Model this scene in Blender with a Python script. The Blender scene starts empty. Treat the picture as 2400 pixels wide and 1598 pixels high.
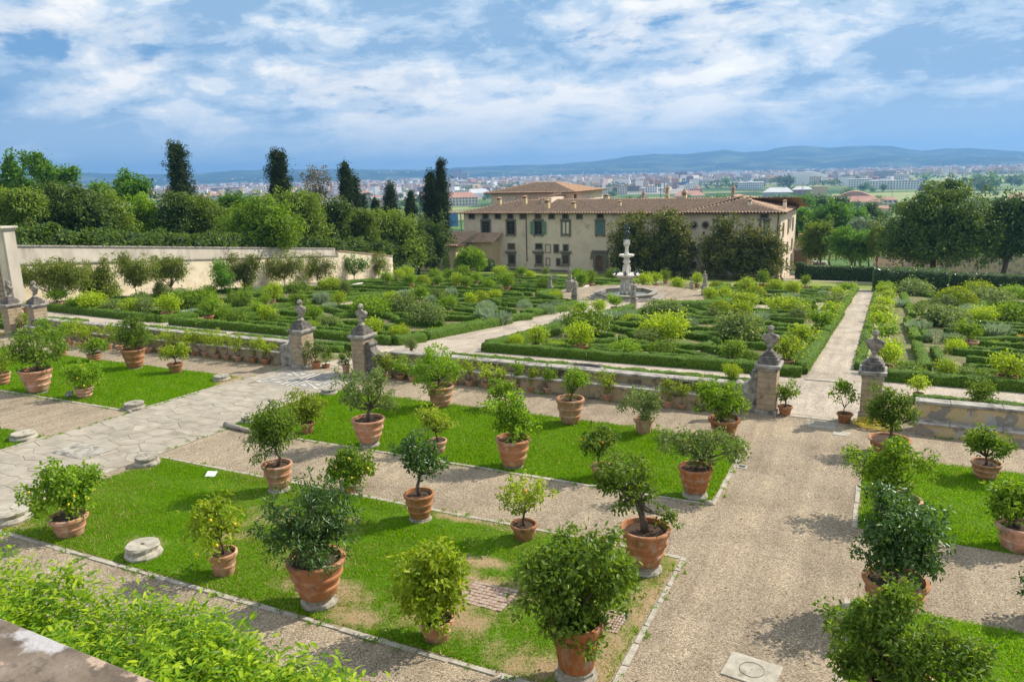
import bpy, bmesh, math, random
import numpy as np
from mathutils import Matrix, Vector

scene = bpy.context.scene
COL = scene.collection
# ------------------------------------------------------------------ camera
FPX, HOR, ROLL, BX = 1800.0, 403.5, 0.0251, 2086.0      # focal length (px of a 2400 px wide frame), horizon, roll, depth vanishing point
CX, CY = 1200.0, 799.0
UP = -np.array([ROLL, 1, (CY - HOR) / FPX]); UP /= np.linalg.norm(UP)
YB = HOR - ROLL * (BX - CX)
YA = np.array([(BX - CX) / FPX, (YB - CY) / FPX, 1.0]); YA /= np.linalg.norm(YA)
XA = np.cross(YA, UP)
cam_d = bpy.data.cameras.new('camera'); cam = bpy.data.objects.new('camera', cam_d); COL.objects.link(cam)
cam_d.sensor_fit = 'HORIZONTAL'; cam_d.sensor_width = 36; cam_d.lens = 36 * FPX / 2400
cam_d.clip_start = 0.1; cam_d.clip_end = 40000
cam.matrix_world = Matrix(((XA[0], -XA[1], -XA[2], 0), (YA[0], -YA[1], -YA[2], 0), (UP[0], -UP[1], -UP[2], 0), (0, 0, 0, 1)))
scene.camera = cam

# ------------------------------------------------------------------ daylight
SUN_AZ, SUN_EL = math.radians(42), math.radians(43)
SKY_A, SKY_B, SKY_C, SKY_D = (0.7, 9.4, 3.3), (1.3, 4.2, 2.0), (9.1, 3.3, 1.0), (2.4, 8.9, 0.5)
world = bpy.data.worlds.new('World'); scene.world = world; world.use_nodes = True
def build_sky():
    nt = world.node_tree; N = nt.nodes; Lk = nt.links; N.clear()
    out = N.new('ShaderNodeOutputWorld'); bg = N.new('ShaderNodeBackground'); bg.inputs[1].default_value = 0.082
    Lk.new(bg.outputs[0], out.inputs[0])
    sky = N.new('ShaderNodeTexSky'); sky.sky_type = 'NISHITA'; sky.sun_disc = False
    sky.sun_elevation = SUN_EL; sky.sun_rotation = SUN_AZ; sky.dust_density = 0.6; sky.ozone_density = 2.5; sky.air_density = 1.0; sky.altitude = 100
    tc = N.new('ShaderNodeTexCoord'); sep = N.new('ShaderNodeSeparateXYZ'); Lk.new(tc.outputs['Generated'], sep.inputs[0])
    def M(op, a, b=None, c=None, clamp=False):
        n = N.new('ShaderNodeMath'); n.operation = op; n.use_clamp = clamp
        for i, v in enumerate((a, b, c)):
            if v is None: continue
            if isinstance(v, (int, float)): n.inputs[i].default_value = v
            else: Lk.new(v, n.inputs[i])
        return n.outputs[0]
    x, y, z = sep.outputs
    zc = M('ADD', M('MAXIMUM', z, 0.0), 0.16)
    u = M('DIVIDE', x, zc); v = M('DIVIDE', y, zc)
    comb = N.new('ShaderNodeCombineXYZ'); Lk.new(u, comb.inputs[0]); Lk.new(v, comb.inputs[1])
    def noise(scale, detail, rough, dist, loc, sc=(1, 1, 1)):
        mp = N.new('ShaderNodeMapping'); mp.inputs['Location'].default_value = loc; mp.inputs['Scale'].default_value = sc
        Lk.new(comb.outputs[0], mp.inputs[0])
        n = N.new('ShaderNodeTexNoise'); n.inputs['Scale'].default_value = scale; n.inputs['Detail'].default_value = detail
        n.inputs['Roughness'].default_value = rough; n.inputs['Distortion'].default_value = dist
        Lk.new(mp.outputs[0], n.inputs['Vector']); return n.outputs['Fac']
    def ramp(fac, pts, interp='EASE'):
        r = N.new('ShaderNodeValToRGB'); r.color_ramp.interpolation = interp
        el = r.color_ramp.elements
        while len(el) < len(pts): el.new(0.5)
        for e, (p, c) in zip(el, pts): e.position = p; e.color = (*c, 1) if isinstance(c, tuple) else (c, c, c, 1)
        Lk.new(fac, r.inputs[0]); return r.outputs[0]
    def mix(f, a, b, mode='MIX'):
        m = N.new('ShaderNodeMixRGB'); m.blend_type = mode
        for i, t in ((0, f), (1, a), (2, b)):
            if isinstance(t, (int, float)): m.inputs[i].default_value = t
            elif isinstance(t, tuple): m.inputs[i].default_value = (*t, 1)
            else: Lk.new(t, m.inputs[i])
        return m.outputs[0]
    mpd = N.new('ShaderNodeMapping'); mpd.inputs['Scale'].default_value = (1, 1, 2.3); Lk.new(tc.outputs['Generated'], mpd.inputs[0])
    def dnoise(scale, detail, rough, dist, loc):
        ad = N.new('ShaderNodeVectorMath'); ad.inputs[1].default_value = loc; Lk.new(mpd.outputs[0], ad.inputs[0])
        n = N.new('ShaderNodeTexNoise'); n.inputs['Scale'].default_value = scale; n.inputs['Detail'].default_value = detail; n.inputs['Roughness'].default_value = rough; n.inputs['Distortion'].default_value = dist
        Lk.new(ad.outputs[0], n.inputs['Vector']); return n.outputs['Fac']
    big = dnoise(3.4, 3, 0.5, 0.2, SKY_A)
    fine = dnoise(8.5, 12, 0.60, 0.25, SKY_B)
    wisp = noise(3.2, 10, 0.60, 0.3, (9.3, 2.1, 0), (0.8, 1.1, 1))
    dens = M('ADD', M('ADD', M('MULTIPLY', big, 0.62), M('MULTIPLY', fine, 0.46)), M('MULTIPLY', wisp, 0.20))
    cover = ramp(dens, [(0.49, 0.0), (0.555, 0.75), (0.63, 1.0)])
    # bodies of cloud: sunlit cream tops where the layer is thin or billowing, blue-grey undersides where it is thick
    sh = M('ADD', M('ADD', M('MULTIPLY', dnoise(3.0, 4, 0.5, 0.3, SKY_C), 0.60), M('MULTIPLY', dnoise(11.0, 12, 0.62, 0.3, SKY_D), 0.44)), M('MULTIPLY', wisp, 0.20))
    ccol = ramp(sh, [(0.53, (3.3, 5.2, 7.6)), (0.585, (5.6, 7.2, 9.0)), (0.63, (8.6, 9.3, 10.0)), (0.68, (11.2, 11.0, 10.6)), (0.79, (13.0, 12.7, 12.1))])
    blue = mix(0.70, sky.outputs[0], (1.7, 4.1, 7.6))
    col = mix(cover, blue, ccol)
    # aerial paling towards the horizon
    hz = ramp(z, [(0.0, 0.86), (0.03, 0.6), (0.10, 0.0)])
    col = mix(hz, col, (5.6, 7.3, 9.0))
    Lk.new(col, bg.inputs[0])
build_sky()
sun_d = bpy.data.lights.new('sun', 'SUN'); sun_d.energy = 5.0; sun_d.angle = math.radians(0.5); sun_d.color = (1.0, 0.93, 0.81)
sun = bpy.data.objects.new('sun', sun_d); COL.objects.link(sun)
sd = Vector((math.sin(SUN_AZ) * math.cos(SUN_EL), math.cos(SUN_AZ) * math.cos(SUN_EL), math.sin(SUN_EL)))
sun.rotation_euler = (-sd).to_track_quat('-Z', 'Y').to_euler()
scene.view_settings.view_transform = 'Standard'; scene.view_settings.look = 'None'
scene.view_settings.exposure = 0.26; scene.view_settings.gamma = 1.0; scene.view_settings.use_curve_mapping = False
HAZE = 1.3e-4
scene.cycles.use_denoising = True
scene.cycles.max_bounces = 6; scene.cycles.transmission_bounces = 4; scene.cycles.transparent_max_bounces = 4
scene.cycles.volume_bounces = 0; scene.cycles.diffuse_bounces = 3

# ------------------------------------------------------------------ helpers: pixels of the photograph to points on the ground
ZONE = {'A': (0, 300), 'B': (800, 300), 'C': (1600, 300), 'D': (0, 650), 'E': (800, 650), 'F': (1600, 650), 'G': (0, 1068), 'H': (800, 1068), 'I': (1600, 1068)}
ZS = 800 / 2355
def q(z, x, y):
    if z == 'W': return x * 1.01911, y * 1.01911
    if z == 'P': return x, y
    o = ZONE[z]; return o[0] + x * ZS, o[1] + y * ZS
def ray(px, py):
    d = np.array([(px - CX) / FPX, (py - CY) / FPX, 1.0])
    return np.array([d @ XA, d @ YA, d @ UP])
def project(P):
    c = P[0] * XA + P[1] * YA + P[2] * UP
    return c[0] / c[2] * FPX + CX, c[1] / c[2] * FPX + CY, c[2]
S1, S2 = 0.0287, 0.09
YW = 31.6; ZW = -9 - S1 * YW; ZL0 = ZW - 0.15 + S2 * YW
def zT(y): return -9 - S1 * y
def zL(y): return ZL0 - S2 * y
def onT(z, x, y):
    d = ray(*q(z, x, y)); return d * (-9 / (d[2] + S1 * d[1]))
def onL(z, x, y):
    d = ray(*q(z, x, y)); return d * (ZL0 / (d[2] + S2 * d[1]))
def at_depth(z, x, y, Y):
    d = ray(*q(z, x, y)); return d * (Y / d[1])
def upright(P, z, x, y):
    """point of the pixel's ray in the upright plane through P that faces the camera"""
    d = ray(*q(z, x, y)); n = np.array([P[0], P[1], 0.0]); n /= np.linalg.norm(n)
    return d * ((P @ n) / (d @ n))
def pxm(P):                       # photograph pixels per metre at P
    return FPX / (P[0] * XA[2] + P[1] * YA[2] + P[2] * UP[2])

# ------------------------------------------------------------------ helpers: objects
def tag(o, label=None, cat=None, group=None, kind=None):
    if label: o['label'] = label
    if cat: o['category'] = cat
    if group: o['group'] = group
    if kind: o['kind'] = kind
    return o
def link(name, mesh, parent=None, loc=None, rz=0.0, scale=None):
    o = bpy.data.objects.new(name, mesh); COL.objects.link(o)
    if parent is not None: o.parent = parent
    if loc is not None: o.location = tuple(float(v) for v in loc)
    if rz: o.rotation_euler = (0, 0, rz)
    if scale is not None: o.scale = scale if isinstance(scale, (tuple, list)) else (scale,) * 3
    return o
def thing(name, label, cat, loc=(0, 0, 0), rz=0.0, group=None, scale=None):
    return tag(link(name, None, None, loc, rz, scale), label, cat, group)
def smooth(me, on=True):
    me.polygons.foreach_set('use_smooth', [on] * len(me.polygons)); return me
def np_mesh(name, V, F, mats, mi=None, sm=False):
    """V (n,3), F (m,k) all of one size"""
    V = np.ascontiguousarray(V, dtype=np.float32); F = np.ascontiguousarray(F, dtype=np.int32)
    me = bpy.data.meshes.new(name); k = F.shape[1]
    me.vertices.add(len(V)); me.vertices.foreach_set('co', V.ravel())
    me.loops.add(F.size); me.loops.foreach_set('vertex_index', F.ravel())
    me.polygons.add(len(F)); me.polygons.foreach_set('loop_start', np.arange(0, F.size, k, dtype=np.int32))
    if mi is not None: me.polygons.foreach_set('material_index', np.ascontiguousarray(mi, dtype=np.int32))
    if sm: me.polygons.foreach_set('use_smooth', np.ones(len(F), dtype=bool))
    for m in (mats if isinstance(mats, (list, tuple)) else [mats]): me.materials.append(m)
    me.update(calc_edges=True); me.validate(); return me
class MB:
    """collects simple solids into one mesh"""
    def __init__(s): s.v = []; s.f = []; s.m = []
    def add(s, vs, fs, m=0):
        o = len(s.v); s.v += [tuple(map(float, v)) for v in vs]; s.f += [tuple(i + o for i in f) for f in fs]; s.m += [m] * len(fs); return s
    def box(s, x0, x1, y0, y1, z0, z1, m=0):
        return s.add([(x0, y0, z0), (x1, y0, z0), (x1, y1, z0), (x0, y1, z0), (x0, y0, z1), (x1, y0, z1), (x1, y1, z1), (x0, y1, z1)],
                     [(0, 3, 2, 1), (4, 5, 6, 7), (0, 1, 5, 4), (1, 2, 6, 5), (2, 3, 7, 6), (3, 0, 4, 7)], m)
    def hexa(s, bot, top, m=0):
        n = len(bot); return s.add(list(bot) + list(top), [tuple(reversed(range(n))), tuple(range(n, 2 * n))] + [(i, (i + 1) % n, n + (i + 1) % n, n + i) for i in range(n)], m)
    def lathe(s, prof, seg=20, c=(0, 0, 0), m=0, ph=0.0, close=True, sx=1, sy=1):
        n = len(prof); vs = []
        for r, z in prof:
            for k in range(seg):
                a = ph + 2 * math.pi * k / seg; vs.append((c[0] + sx * r * math.cos(a), c[1] + sy * r * math.sin(a), c[2] + z))
        fs = [(i * seg + k, i * seg + (k + 1) % seg, (i + 1) * seg + (k + 1) % seg, (i + 1) * seg + k) for i in range(n - 1) for k in range(seg)]
        if close: fs += [tuple(reversed(range(seg))), tuple((n - 1) * seg + k for k in range(seg))]
        return s.add(vs, fs, m)
    def tube(s, pts, rad, seg=6, m=0):
        pts = [Vector(p) for p in pts]; n = len(pts); vs = []
        for i, p in enumerate(pts):
            t = (pts[min(i + 1, n - 1)] - pts[max(i - 1, 0)]).normalized()
            a = t.orthogonal().normalized() if i == 0 else (pa - t * pa.dot(t)).normalized()
            pa = a; b = t.cross(a); r = float(rad[i] if isinstance(rad, (list, tuple)) else rad)
            vs += [p + r * (math.cos(2 * math.pi * k / seg) * a + math.sin(2 * math.pi * k / seg) * b) for k in range(seg)]
        fs = [(i * seg + k, i * seg + (k + 1) % seg, (i + 1) * seg + (k + 1) % seg, (i + 1) * seg + k) for i in range(n - 1) for k in range(seg)]
        fs += [tuple(reversed(range(seg))), tuple((n - 1) * seg + k for k in range(seg))]
        return s.add(vs, fs, m)
    def ball(s, c, r, seg=10, rings=7, m=0):
        r = r if isinstance(r, (tuple, list)) else (r, r, r)
        prof = [(math.sin(math.pi * i / rings), -math.cos(math.pi * i / rings)) for i in range(1, rings)]
        vs = [(c[0], c[1], c[2] - r[2])]
        for pr, pz in prof: vs += [(c[0] + r[0] * pr * math.cos(2 * math.pi * k / seg), c[1] + r[1] * pr * math.sin(2 * math.pi * k / seg), c[2] + r[2] * pz) for k in range(seg)]
        vs.append((c[0], c[1], c[2] + r[2])); e = len(vs) - 1; n = len(prof)
        fs = [(0, 1 + (k + 1) % seg, 1 + k) for k in range(seg)]
        fs += [(1 + i * seg + k, 1 + i * seg + (k + 1) % seg, 1 + (i + 1) * seg + (k + 1) % seg, 1 + (i + 1) * seg + k) for i in range(n - 1) for k in range(seg)]
        fs += [(1 + (n - 1) * seg + k, 1 + (n - 1) * seg + (k + 1) % seg, e) for k in range(seg)]
        return s.add(vs, fs, m)
    def mesh(s, name, mats, sm=False, bevel=0.0):
        me = bpy.data.meshes.new(name); me.from_pydata(s.v, [], s.f)
        for m in (mats if isinstance(mats, (list, tuple)) else [mats]): me.materials.append(m)
        me.polygons.foreach_set('material_index', s.m)
        if bevel > 0:
            bm = bmesh.new(); bm.from_mesh(me); bmesh.ops.bevel(bm, geom=bm.edges[:], offset=bevel, segments=1, affect='EDGES', clamp_overlap=True); bm.to_mesh(me); bm.free()
        if sm: smooth(me)
        me.update(); return me
    def fused(s, name, mats, voxel):
        """the collected solids melted into one continuous surface"""
        me = s.mesh(name + '_parts', mats); o = bpy.data.objects.new(name + '_tmp', me); COL.objects.link(o)
        md = o.modifiers.new('r', 'REMESH'); md.mode = 'VOXEL'; md.voxel_size = voxel; md.use_smooth_shade = True
        sm_ = o.modifiers.new('s', 'SMOOTH'); sm_.iterations = 2; sm_.factor = 0.4
        dg = bpy.context.evaluated_depsgraph_get(); r = bpy.data.meshes.new_from_object(o.evaluated_get(dg)); r.name = name
        bpy.data.objects.remove(o); bpy.data.meshes.remove(me)
        if not r.materials:
            for m in (mats if isinstance(mats, (list, tuple)) else [mats]): r.materials.append(m)
        return smooth(r)
def copy_thing(o, loc=None, rz=None, scale=None, label=None, group=None):
    c = o.copy(); COL.objects.link(c)
    if loc is not None: c.location = tuple(float(v) for v in loc)
    if rz is not None: c.rotation_euler = (0, 0, rz)
    if scale is not None: c.scale = scale if isinstance(scale, (tuple, list)) else (scale,) * 3
    if label: c['label'] = label
    if group: c['group'] = group
    for ch in o.children:
        d = ch.copy(); COL.objects.link(d); d.parent = c
        for g in ch.children:
            e = g.copy(); COL.objects.link(e); e.parent = d
    return c
ORD = 'first second third fourth fifth sixth seventh eighth ninth tenth eleventh twelfth thirteenth fourteenth fifteenth sixteenth seventeenth eighteenth nineteenth twentieth twenty-first twenty-second twenty-third twenty-fourth twenty-fifth twenty-sixth twenty-seventh twenty-eighth twenty-ninth thirtieth'.split()

# ------------------------------------------------------------------ materials
def new_mat(name):
    m = bpy.data.materials.new(name); m.use_nodes = True; nt = m.node_tree; nt.nodes.clear()
    out = nt.nodes.new('ShaderNodeOutputMaterial'); return m, nt.nodes, nt.links, out
def ramp_node(N, Lk, fac, pts, interp='LINEAR'):
    r = N.new('ShaderNodeValToRGB'); r.color_ramp.interpolation = interp; el = r.color_ramp.elements
    while len(el) < len(pts): el.new(0.5)
    for e, (p, c) in zip(el, pts): e.position = p; e.color = (*c, 1)
    Lk.new(fac, r.inputs[0]); return r.outputs[0]
def surf(name, cols, scale=6.0, detail=6.0, rough=0.85, bump=0.3, bscale=None, bdist=0.02, spec=0.3, layers=(), wrap=(1, 1, 1), metal=0.0, noise_rough=0.6, var=0.0):
    """weathered solid: a noise picks between cols; layers = [(scale, lo, hi, colour, amount)] of stains; a finer noise for relief"""
    m, N, Lk, out = new_mat(name); b = N.new('ShaderNodeBsdfPrincipled'); Lk.new(b.outputs[0], out.inputs[0])
    b.inputs['Roughness'].default_value = rough; b.inputs['Specular IOR Level'].default_value = spec; b.inputs['Metallic'].default_value = metal
    tc = N.new('ShaderNodeTexCoord'); mp = N.new('ShaderNodeMapping'); mp.inputs['Scale'].default_value = wrap; Lk.new(tc.outputs['Object'], mp.inputs[0])
    oi = N.new('ShaderNodeObjectInfo')
    def nz(sc, dt, loc=0.0, rg=noise_rough):
        n = N.new('ShaderNodeTexNoise'); n.inputs['Scale'].default_value = sc; n.inputs['Detail'].default_value = dt; n.inputs['Roughness'].default_value = rg
        ad = N.new('ShaderNodeVectorMath'); ad.operation = 'ADD'; Lk.new(mp.outputs[0], ad.inputs[0])
        mul = N.new('ShaderNodeVectorMath'); mul.operation = 'SCALE'; mul.inputs[0].default_value = (37.0, 19.0, 11.0); Lk.new(oi.outputs['Random'], mul.inputs['Scale'])
        a2 = N.new('ShaderNodeVectorMath'); a2.operation = 'ADD'; a2.inputs[1].default_value = (loc, loc * 1.7, loc * .3); Lk.new(mul.outputs[0], a2.inputs[0])
        Lk.new(a2.outputs[0], ad.inputs[1]); Lk.new(ad.outputs[0], n.inputs['Vector']); return n.outputs['Fac']
    k = len(cols); c = ramp_node(N, Lk, nz(scale, detail), [(0.3 + 0.4 * i / max(1, k - 1), cols[i]) for i in range(k)])
    for j, (sc, lo, hi, colr, amt) in enumerate(layers):
        f = ramp_node(N, Lk, nz(sc, 7, 5.3 * (j + 1)), [(lo, (0, 0, 0)), (hi, (amt, amt, amt))])
        mx = N.new('ShaderNodeMixRGB'); Lk.new(f, mx.inputs[0]); Lk.new(c, mx.inputs[1]); mx.inputs[2].default_value = (*colr, 1); c = mx.outputs[0]
    if var:   # each object its own age: paler or darker
        hv = N.new('ShaderNodeHueSaturation'); mr = N.new('ShaderNodeMapRange'); mr.inputs[3].default_value = 1 - var; mr.inputs[4].default_value = 1 + var * .6; Lk.new(oi.outputs['Random'], mr.inputs[0]); Lk.new(mr.outputs[0], hv.inputs['Value'])
        ms = N.new('ShaderNodeMapRange'); ms.inputs[3].default_value = 1.08; ms.inputs[4].default_value = .80; Lk.new(oi.outputs['Random'], ms.inputs[0]); Lk.new(ms.outputs[0], hv.inputs['Saturation']); Lk.new(c, hv.inputs['Color']); c = hv.outputs[0]
    Lk.new(c, b.inputs['Base Color'])
    if bump > 0:
        bp = N.new('ShaderNodeBump'); bp.inputs['Strength'].default_value = bump; bp.inputs['Distance'].default_value = bdist
        Lk.new(nz(bscale or scale * 4, 6, 2.2), bp.inputs['Height']); Lk.new(bp.outputs[0], b.inputs['Normal'])
    return m
def leafmat(name, cols, trans=0.35, tcol=None, rough=0.45, spec=0.26):
    m, N, Lk, out = new_mat(name); b = N.new('ShaderNodeBsdfPrincipled'); b.inputs['Roughness'].default_value = rough; b.inputs['Specular IOR Level'].default_value = spec
    g = N.new('ShaderNodeNewGeometry'); k = len(cols)
    c = ramp_node(N, Lk, g.outputs['Random Per Island'], [(i / max(1, k - 1), tuple(v * 1.22 for v in cols[i])) for i in range(k)])
    oi = N.new('ShaderNodeObjectInfo'); hs = N.new('ShaderNodeHueSaturation')
    mr = N.new('ShaderNodeMapRange'); mr.inputs[3].default_value = 0.82; mr.inputs[4].default_value = 1.18; Lk.new(oi.outputs['Random'], mr.inputs[0])
    Lk.new(mr.outputs[0], hs.inputs['Value']); Lk.new(c, hs.inputs['Color']); c = hs.outputs[0]
    Lk.new(c, b.inputs['Base Color'])
    t = N.new('ShaderNodeBsdfTranslucent'); mt = N.new('ShaderNodeMixRGB'); mt.blend_type = 'MULTIPLY'; mt.inputs[0].default_value = 1
    tc = tcol or (2.3, 2.0, 0.7); mt.inputs[2].default_value = (*tc, 1); Lk.new(c, mt.inputs[1]); Lk.new(mt.outputs[0], t.inputs[0])
    mx = N.new('ShaderNodeMixShader'); mx.inputs[0].default_value = trans; Lk.new(b.outputs[0], mx.inputs[1]); Lk.new(t.outputs[0], mx.inputs[2]); Lk.new(mx.outputs[0], out.inputs[0])
    return m
def gravel(name, cols, cell=55.0, bump=0.5):
    m, N, Lk, out = new_mat(name); b = N.new('ShaderNodeBsdfPrincipled'); Lk.new(b.outputs[0], out.inputs[0]); b.inputs['Roughness'].default_value = 0.9; b.inputs['Specular IOR Level'].default_value = 0.2
    tc = N.new('ShaderNodeTexCoord')
    v = N.new('ShaderNodeTexVoronoi'); v.inputs['Scale'].default_value = cell; Lk.new(tc.outputs['Object'], v.inputs['Vector'])
    sepc = N.new('ShaderNodeSeparateColor'); Lk.new(v.outputs['Color'], sepc.inputs[0])
    c = ramp_node(N, Lk, sepc.outputs[0], [(0.0, cols[0]), (0.35, cols[1]), (0.8, cols[2]), (1.0, cols[3])])
    n = N.new('ShaderNodeTexNoise'); n.inputs['Scale'].default_value = 0.42; n.inputs['Detail'].default_value = 9; n.inputs['Roughness'].default_value = .68; Lk.new(tc.outputs['Object'], n.inputs['Vector'])
    f = ramp_node(N, Lk, n.outputs['Fac'], [(0.32, (0.72, 0.70, 0.68)), (0.5, (0.98, .97, .96)), (0.68, (1.14, 1.12, 1.08))])
    mp = N.new('ShaderNodeMapping'); mp.inputs['Scale'].default_value = (1.5, .11, 1); Lk.new(tc.outputs['Object'], mp.inputs[0]); n2 = N.new('ShaderNodeTexNoise'); n2.inputs['Scale'].default_value = 1.3; n2.inputs['Detail'].default_value = 5; Lk.new(mp.outputs[0], n2.inputs['Vector'])
    f2 = ramp_node(N, Lk, n2.outputs['Fac'], [(0.36, (0.86, 0.85, 0.84)), (0.52, (1.0, 1.0, 1.0)), (0.66, (1.1, 1.09, 1.07))]); m2 = N.new('ShaderNodeMixRGB'); m2.blend_type = 'MULTIPLY'; m2.inputs[0].default_value = 1; Lk.new(f, m2.inputs[1]); Lk.new(f2, m2.inputs[2]); f = m2.outputs[0]
    mx = N.new('ShaderNodeMixRGB'); mx.blend_type = 'MULTIPLY'; mx.inputs[0].default_value = 1; Lk.new(c, mx.inputs[1]); Lk.new(f, mx.inputs[2]); Lk.new(mx.outputs[0], b.inputs['Base Color'])
    bp = N.new('ShaderNodeBump'); bp.inputs['Strength'].default_value = bump; bp.inputs['Distance'].default_value = 0.02; Lk.new(v.outputs['Distance'], bp.inputs['Height']); bp.invert = True; Lk.new(bp.outputs[0], b.inputs['Normal'])
    return m
MAT = {}
MAT['gravel'] = gravel('tan_gravel', [(0.13, 0.098, 0.064), (0.285, 0.228, 0.16), (0.385, 0.312, 0.222), (0.56, 0.475, 0.365)], 46.0, 0.6)
MAT['pale_gravel'] = gravel('pale_gravel', [(0.22, 0.18, 0.14), (0.38, 0.32, 0.255), (0.46, 0.40, 0.325), (0.60, 0.54, 0.45)], 24.0, 0.5)
MAT['soil'] = surf('potting_soil', [(0.055, 0.032, 0.02), (0.13, 0.08, 0.05)], 30, bump=0.9, bdist=0.03)
MAT['bed'] = surf('bed_earth', [(0.10, 0.075, 0.04), (0.13, 0.12, 0.04), (0.24, 0.19, 0.10)], 0.8, 8, bump=0.6, layers=[(0.5, 0.5, 0.62, (0.09, 0.15, 0.025), 0.9), (1.7, 0.56, 0.64, (0.34, 0.27, 0.15), 0.8)])
MAT['terracotta'] = surf('terracotta', [(0.38, 0.145, 0.055), (0.47, 0.20, 0.085), (0.54, 0.27, 0.135)], 2.2, 6, rough=0.8, bump=0.22, bscale=22, layers=[(2.6, 0.52, 0.66, (0.50, 0.40, 0.31), 0.75), (1.4, 0.55, 0.70, (0.13, 0.075, 0.05), 0.7), (6.0, 0.6, 0.68, (0.20, 0.17, 0.10), 0.5)], var=.25)
MAT['terracotta_pale'] = surf('terracotta_pale', [(0.46, 0.24, 0.14), (0.55, 0.32, 0.20)], 3.0, 6, rough=0.82, bump=0.2, bscale=22, layers=[(2.6, 0.52, 0.7, (0.30, 0.22, 0.16), 0.6)])
MAT['stone'] = surf('grey_stone', [(0.20, 0.175, 0.14), (0.32, 0.285, 0.23), (0.42, 0.38, 0.31)], 4, bump=0.5, bdist=0.02, layers=[(2.4, 0.55, 0.68, (0.10, 0.095, 0.085), 0.75)])
MAT['dark_stone'] = surf('sooty_stone', [(0.065, 0.058, 0.05), (0.14, 0.125, 0.11), (0.24, 0.22, 0.195)], 5, bump=0.5, layers=[(3.0, 0.6, 0.7, (0.42, 0.40, 0.36), 0.7)])
MAT['pillar_stone'] = surf('pillar_sandstone', [(0.27, 0.20, 0.125), (0.37, 0.285, 0.185), (0.44, 0.35, 0.24)], 3, bump=0.4, layers=[(2.2, 0.56, 0.70, (0.11, 0.09, 0.07), 0.75)])
MAT['marble'] = surf('white_marble', [(0.50, 0.46, 0.39), (0.64, 0.60, 0.53), (0.74, 0.71, 0.64)], 3, rough=0.55, bump=0.2, layers=[(2.2, 0.54, 0.68, (0.20, 0.17, 0.13), 0.75)])
MAT['old_marble'] = surf('weathered_marble', [(0.15, 0.13, 0.11), (0.28, 0.245, 0.20), (0.46, 0.42, 0.35)], 4, bump=0.35, layers=[(3.0, 0.55, 0.68, (0.09, 0.085, 0.08), 0.8)])
MAT['bronze'] = surf('dark_bronze', [(0.035, 0.05, 0.055), (0.09, 0.12, 0.13)], 6, rough=0.4, metal=0.6, bump=0.1)
MAT['flag'] = surf('flagstone', [(0.24, 0.205, 0.16), (0.325, 0.285, 0.225), (0.40, 0.355, 0.285)], 1.3, 8, bump=0.35, bscale=9, layers=[(0.9, 0.54, 0.66, (0.46, 0.395, 0.30), 0.65), (2.8, 0.6, 0.7, (0.2, 0.185, 0.16), 0.5)])
MAT['joint'] = surf('path_bedding', [(0.13, 0.11, 0.08), (0.22, 0.18, 0.13)], 6, bump=0.3)
MAT['mosaic_dark'] = surf('dark_pebbles', [(0.08, 0.075, 0.08), (0.16, 0.15, 0.155)], 40, bump=0.6)
MAT['mosaic_pale'] = surf('pale_pebbles', [(0.46, 0.42, 0.36), (0.60, 0.56, 0.48)], 40, bump=0.6)
MAT['kerb'] = surf('kerb_stone', [(0.26, 0.235, 0.185), (0.39, 0.35, 0.28), (0.48, 0.44, 0.36)], 4, bump=0.4, layers=[(3, 0.56, 0.66, (0.16, 0.14, 0.1), 0.6)])
MAT['brick'] = surf('worn_brick', [(0.30, 0.20, 0.145), (0.38, 0.275, 0.21), (0.38, 0.33, 0.28)], 2.2, bump=0.4, bscale=30)
MAT['plaster_old'] = surf('peeling_plaster', [(0.44, 0.31, 0.15), (0.56, 0.42, 0.22), (0.50, 0.40, 0.26)], 1.6, 8, bump=0.5, layers=[(1.1, 0.52, 0.54, (0.26, 0.23, 0.20), 0.9), (2.3, 0.58, 0.62, (0.42, 0.41, 0.39), 0.7), (4.0, 0.6, 0.7, (0.08, 0.07, 0.05), 0.6)])
MAT['wall_old'] = surf('stained_wall', [(0.26, 0.19, 0.11), (0.37, 0.28, 0.165), (0.30, 0.25, 0.18)], 1.6, 8, bump=0.5, layers=[(1.7, 0.5, 0.62, (0.075, 0.06, 0.045), 0.85)])
MAT['coping'] = surf('grey_coping', [(0.20, 0.18, 0.15), (0.33, 0.30, 0.26), (0.46, 0.43, 0.37)], 3, bump=0.45, layers=[(2.1, 0.52, 0.66, (0.07, 0.065, 0.06), 0.8)])
MAT['garden_wall'] = surf('cream_wall', [(0.56, 0.46, 0.31), (0.68, 0.58, 0.42), (0.76, 0.68, 0.52)], 0.6, 8, bump=0.3, bscale=5, layers=[(0.35, 0.52, 0.66, (0.45, 0.40, 0.32), 0.7), (1.1, 0.6, 0.68, (0.36, 0.31, 0.25), 0.6)])
MAT['wall_grey'] = surf('greyed_wall', [(0.40, 0.355, 0.29), (0.52, 0.46, 0.38), (0.60, 0.54, 0.45)], 0.8, 8, bump=0.3, bscale=5, wrap=(1, 1, 0.35), layers=[(0.7, 0.54, 0.68, (0.24, 0.21, 0.18), 0.7)])
MAT['facade'] = surf('villa_plaster', [(0.62, 0.495, 0.36), (0.72, 0.585, 0.435), (0.78, 0.655, 0.51)], 0.35, 9, bump=0.2, bscale=3, layers=[(0.16, 0.53, 0.62, (0.74, 0.64, 0.50), 0.6), (0.9, 0.62, 0.70, (0.80, 0.73, 0.61), 0.55), (0.5, 0.6, 0.7, (0.36, 0.28, 0.21), 0.7), (2.2, .6, .68, (.42, .34, .26), .5)])
MAT['pietra'] = surf('grey_window_stone', [(0.17, 0.155, 0.12), (0.24, 0.215, 0.17)], 2, bump=0.2)
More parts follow.
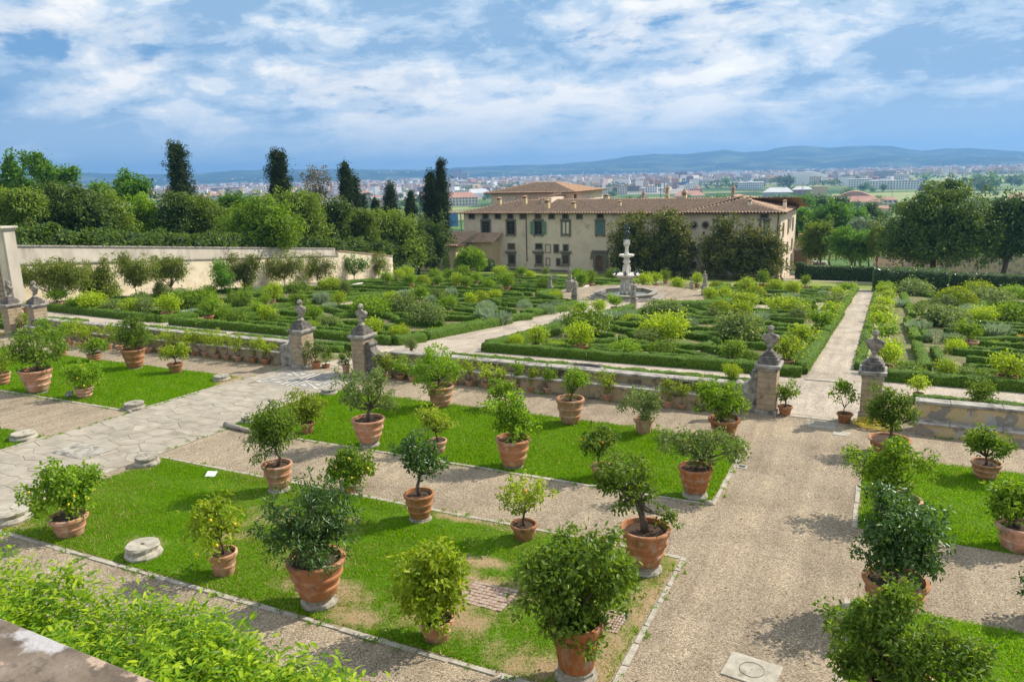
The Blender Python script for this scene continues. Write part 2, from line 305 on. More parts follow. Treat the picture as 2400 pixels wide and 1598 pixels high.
MAT['glass_dark'] = surf('dark_pane', [(0.02, 0.022, 0.025), (0.045, 0.045, 0.045)], 0.7, rough=0.12, bump=0, spec=0.6)
MAT['wood'] = surf('brown_wood', [(0.10, 0.06, 0.035), (0.18, 0.11, 0.065)], 2, bump=0.2)
MAT['green_paint'] = surf('green_shutter', [(0.11, 0.20, 0.12), (0.16, 0.26, 0.17)], 2, rough=0.6, bump=0.1)
MAT['blue_paint'] = surf('bluish_shutter', [(0.07, 0.14, 0.17), (0.11, 0.19, 0.22)], 2, rough=0.6, bump=0.1)
MAT['roof'] = surf('clay_tiles', [(0.27, 0.165, 0.10), (0.44, 0.285, 0.185), (0.60, 0.43, 0.30)], 3.0, 8, bump=0.2, layers=[(1.4, 0.54, 0.66, (0.15, 0.13, 0.10), 0.6), (3.5, 0.6, 0.68, (0.70, 0.58, 0.43), 0.7)])
MAT['roof_red'] = surf('ochre_tiles', [(0.27, 0.155, 0.09), (0.40, 0.245, 0.15), (0.50, 0.335, 0.215)], 3.0, 8, bump=0.2, layers=[(1.4, 0.54, 0.66, (0.16, 0.11, 0.08), 0.6)])
MAT['annex'] = surf('yellow_plaster', [(0.55, 0.41, 0.22), (0.64, 0.50, 0.30)], 0.8, bump=0.15)
MAT['metal'] = surf('dark_metal', [(0.03, 0.03, 0.03), (0.06, 0.055, 0.05)], 3, rough=0.5, bump=0)
MAT['white_paint'] = surf('white_paint', [(0.72, 0.72, 0.70), (0.80, 0.80, 0.79)], 3, rough=0.5, bump=0.05)
MAT['parapet'] = surf('lichen_parapet', [(0.10, 0.075, 0.055), (0.17, 0.13, 0.095), (0.24, 0.19, 0.15)], 9, 8, bump=0.6, bscale=60, bdist=0.006, layers=[(7.0, 0.56, 0.62, (0.46, 0.44, 0.44), 0.85), (11.0, 0.62, 0.66, (0.50, 0.36, 0.27), 0.8), (30, 0.55, 0.65, (0.06, 0.05, 0.04), 0.6)])
MAT['bark'] = surf('grey_bark', [(0.07, 0.05, 0.035), (0.16, 0.125, 0.095)], 9, bump=0.6, wrap=(1, 1, 0.3))
MAT['lemon'] = surf('lemon_skin', [(0.75, 0.48, 0.03), (0.82, 0.58, 0.06)], 5, rough=0.45, bump=0.1)
MAT['orange'] = surf('orange_skin', [(0.75, 0.27, 0.02), (0.80, 0.35, 0.03)], 5, rough=0.45, bump=0.1)
MAT['hose'] = surf('yellow_hose', [(0.60, 0.46, 0.04), (0.66, 0.52, 0.08)], 5, rough=0.45, bump=0)
MAT['water'] = surf('basin_water', [(0.07, 0.075, 0.045), (0.11, 0.11, 0.07)], 0.8, rough=0.06, bump=0.06, bscale=9, spec=0.6)
# foliage
MAT['lf_lime'] = leafmat('leaf_lime', [(0.13, 0.20, 0.010), (0.22, 0.30, 0.015), (0.32, 0.38, 0.035)], 0.42, (2.0, 1.9, 0.6))
MAT['lf_bright'] = leafmat('leaf_bright', [(0.065, 0.135, 0.008), (0.125, 0.22, 0.012), (0.21, 0.31, 0.03)], 0.42, (2.1, 1.9, 0.6))
MAT['lf_mid'] = leafmat('leaf_mid', [(0.045, 0.095, 0.010), (0.09, 0.155, 0.014), (0.16, 0.23, 0.035)], 0.38)
MAT['lf_dark'] = leafmat('leaf_dark', [(0.022, 0.06, 0.012), (0.045, 0.10, 0.016), (0.08, 0.15, 0.035)], 0.30, rough=0.35, spec=0.5)
MAT['lf_grey'] = leafmat('leaf_greygreen', [(0.065, 0.11, 0.035), (0.115, 0.17, 0.05), (0.20, 0.26, 0.09)], 0.32)
MAT['lf_silver'] = leafmat('leaf_silver', [(0.14, 0.19, 0.12), (0.22, 0.28, 0.18), (0.30, 0.36, 0.25)], 0.25, (1.4, 1.5, 0.9))
MAT['lf_yellow'] = leafmat('leaf_yellowing', [(0.12, 0.18, 0.012), (0.19, 0.25, 0.02), (0.29, 0.32, 0.05)], 0.42, (1.8, 1.75, 0.6))
MAT['lf_hedge'] = leafmat('leaf_box', [(0.06, 0.13, 0.006), (0.11, 0.20, 0.010), (0.19, 0.28, 0.02)], 0.38, (2.0, 1.8, 0.4), 0.5)
MAT['lf_yew'] = leafmat('leaf_clipped', [(0.10, 0.17, 0.008), (0.20, 0.27, 0.012), (0.31, 0.35, 0.02)], 0.3, (1.9, 1.6, 0.4), 0.55)
MAT['lf_oak'] = leafmat('leaf_oak', [(0.030, 0.062, 0.010), (0.062, 0.115, 0.016), (0.12, 0.185, 0.034)], 0.29, (2.1, 1.7, 0.6))
MAT['lf_laurel'] = leafmat('leaf_laurel', [(0.06, 0.11, 0.010), (0.115, 0.18, 0.018), (0.20, 0.26, 0.04)], 0.33, (2.0, 1.8, 0.6))
MAT['lf_fresh'] = leafmat('leaf_fresh', [(0.045, 0.12, 0.012), (0.075, 0.17, 0.016), (0.12, 0.22, 0.03)], 0.42, (2.0, 1.9, 0.6))
MAT['lf_cypress'] = leafmat('leaf_cypress', [(0.014, 0.03, 0.010), (0.026, 0.05, 0.014), (0.045, 0.075, 0.022)], 0.12, rough=0.6, spec=0.2)
MAT['lf_magnolia'] = leafmat('leaf_magnolia', [(0.04, 0.065, 0.010), (0.085, 0.115, 0.018), (0.19, 0.175, 0.04)], 0.28, (2.1, 1.8, 0.5), 0.4, 0.35)
MAT['lf_wisteria'] = leafmat('leaf_wisteria', [(0.075, 0.105, 0.015), (0.12, 0.155, 0.025), (0.18, 0.21, 0.05)], 0.35, (1.8, 1.7, 0.6))
MAT['lf_bare'] = leafmat('leaf_sparse', [(0.10, 0.095, 0.06), (0.16, 0.14, 0.09)], 0.2)
MAT['grass'] = leafmat('grass_blade', [(0.06, 0.15, 0.003), (0.10, 0.235, 0.004), (0.19, 0.31, 0.008)], 0.45, (1.9, 1.6, 0.3), 0.8, 0.06)
MAT['grass_dry'] = leafmat('dry_grass_blade', [(0.22, 0.17, 0.06), (0.32, 0.26, 0.10), (0.40, 0.34, 0.16)], 0.3, (1.4, 1.3, 0.8), 0.6, 0.2)
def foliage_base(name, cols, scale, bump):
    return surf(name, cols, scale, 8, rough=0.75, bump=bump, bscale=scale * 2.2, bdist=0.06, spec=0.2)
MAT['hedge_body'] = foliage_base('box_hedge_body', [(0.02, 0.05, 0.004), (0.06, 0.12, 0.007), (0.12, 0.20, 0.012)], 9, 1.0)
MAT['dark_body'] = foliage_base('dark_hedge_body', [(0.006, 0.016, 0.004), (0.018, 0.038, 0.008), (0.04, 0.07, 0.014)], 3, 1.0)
# lawns: green turf with worn straw patches
def lawnmat():
    m, N, Lk, out = new_mat('turf'); b = N.new('ShaderNodeBsdfPrincipled'); Lk.new(b.outputs[0], out.inputs[0]); b.inputs['Roughness'].default_value = 0.9; b.inputs['Specular IOR Level'].default_value = 0.1
    tc = N.new('ShaderNodeTexCoord'); n = N.new('ShaderNodeTexNoise'); n.inputs['Scale'].default_value = 26; n.inputs['Detail'].default_value = 6; Lk.new(tc.outputs['Object'], n.inputs['Vector'])
    g = ramp_node(N, Lk, n.outputs['Fac'], [(0.3, (0.04, 0.10, 0.005)), (0.7, (0.13, 0.24, 0.012))])
    d = ramp_node(N, Lk, n.outputs['Fac'], [(0.3, (0.20, 0.14, 0.075)), (0.7, (0.40, 0.29, 0.165))])
    at = N.new('ShaderNodeAttribute'); at.attribute_name = 'dry'; mx = N.new('ShaderNodeMixRGB'); Lk.new(at.outputs['Fac'], mx.inputs[0]); Lk.new(g, mx.inputs[1]); Lk.new(d, mx.inputs[2]); Lk.new(mx.outputs[0], b.inputs['Base Color'])
    return m
MAT['turf'] = lawnmat()
# ------------------------------------------------------------------ foliage and hedge builders
def rng_of(seed): return np.random.default_rng(seed)
def unit(a): return a / np.maximum(np.linalg.norm(a, axis=-1, keepdims=True), 1e-9)
def vnoise(P, seed=0, freq=1.0):
    """cheap smooth noise in [-1,1]: a sum of rotated sines"""
    r = rng_of(seed + 991); P = np.asarray(P, float) * freq; s = np.zeros(P.shape[:-1])
    for k in range(6):
        w = r.normal(size=P.shape[-1]) * (0.7 + 0.45 * k); s += np.sin(P @ w + r.uniform(0, 6.28)) / (1 + 0.35 * k)
    return s / 2.6
def leaf_mesh(name, P, ax, nr, L, W, mat, fold=0.22, full=False):
    ax = unit(ax); sd = unit(np.cross(ax, nr)); nr = np.cross(sd, ax); L = L[:, None]; W = W[:, None]
    if full:
        m1 = P + ax * L * 0.28 + nr * W * fold * .8; m2 = P + ax * L * 0.66 + nr * (W * fold * .7 - L * .05); tip = P + ax * L - nr * L * 0.16
        V = np.stack([P, m1 + sd * W * .46, m2 + sd * W * .42, tip, m2 - sd * W * .42, m1 - sd * W * .46], 1).reshape(-1, 3); b = np.arange(len(P))[:, None] * 6
        return np_mesh(name, V, np.concatenate([b + np.array(t) for t in ((0, 1, 2), (0, 2, 3), (0, 3, 4), (0, 4, 5))], 0), mat)
    mid = P + ax * L * 0.45 + nr * W * fold
    V = np.stack([P, mid + sd * W * 0.5, P + ax * L - nr * L * 0.12, mid - sd * W * 0.5], 1).reshape(-1, 3)
    b = np.arange(len(P))[:, None] * 4
    F = np.concatenate([b + np.array([0, 1, 2]), b + np.array([0, 2, 3])], 0)
    return np_mesh(name, V, F, mat)
def long_leaf_mesh(name, P, ax, nr, L, W, mat, droop=0.3):
    """pointed leaf with a fold and a curved tip, 6 triangles"""
    ax = unit(ax); sd = unit(np.cross(ax, nr)); nr = np.cross(sd, ax); L = L[:, None]; W = W[:, None]
    c1 = P + ax * L * 0.35 - nr * W * 0.15; c2 = P + ax * L * 0.72 - nr * L * droop * 0.35; tip = P + ax * L * 0.98 - nr * L * droop
    V = np.stack([P, c1 + sd * W * .5 + nr * W * .2, c1, c1 - sd * W * .5 + nr * W * .2, c2 + sd * W * .36 + nr * W * .12, c2, c2 - sd * W * .36 + nr * W * .12, tip], 1).reshape(-1, 3)
    b = np.arange(len(P))[:, None] * 8
    T = [(0, 2, 1), (0, 3, 2), (1, 2, 4), (2, 5, 4), (2, 3, 5), (3, 6, 5), (4, 5, 7), (5, 6, 7)]
    return np_mesh(name, V, np.concatenate([b + np.array(t) for t in T], 0), mat)
def crown_points(blobs, n, seed, twig=9, twig_r=0.1, inner=0.4, lobes=0.28, flat=0.0):
    """leaf positions and outward directions: leaves sit in small twigs spread through uneven ellipsoids"""
    r = rng_of(seed); C = np.array([b[0] for b in blobs], float); R = np.array([b[1] for b in blobs], float)
    w = (R.prod(1)) ** (2 / 3); nt = max(4, n // twig); k = r.choice(len(blobs), nt, p=w / w.sum())
    d = unit(r.normal(size=(nt, 3))); rad = inner + (1 - inner) * np.sqrt(r.random(nt))
    rad *= 1.12 - lobes * 0.4 + lobes * vnoise(d + C[k] * 0.37, seed, 2.6)
    T = C[k] + d * R[k] * rad[:, None]; out = unit(d / R[k] * R[k].mean())
    i = r.integers(0, nt, n); P = T[i] + r.normal(size=(n, 3)) * twig_r; return P, out[i], r
def crown_mesh(name, blobs, n, L, mat, seed=0, ratio=0.45, twig=9, twig_r=None, inner=0.4, lobes=0.3, droop=0.25, upness=0.5, mode='leaf', zmin=None, clump=None):
    P, out, r = crown_points(blobs, n, seed, twig, twig_r or L * 0.9, inner, lobes)
    if clump:   # light and dark clumps: leaves crowd round the domes of larger bunches
        q_ = clump[1]; m = max(6, n // clump[0]); C2 = P[r.integers(0, n, m)]; k2 = r.integers(0, m, n); d2 = unit(r.normal(size=(n, 3)) + np.array([0, 0, .35])); mv = r.random(n) < .8
        P[mv] = (C2[k2] + d2 * q_ * (.55 + .45 * r.random((n, 1))))[mv]; out[mv] = unit(out * .5 + d2)[mv]
    if zmin is not None: P[:, 2] = np.maximum(P[:, 2], zmin + r.random(n) * L)
    ax = out * 0.7 + r.normal(size=(n, 3)) * 0.6 + np.array([0, 0, -droop])
    nr = out * 0.6 + np.array([0, 0, upness]) + r.normal(size=(n, 3)) * 0.45
    LL = L * r.uniform(0.65, 1.25, n)
    if mode == 'long': return long_leaf_mesh(name, P, ax, nr, LL, LL * ratio, mat)
    return leaf_mesh(name, P, ax, nr, LL, LL * ratio, mat, full=mode == 'full')
def branches_mesh(name, base, blobs, r0, mat, seed=0, n_br=2, bend=0.15, seg=6, split=None):
    """a tapered trunk that divides into limbs reaching into each blob"""
    r = rng_of(seed + 5); mb = MB(); B = np.array(base, float); cen = np.mean([b[0] for b in blobs], axis=0)
    zlow = min(b[0][2] - b[1][2] for b in blobs)
    sp = B + (cen - B) * (0.45 if split is None else split); sp[2] = max(B[2] + 0.25 * (cen[2] - B[2]), min(sp[2], cen[2]))
    h = np.linalg.norm(sp - B); pts = [B, B * 0.6 + sp * 0.4 + r.normal(size=3) * h * bend * np.array([1, 1, 0.2]), sp]
    mb.tube(pts, [r0 * 1.15, r0 * 0.85, r0 * 0.7], seg + 1)
    for c, rad in blobs:
        c = np.array(c, float); rad = np.array(rad, float)
        for k in range(n_br):
            e = c + unit(r.normal(size=3) + np.array([0, 0, 0.4])) * rad * 0.75
            m_ = sp * 0.5 + e * 0.5 + r.normal(size=3) * np.linalg.norm(e - sp) * bend
            mb.tube([sp, m_, e], [r0 * 0.6, r0 * 0.35, r0 * 0.12], seg - 1)
    return mb.mesh(name, mat, sm=True)
def resample(pts, step):
    out = [np.array(pts[0], float)]
    for a, b in zip(pts[:-1], pts[1:]):
        a = np.array(a, float); b = np.array(b, float); n = max(1, int(round(np.linalg.norm(b - a) / step)))
        out += [a + (b - a) * (i + 1) / n for i in range(n)]
    return np.array(out)
def hedge_mesh(name, pts, w, h, zf, mats, seed=0, step=0.3, leaf=0.07, dens=55, closed=False, rough=0.035):
    """clipped hedge: an uneven body along a line with small leaves bristling from its faces"""
    r = rng_of(seed); C = resample(pts, step); n = len(C)
    t = np.zeros_like(C); t[1:-1] = unit(C[2:] - C[:-2]); t[0] = unit(C[1] - C[0]); t[-1] = unit(C[-1] - C[-2])
    if closed: t[0] = t[-1] = unit(C[1] - C[-2])
    nn = np.stack([-t[:, 1], t[:, 0]], 1)
    prof = np.array([(-.5, 0), (-.52, .33), (-.51, .7), (-.44, .96), (-.15, 1.0), (.15, 1.0), (.44, .96), (.51, .7), (.52, .33), (.5, 0)])
    k = len(prof); z0 = np.array([zf(p) for p in C])
    V = np.zeros((n, k, 3)); V[:, :, :2] = C[:, None] + nn[:, None] * (prof[:, 0] * w)[None, :, None]; V[:, :, 2] = z0[:, None] + prof[None, :, 1] * h
    J = r.normal(size=V.shape) * rough; J[:, [0, -1]] = 0; V += J
    V[:, 3:7, 2] += (vnoise(C, seed, 1.3) * 0.04)[:, None]
    ix = np.arange(n * k).reshape(n, k)
    F = np.stack([ix[:-1, :-1], ix[:-1, 1:], ix[1:, 1:], ix[1:, :-1]], -1).reshape(-1, 4)
    T = np.concatenate([F[:, [0, 1, 2]], F[:, [0, 2, 3]]]); caps = []
    if not closed:
        for row in (ix[0], ix[-1][::-1]): caps += [(row[0], row[j + 1], row[j]) for j in range(1, k - 1)]
    if caps: T = np.concatenate([T, np.array(caps)])
    Vf = V.reshape(-1, 3); A, B, D = Vf[T[:, 0]], Vf[T[:, 1]], Vf[T[:, 2]]; cr = np.cross(B - A, D - A); ar = np.linalg.norm(cr, axis=1) / 2
    N = -cr / np.maximum(2 * ar[:, None], 1e-9); m = int(ar.sum() * dens)
    if m > 0:
        i = r.choice(len(T), m, p=ar / ar.sum()); a, b = r.random(m), r.random(m); s = a + b > 1; a[s], b[s] = 1 - a[s], 1 - b[s]
        P = A[i] + (B - A)[i] * a[:, None] + (D - A)[i] * b[:, None]; Nn = N[i]
        cz = np.array([0, 0, 1.0]); sgn = np.sign(((P - np.c_[C.mean(0)[None].repeat(m, 0), P[:, 2]]) * Nn).sum(1)); 
        P = P - Nn * 0.01; ax = Nn * 0.55 + r.normal(size=(m, 3)) * 0.6; nr = Nn * .7 + cz * .4 + r.normal(size=(m, 3)) * .4
        L = leaf * r.uniform(.7, 1.5, m)[:, None]; W = L * 0.6; ax = unit(ax); sd = unit(np.cross(ax, nr)); mid = P + ax * L * .5
        LV = np.stack([P, mid + sd * W * .5, P + ax * L, mid - sd * W * .5], 1).reshape(-1, 3); o = len(Vf); bb = np.arange(m)[:, None] * 4 + o
        LF = np.concatenate([bb + np.array([0, 1, 2]), bb + np.array([0, 2, 3])])
        return np_mesh(name, np.concatenate([Vf, LV]), np.concatenate([T, LF]), mats, np.r_[np.zeros(len(T)), np.ones(len(LF))])
    return np_mesh(name, Vf, T, mats)

# ------------------------------------------------------------------ ground
def sheet(name, mat, x0, x1, ys, zf, off=0.0, kind='structure', nx=1):
    xs = np.linspace(x0, x1, nx + 1); V = [(x, y, zf(y) + off) for y in ys for x in xs]; m = nx + 1
    F = [(i * m + j, i * m + j + 1, (i + 1) * m + j + 1, (i + 1) * m + j) for i in range(len(ys) - 1) for j in range(nx)]
    me = bpy.data.meshes.new(name); me.from_pydata(V, [], F); me.materials.append(mat); return tag(link(name, me), kind=kind)
ZPLAIN = -60.0
def zG(y):
    if y < 31.6: return zT(max(y, 0)) - 0.35
    if y < 215: return zL(y) - 0.35
    zz = zL(215) - 0.35; t = min(1.0, (y - 215) / 520); return zz + (ZPLAIN - zz) * (1 - (1 - t) ** 2)
def plainmat():
    m, N, Lk, out = new_mat('plain'); b = N.new('ShaderNodeBsdfPrincipled'); Lk.new(b.outputs[0], out.inputs[0]); b.inputs['Roughness'].default_value = 0.95; b.inputs['Specular IOR Level'].default_value = 0.05
    tc = N.new('ShaderNodeTexCoord')
    v = N.new('ShaderNodeTexVoronoi'); v.inputs['Scale'].default_value = 0.006; v.inputs['Randomness'].default_value = 0.8; Lk.new(tc.outputs['Object'], v.inputs['Vector'])
    s = N.new('ShaderNodeSeparateColor'); Lk.new(v.outputs['Color'], s.inputs[0])
    c = ramp_node(N, Lk, s.outputs[0], [(0.0, (0.055, 0.10, 0.025)), (0.3, (0.10, 0.17, 0.045)), (0.55, (0.19, 0.24, 0.075)), (0.8, (0.26, 0.27, 0.12)), (1.0, (0.13, 0.19, 0.06))], 'CONSTANT')
    n = N.new('ShaderNodeTexNoise'); n.inputs['Scale'].default_value = 0.02; n.inputs['Detail'].default_value = 9; Lk.new(tc.outputs['Object'], n.inputs['Vector'])
    f = ramp_node(N, Lk, n.outputs['Fac'], [(0.3, (0.6, 0.62, 0.6)), (0.7, (1.25, 1.22, 1.2))])
    mx = N.new('ShaderNodeMixRGB'); mx.blend_type = 'MULTIPLY'; mx.inputs[0].default_value = 1; Lk.new(c, mx.inputs[1]); Lk.new(f, mx.inputs[2]); Lk.new(mx.outputs[0], b.inputs['Base Color'])
    return m
MAT['plain'] = plainmat()
gy = [-30, 0, 31.59, 31.61, 60, 100, 150, 215] + list(np.linspace(240, 735, 14)) + [1500, 4000, 8000, 14000]
sheet('ground', MAT['plain'], -14000, 14000, gy, zG, 0, nx=8)
sheet('upper_terrace_gravel', MAT['gravel'], -84, 45, [2.0, 31.95], zT)
sheet('parterre_gravel', MAT['pale_gravel'], -75.4, 60, [31.95, 60, 126.0], zL)
MAT['far_grass'] = surf('mown_grass', [(0.10, 0.15, 0.02), (0.18, 0.22, 0.035), (0.30, 0.29, 0.08)], 0.25, 7, bump=0.3, bscale=20)
sheet('rear_lawn', MAT['far_grass'], -75.4, 60, [126.0, 147.0], zL, 0.0)
sheet('rear_yard', MAT['pale_gravel'], -17, 12, [147.0, 205], zL, 0.0)
for (x0, x1, y0, y1) in ((-22.3, -3.5, 41.7, 80), (-22.3, -3.5, 95, 125), (-49.6, -27.7, 41.2, 78), (-72, -50.6, 42.8, 78), (-72, -34.5, 80, 125), (1.0, 30, 43.2, 124), (-33, -23.5, 100, 125),
                         (-51.8, -27.9, 32.4, 38.2), (-23.4, -4.3, 32.4, 38.2), (0.4, 26, 32.6, 37.2), (-75, -53.0, 32.4, 38.2)):
    sheet('planting_bed', MAT['bed'], x0, x1, [y0, y1], zL, 0.006)

# ------------------------------------------------------------------ lawns of the upper terrace with their kerbs and grass
DRY = [(-12.6, 13.9, 1.0, .8), (-14.0, 15.4, 1.5, .75), (-15.8, 13.9, 1.0, .6), (-8.2, 12.6, 1.5, .9), (-7.3, 14.1, 1.7, .9), (-4.7, 13.0, 1.2, 1.4), (-5.3, 12.0, 1.3, .8), (-4.15, 15.2, .5, 2.2), (-9.7, 12.0, .9, .5), (-4.3, 11.9, .8, 1.0),
       (-21.8, 11.9, 1.4, .6), (-22.4, 16.6, .9, .5), (-11.0, 12.6, 1.3, .55), (-17.0, 12.5, .7, .4), (-28.8, 26.8, .5, 1.2), (-28.9, 21.7, .6, .6), (-22.9, 21.4, .5, .4), (-10.0, 17.3, 2.2, .25), (-5.5, 17.35, 1.2, .3), (-8.3, 15.3, .9, .4), (2.6, 12.5, .9, .5), (-20.3, 21.4, .9, .3), (-6, 27.5, 2.5, .15)]
def dryness(X, Y):
    d = np.zeros_like(X); P = np.stack([X, Y], -1); w = 0.42 * vnoise(P, 4, 2.2) + 0.34 * vnoise(P, 9, 5.0)
    for (cx, cy, rx, ry) in DRY: d = np.maximum(d, np.clip(1.12 - np.sqrt(((X - cx) / rx) ** 2 + ((Y - cy) / ry) ** 2) + w, 0, 1))
    return np.clip(d * 1.15, 0, 1)
def kerb_run(parent, a, b, seed, w=0.12, L=(0.55, 1.1), ragged=1.0):
    r = rng_of(seed); a = np.array(a, float); b = np.array(b, float); T = np.linalg.norm(b - a); d = (b - a) / T; n = np.array([-d[1], d[0]]); s = 0
    while s < T - 0.1:
        l = min(r.uniform(*L), T - s); e0 = a + d * (s + 0.012); e1 = a + d * (s + l - 0.012); j = lambda: r.normal(0, 0.012 * ragged)
        ww = w * r.uniform(.8, 1.2) / 2; hz = 0.022 * r.uniform(.5, 1.6)
        bot = [(*(e0 - n * ww + j()), 0), (*(e1 - n * ww + j()), 0), (*(e1 + n * ww + j()), 0), (*(e0 + n * ww + j()), 0)]
        bot = [(x, y, zT(y) - 0.03) for x, y, _ in bot]; top = [(x * .98 + (e0 + e1)[0] * .01, y * .98 + (e0 + e1)[1] * .01, z + 0.03 + hz + r.normal(0, .006)) for x, y, z in bot]
        link('kerb_stone', MB().hexa(bot, top).mesh('kerb_stone', MAT['kerb']), parent); s += l
FALLEN = []
def lawn(name_label, x0, x1, y0, y1, seed, dens, blade=0.075, kerbs=()):
    nx, ny = int((x1 - x0) / 0.12), int((y1 - y0) / 0.12)
    xs, ys = np.linspace(x0, x1, nx + 1), np.linspace(y0, y1, ny + 1); X, Y = np.meshgrid(xs, ys)
    Z = -9 - S1 * Y + 0.03 + 0.012 * vnoise(np.stack([X, Y], -1), seed, 3.0)
    Z[[0, -1]] -= 0.05; Z[:, [0, -1]] -= 0.05
    ix = np.arange((nx + 1) * (ny + 1)).reshape(ny + 1, nx + 1); F = np.stack([ix[:-1, :-1], ix[:-1, 1:], ix[1:, 1:], ix[1:, :-1]], -1).reshape(-1, 4)
    me = np_mesh('lawn', np.stack([X, Y, Z], -1).reshape(-1, 3), F, MAT['turf'], sm=True)
    at = me.attributes.new('dry', 'FLOAT', 'POINT'); at.data.foreach_set('value', dryness(X, Y).ravel().astype(np.float32))
    lw = tag(link('lawn', me), kind='structure')
    for i, (a, b) in enumerate(kerbs): kerb_run(lw, a, b, seed * 7 + i)
    r = rng_of(seed); n = int((x1 - x0) * (y1 - y0) * dens); P = np.stack([r.uniform(x0 + .02, x1 - .02, n), r.uniform(y0 + .02, y1 - .02, n)], 1)
    # ragged tufts also spill over the edges a little
    d = dryness(P[:, 0], P[:, 1]); keep = r.random(n) > d * 0.80; P = P[keep]; d = d[keep]; n = len(P)
    dens_ = 0.5 + 0.5 * vnoise(P, seed + 3, 1.4)
    h = blade * r.uniform(.5, 1.3, n) * (0.75 + 0.5 * dens_) * (1 - .4 * d); a = r.uniform(0, 6.28, n); w = blade * 0.22; ln = r.normal(size=(n, 2)) * 0.45
    b0 = np.c_[P, -9 - S1 * P[:, 1] + 0.02]; s = np.c_[np.cos(a) * w, np.sin(a) * w, np.zeros(n)]; tip = b0 + np.c_[ln * h[:, None], h]
    V = np.stack([b0 - s, b0 + s, tip], 1).reshape(-1, 3)
    mi = (r.random(n) < (0.16 if seed == 11 else .05) * (1 + vnoise(P, seed + 5, .9)) + 0.5 * d).astype(int)
    gm = np_mesh('grass', V, np.arange(3 * n).reshape(-1, 3), [MAT['grass'], MAT['grass_dry']], mi)
    tag(link('grass', gm), name_label, 'grass', None, 'stuff'); return lw
LAWNS = [
 ('short green grass with straw coloured worn patches on the nearest lawn', -22.3, -4.0, 11.5, 17.5, 11, 1500, 0.06, [((-22.3, 11.42), (-4.0, 11.42)), ((-3.93, 11.2), (-3.93, 17.6)), ((-22.3, 17.58), (-4.0, 17.58))]),
 ('lush green grass on the middle lawn in front of the retaining wall', -23.0, -4.0, 21.25, 27.6, 12, 900, 0.075, [((-22.9, 21.17), (-4.0, 21.17)), ((-3.93, 21.2), (-3.93, 27.2)), ((-23.1, 22.2), (-23.1, 27.0))]),
 ('green grass on the lawn beyond the flagstone path', -52, -28.6, 21.3, 27.8, 13, 600, 0.085, [((-28.5, 21.3), (-28.5, 27.6)), ((-37.7, 21.22), (-28.6, 21.22))]),
 ('corner of green grass left of the flagstone path', -40, -28.6, 10, 17.45, 14, 500, 0.085, [((-28.5, 11), (-28.5, 17.4))]),
 ('green grass on the lawn behind the right hand potted trees', -0.1, 14, 21.15, 27.7, 15, 700, 0.075, [((-0.17, 21.2), (-0.17, 24.6))]),
 ('dark green grass on the lawn under the nearest right hand tree', -0.1, 12, 10.5, 17.2, 16, 900, 0.065, [((-0.17, 10.5), (-0.17, 17.2))]),
]
for a in LAWNS: lawn(*a)
def litter():
    """fallen leaves on turf and gravel, and weeds along the kerbs"""
    r = rng_of(66); n = 900; P = np.c_[r.uniform(-24, 3, n), r.uniform(10, 29, n), np.zeros(n)]; P[:, 2] = -9 - S1 * P[:, 1] + .05
    tag(link('fallen_leaves', leaf_mesh('fallen_leaves', P, r.normal(size=(n, 3)) * np.array([1, 1, .25]), r.normal(size=(n, 3)) * .4 + np.array([0, 0, 1]), r.uniform(.05, .11, n), r.uniform(.03, .05, n), MAT['dead_leaf'])), 'pale fallen leaves scattered over the lawns and gravel', 'leaves', None, 'stuff')
    E = [((-22.3, 11.4), (-4, 11.4)), ((-22.3, 17.62), (-4, 17.62)), ((-23, 21.1), (-4, 21.1)), ((-3.85, 11.2), (-3.85, 17.6)), ((-3.85, 21.2), (-3.85, 27.4)), ((-28.35, 11), (-28.35, 30)), ((-22.85, 11), (-22.85, 30)), ((-23, 27.7), (-4, 27.7)), ((-50, 30.7), (-29, 30.7)), ((-22, 30.7), (-5, 30.7)), ((1.6, 30.75), (9, 30.75)), ((-38, 21.1), (-28.6, 21.1))]
    Q = []
    for a, b in E:
        a, b = np.array(a), np.array(b); m = int(np.linalg.norm(b - a) * 2.0); t = r.random(m)
        for tt in t: c = a + (b - a) * tt + r.normal(0, .06, 2); Q.append(c + r.normal(0, .04, (14, 2)))
    Q = np.concatenate(Q); n = len(Q); P = np.c_[Q, -9 - S1 * Q[:, 1]]; ax = r.normal(size=(n, 3)) * .6 + np.array([0, 0, .9])
    tag(link('kerb_weeds', leaf_mesh('kerb_weeds', P, ax, r.normal(size=(n, 3)), r.uniform(.05, .13, n), r.uniform(.012, .03, n), MAT['grass'])), 'little weeds and grass tufts along the kerbs and the wall foot', 'weeds', None, 'stuff')
MAT['dead_leaf'] = leafmat('dead_leaf', [(0.20, 0.12, 0.05), (0.36, 0.27, 0.14), (0.50, 0.42, 0.24)], .2, (1, 1, 1))
litter()

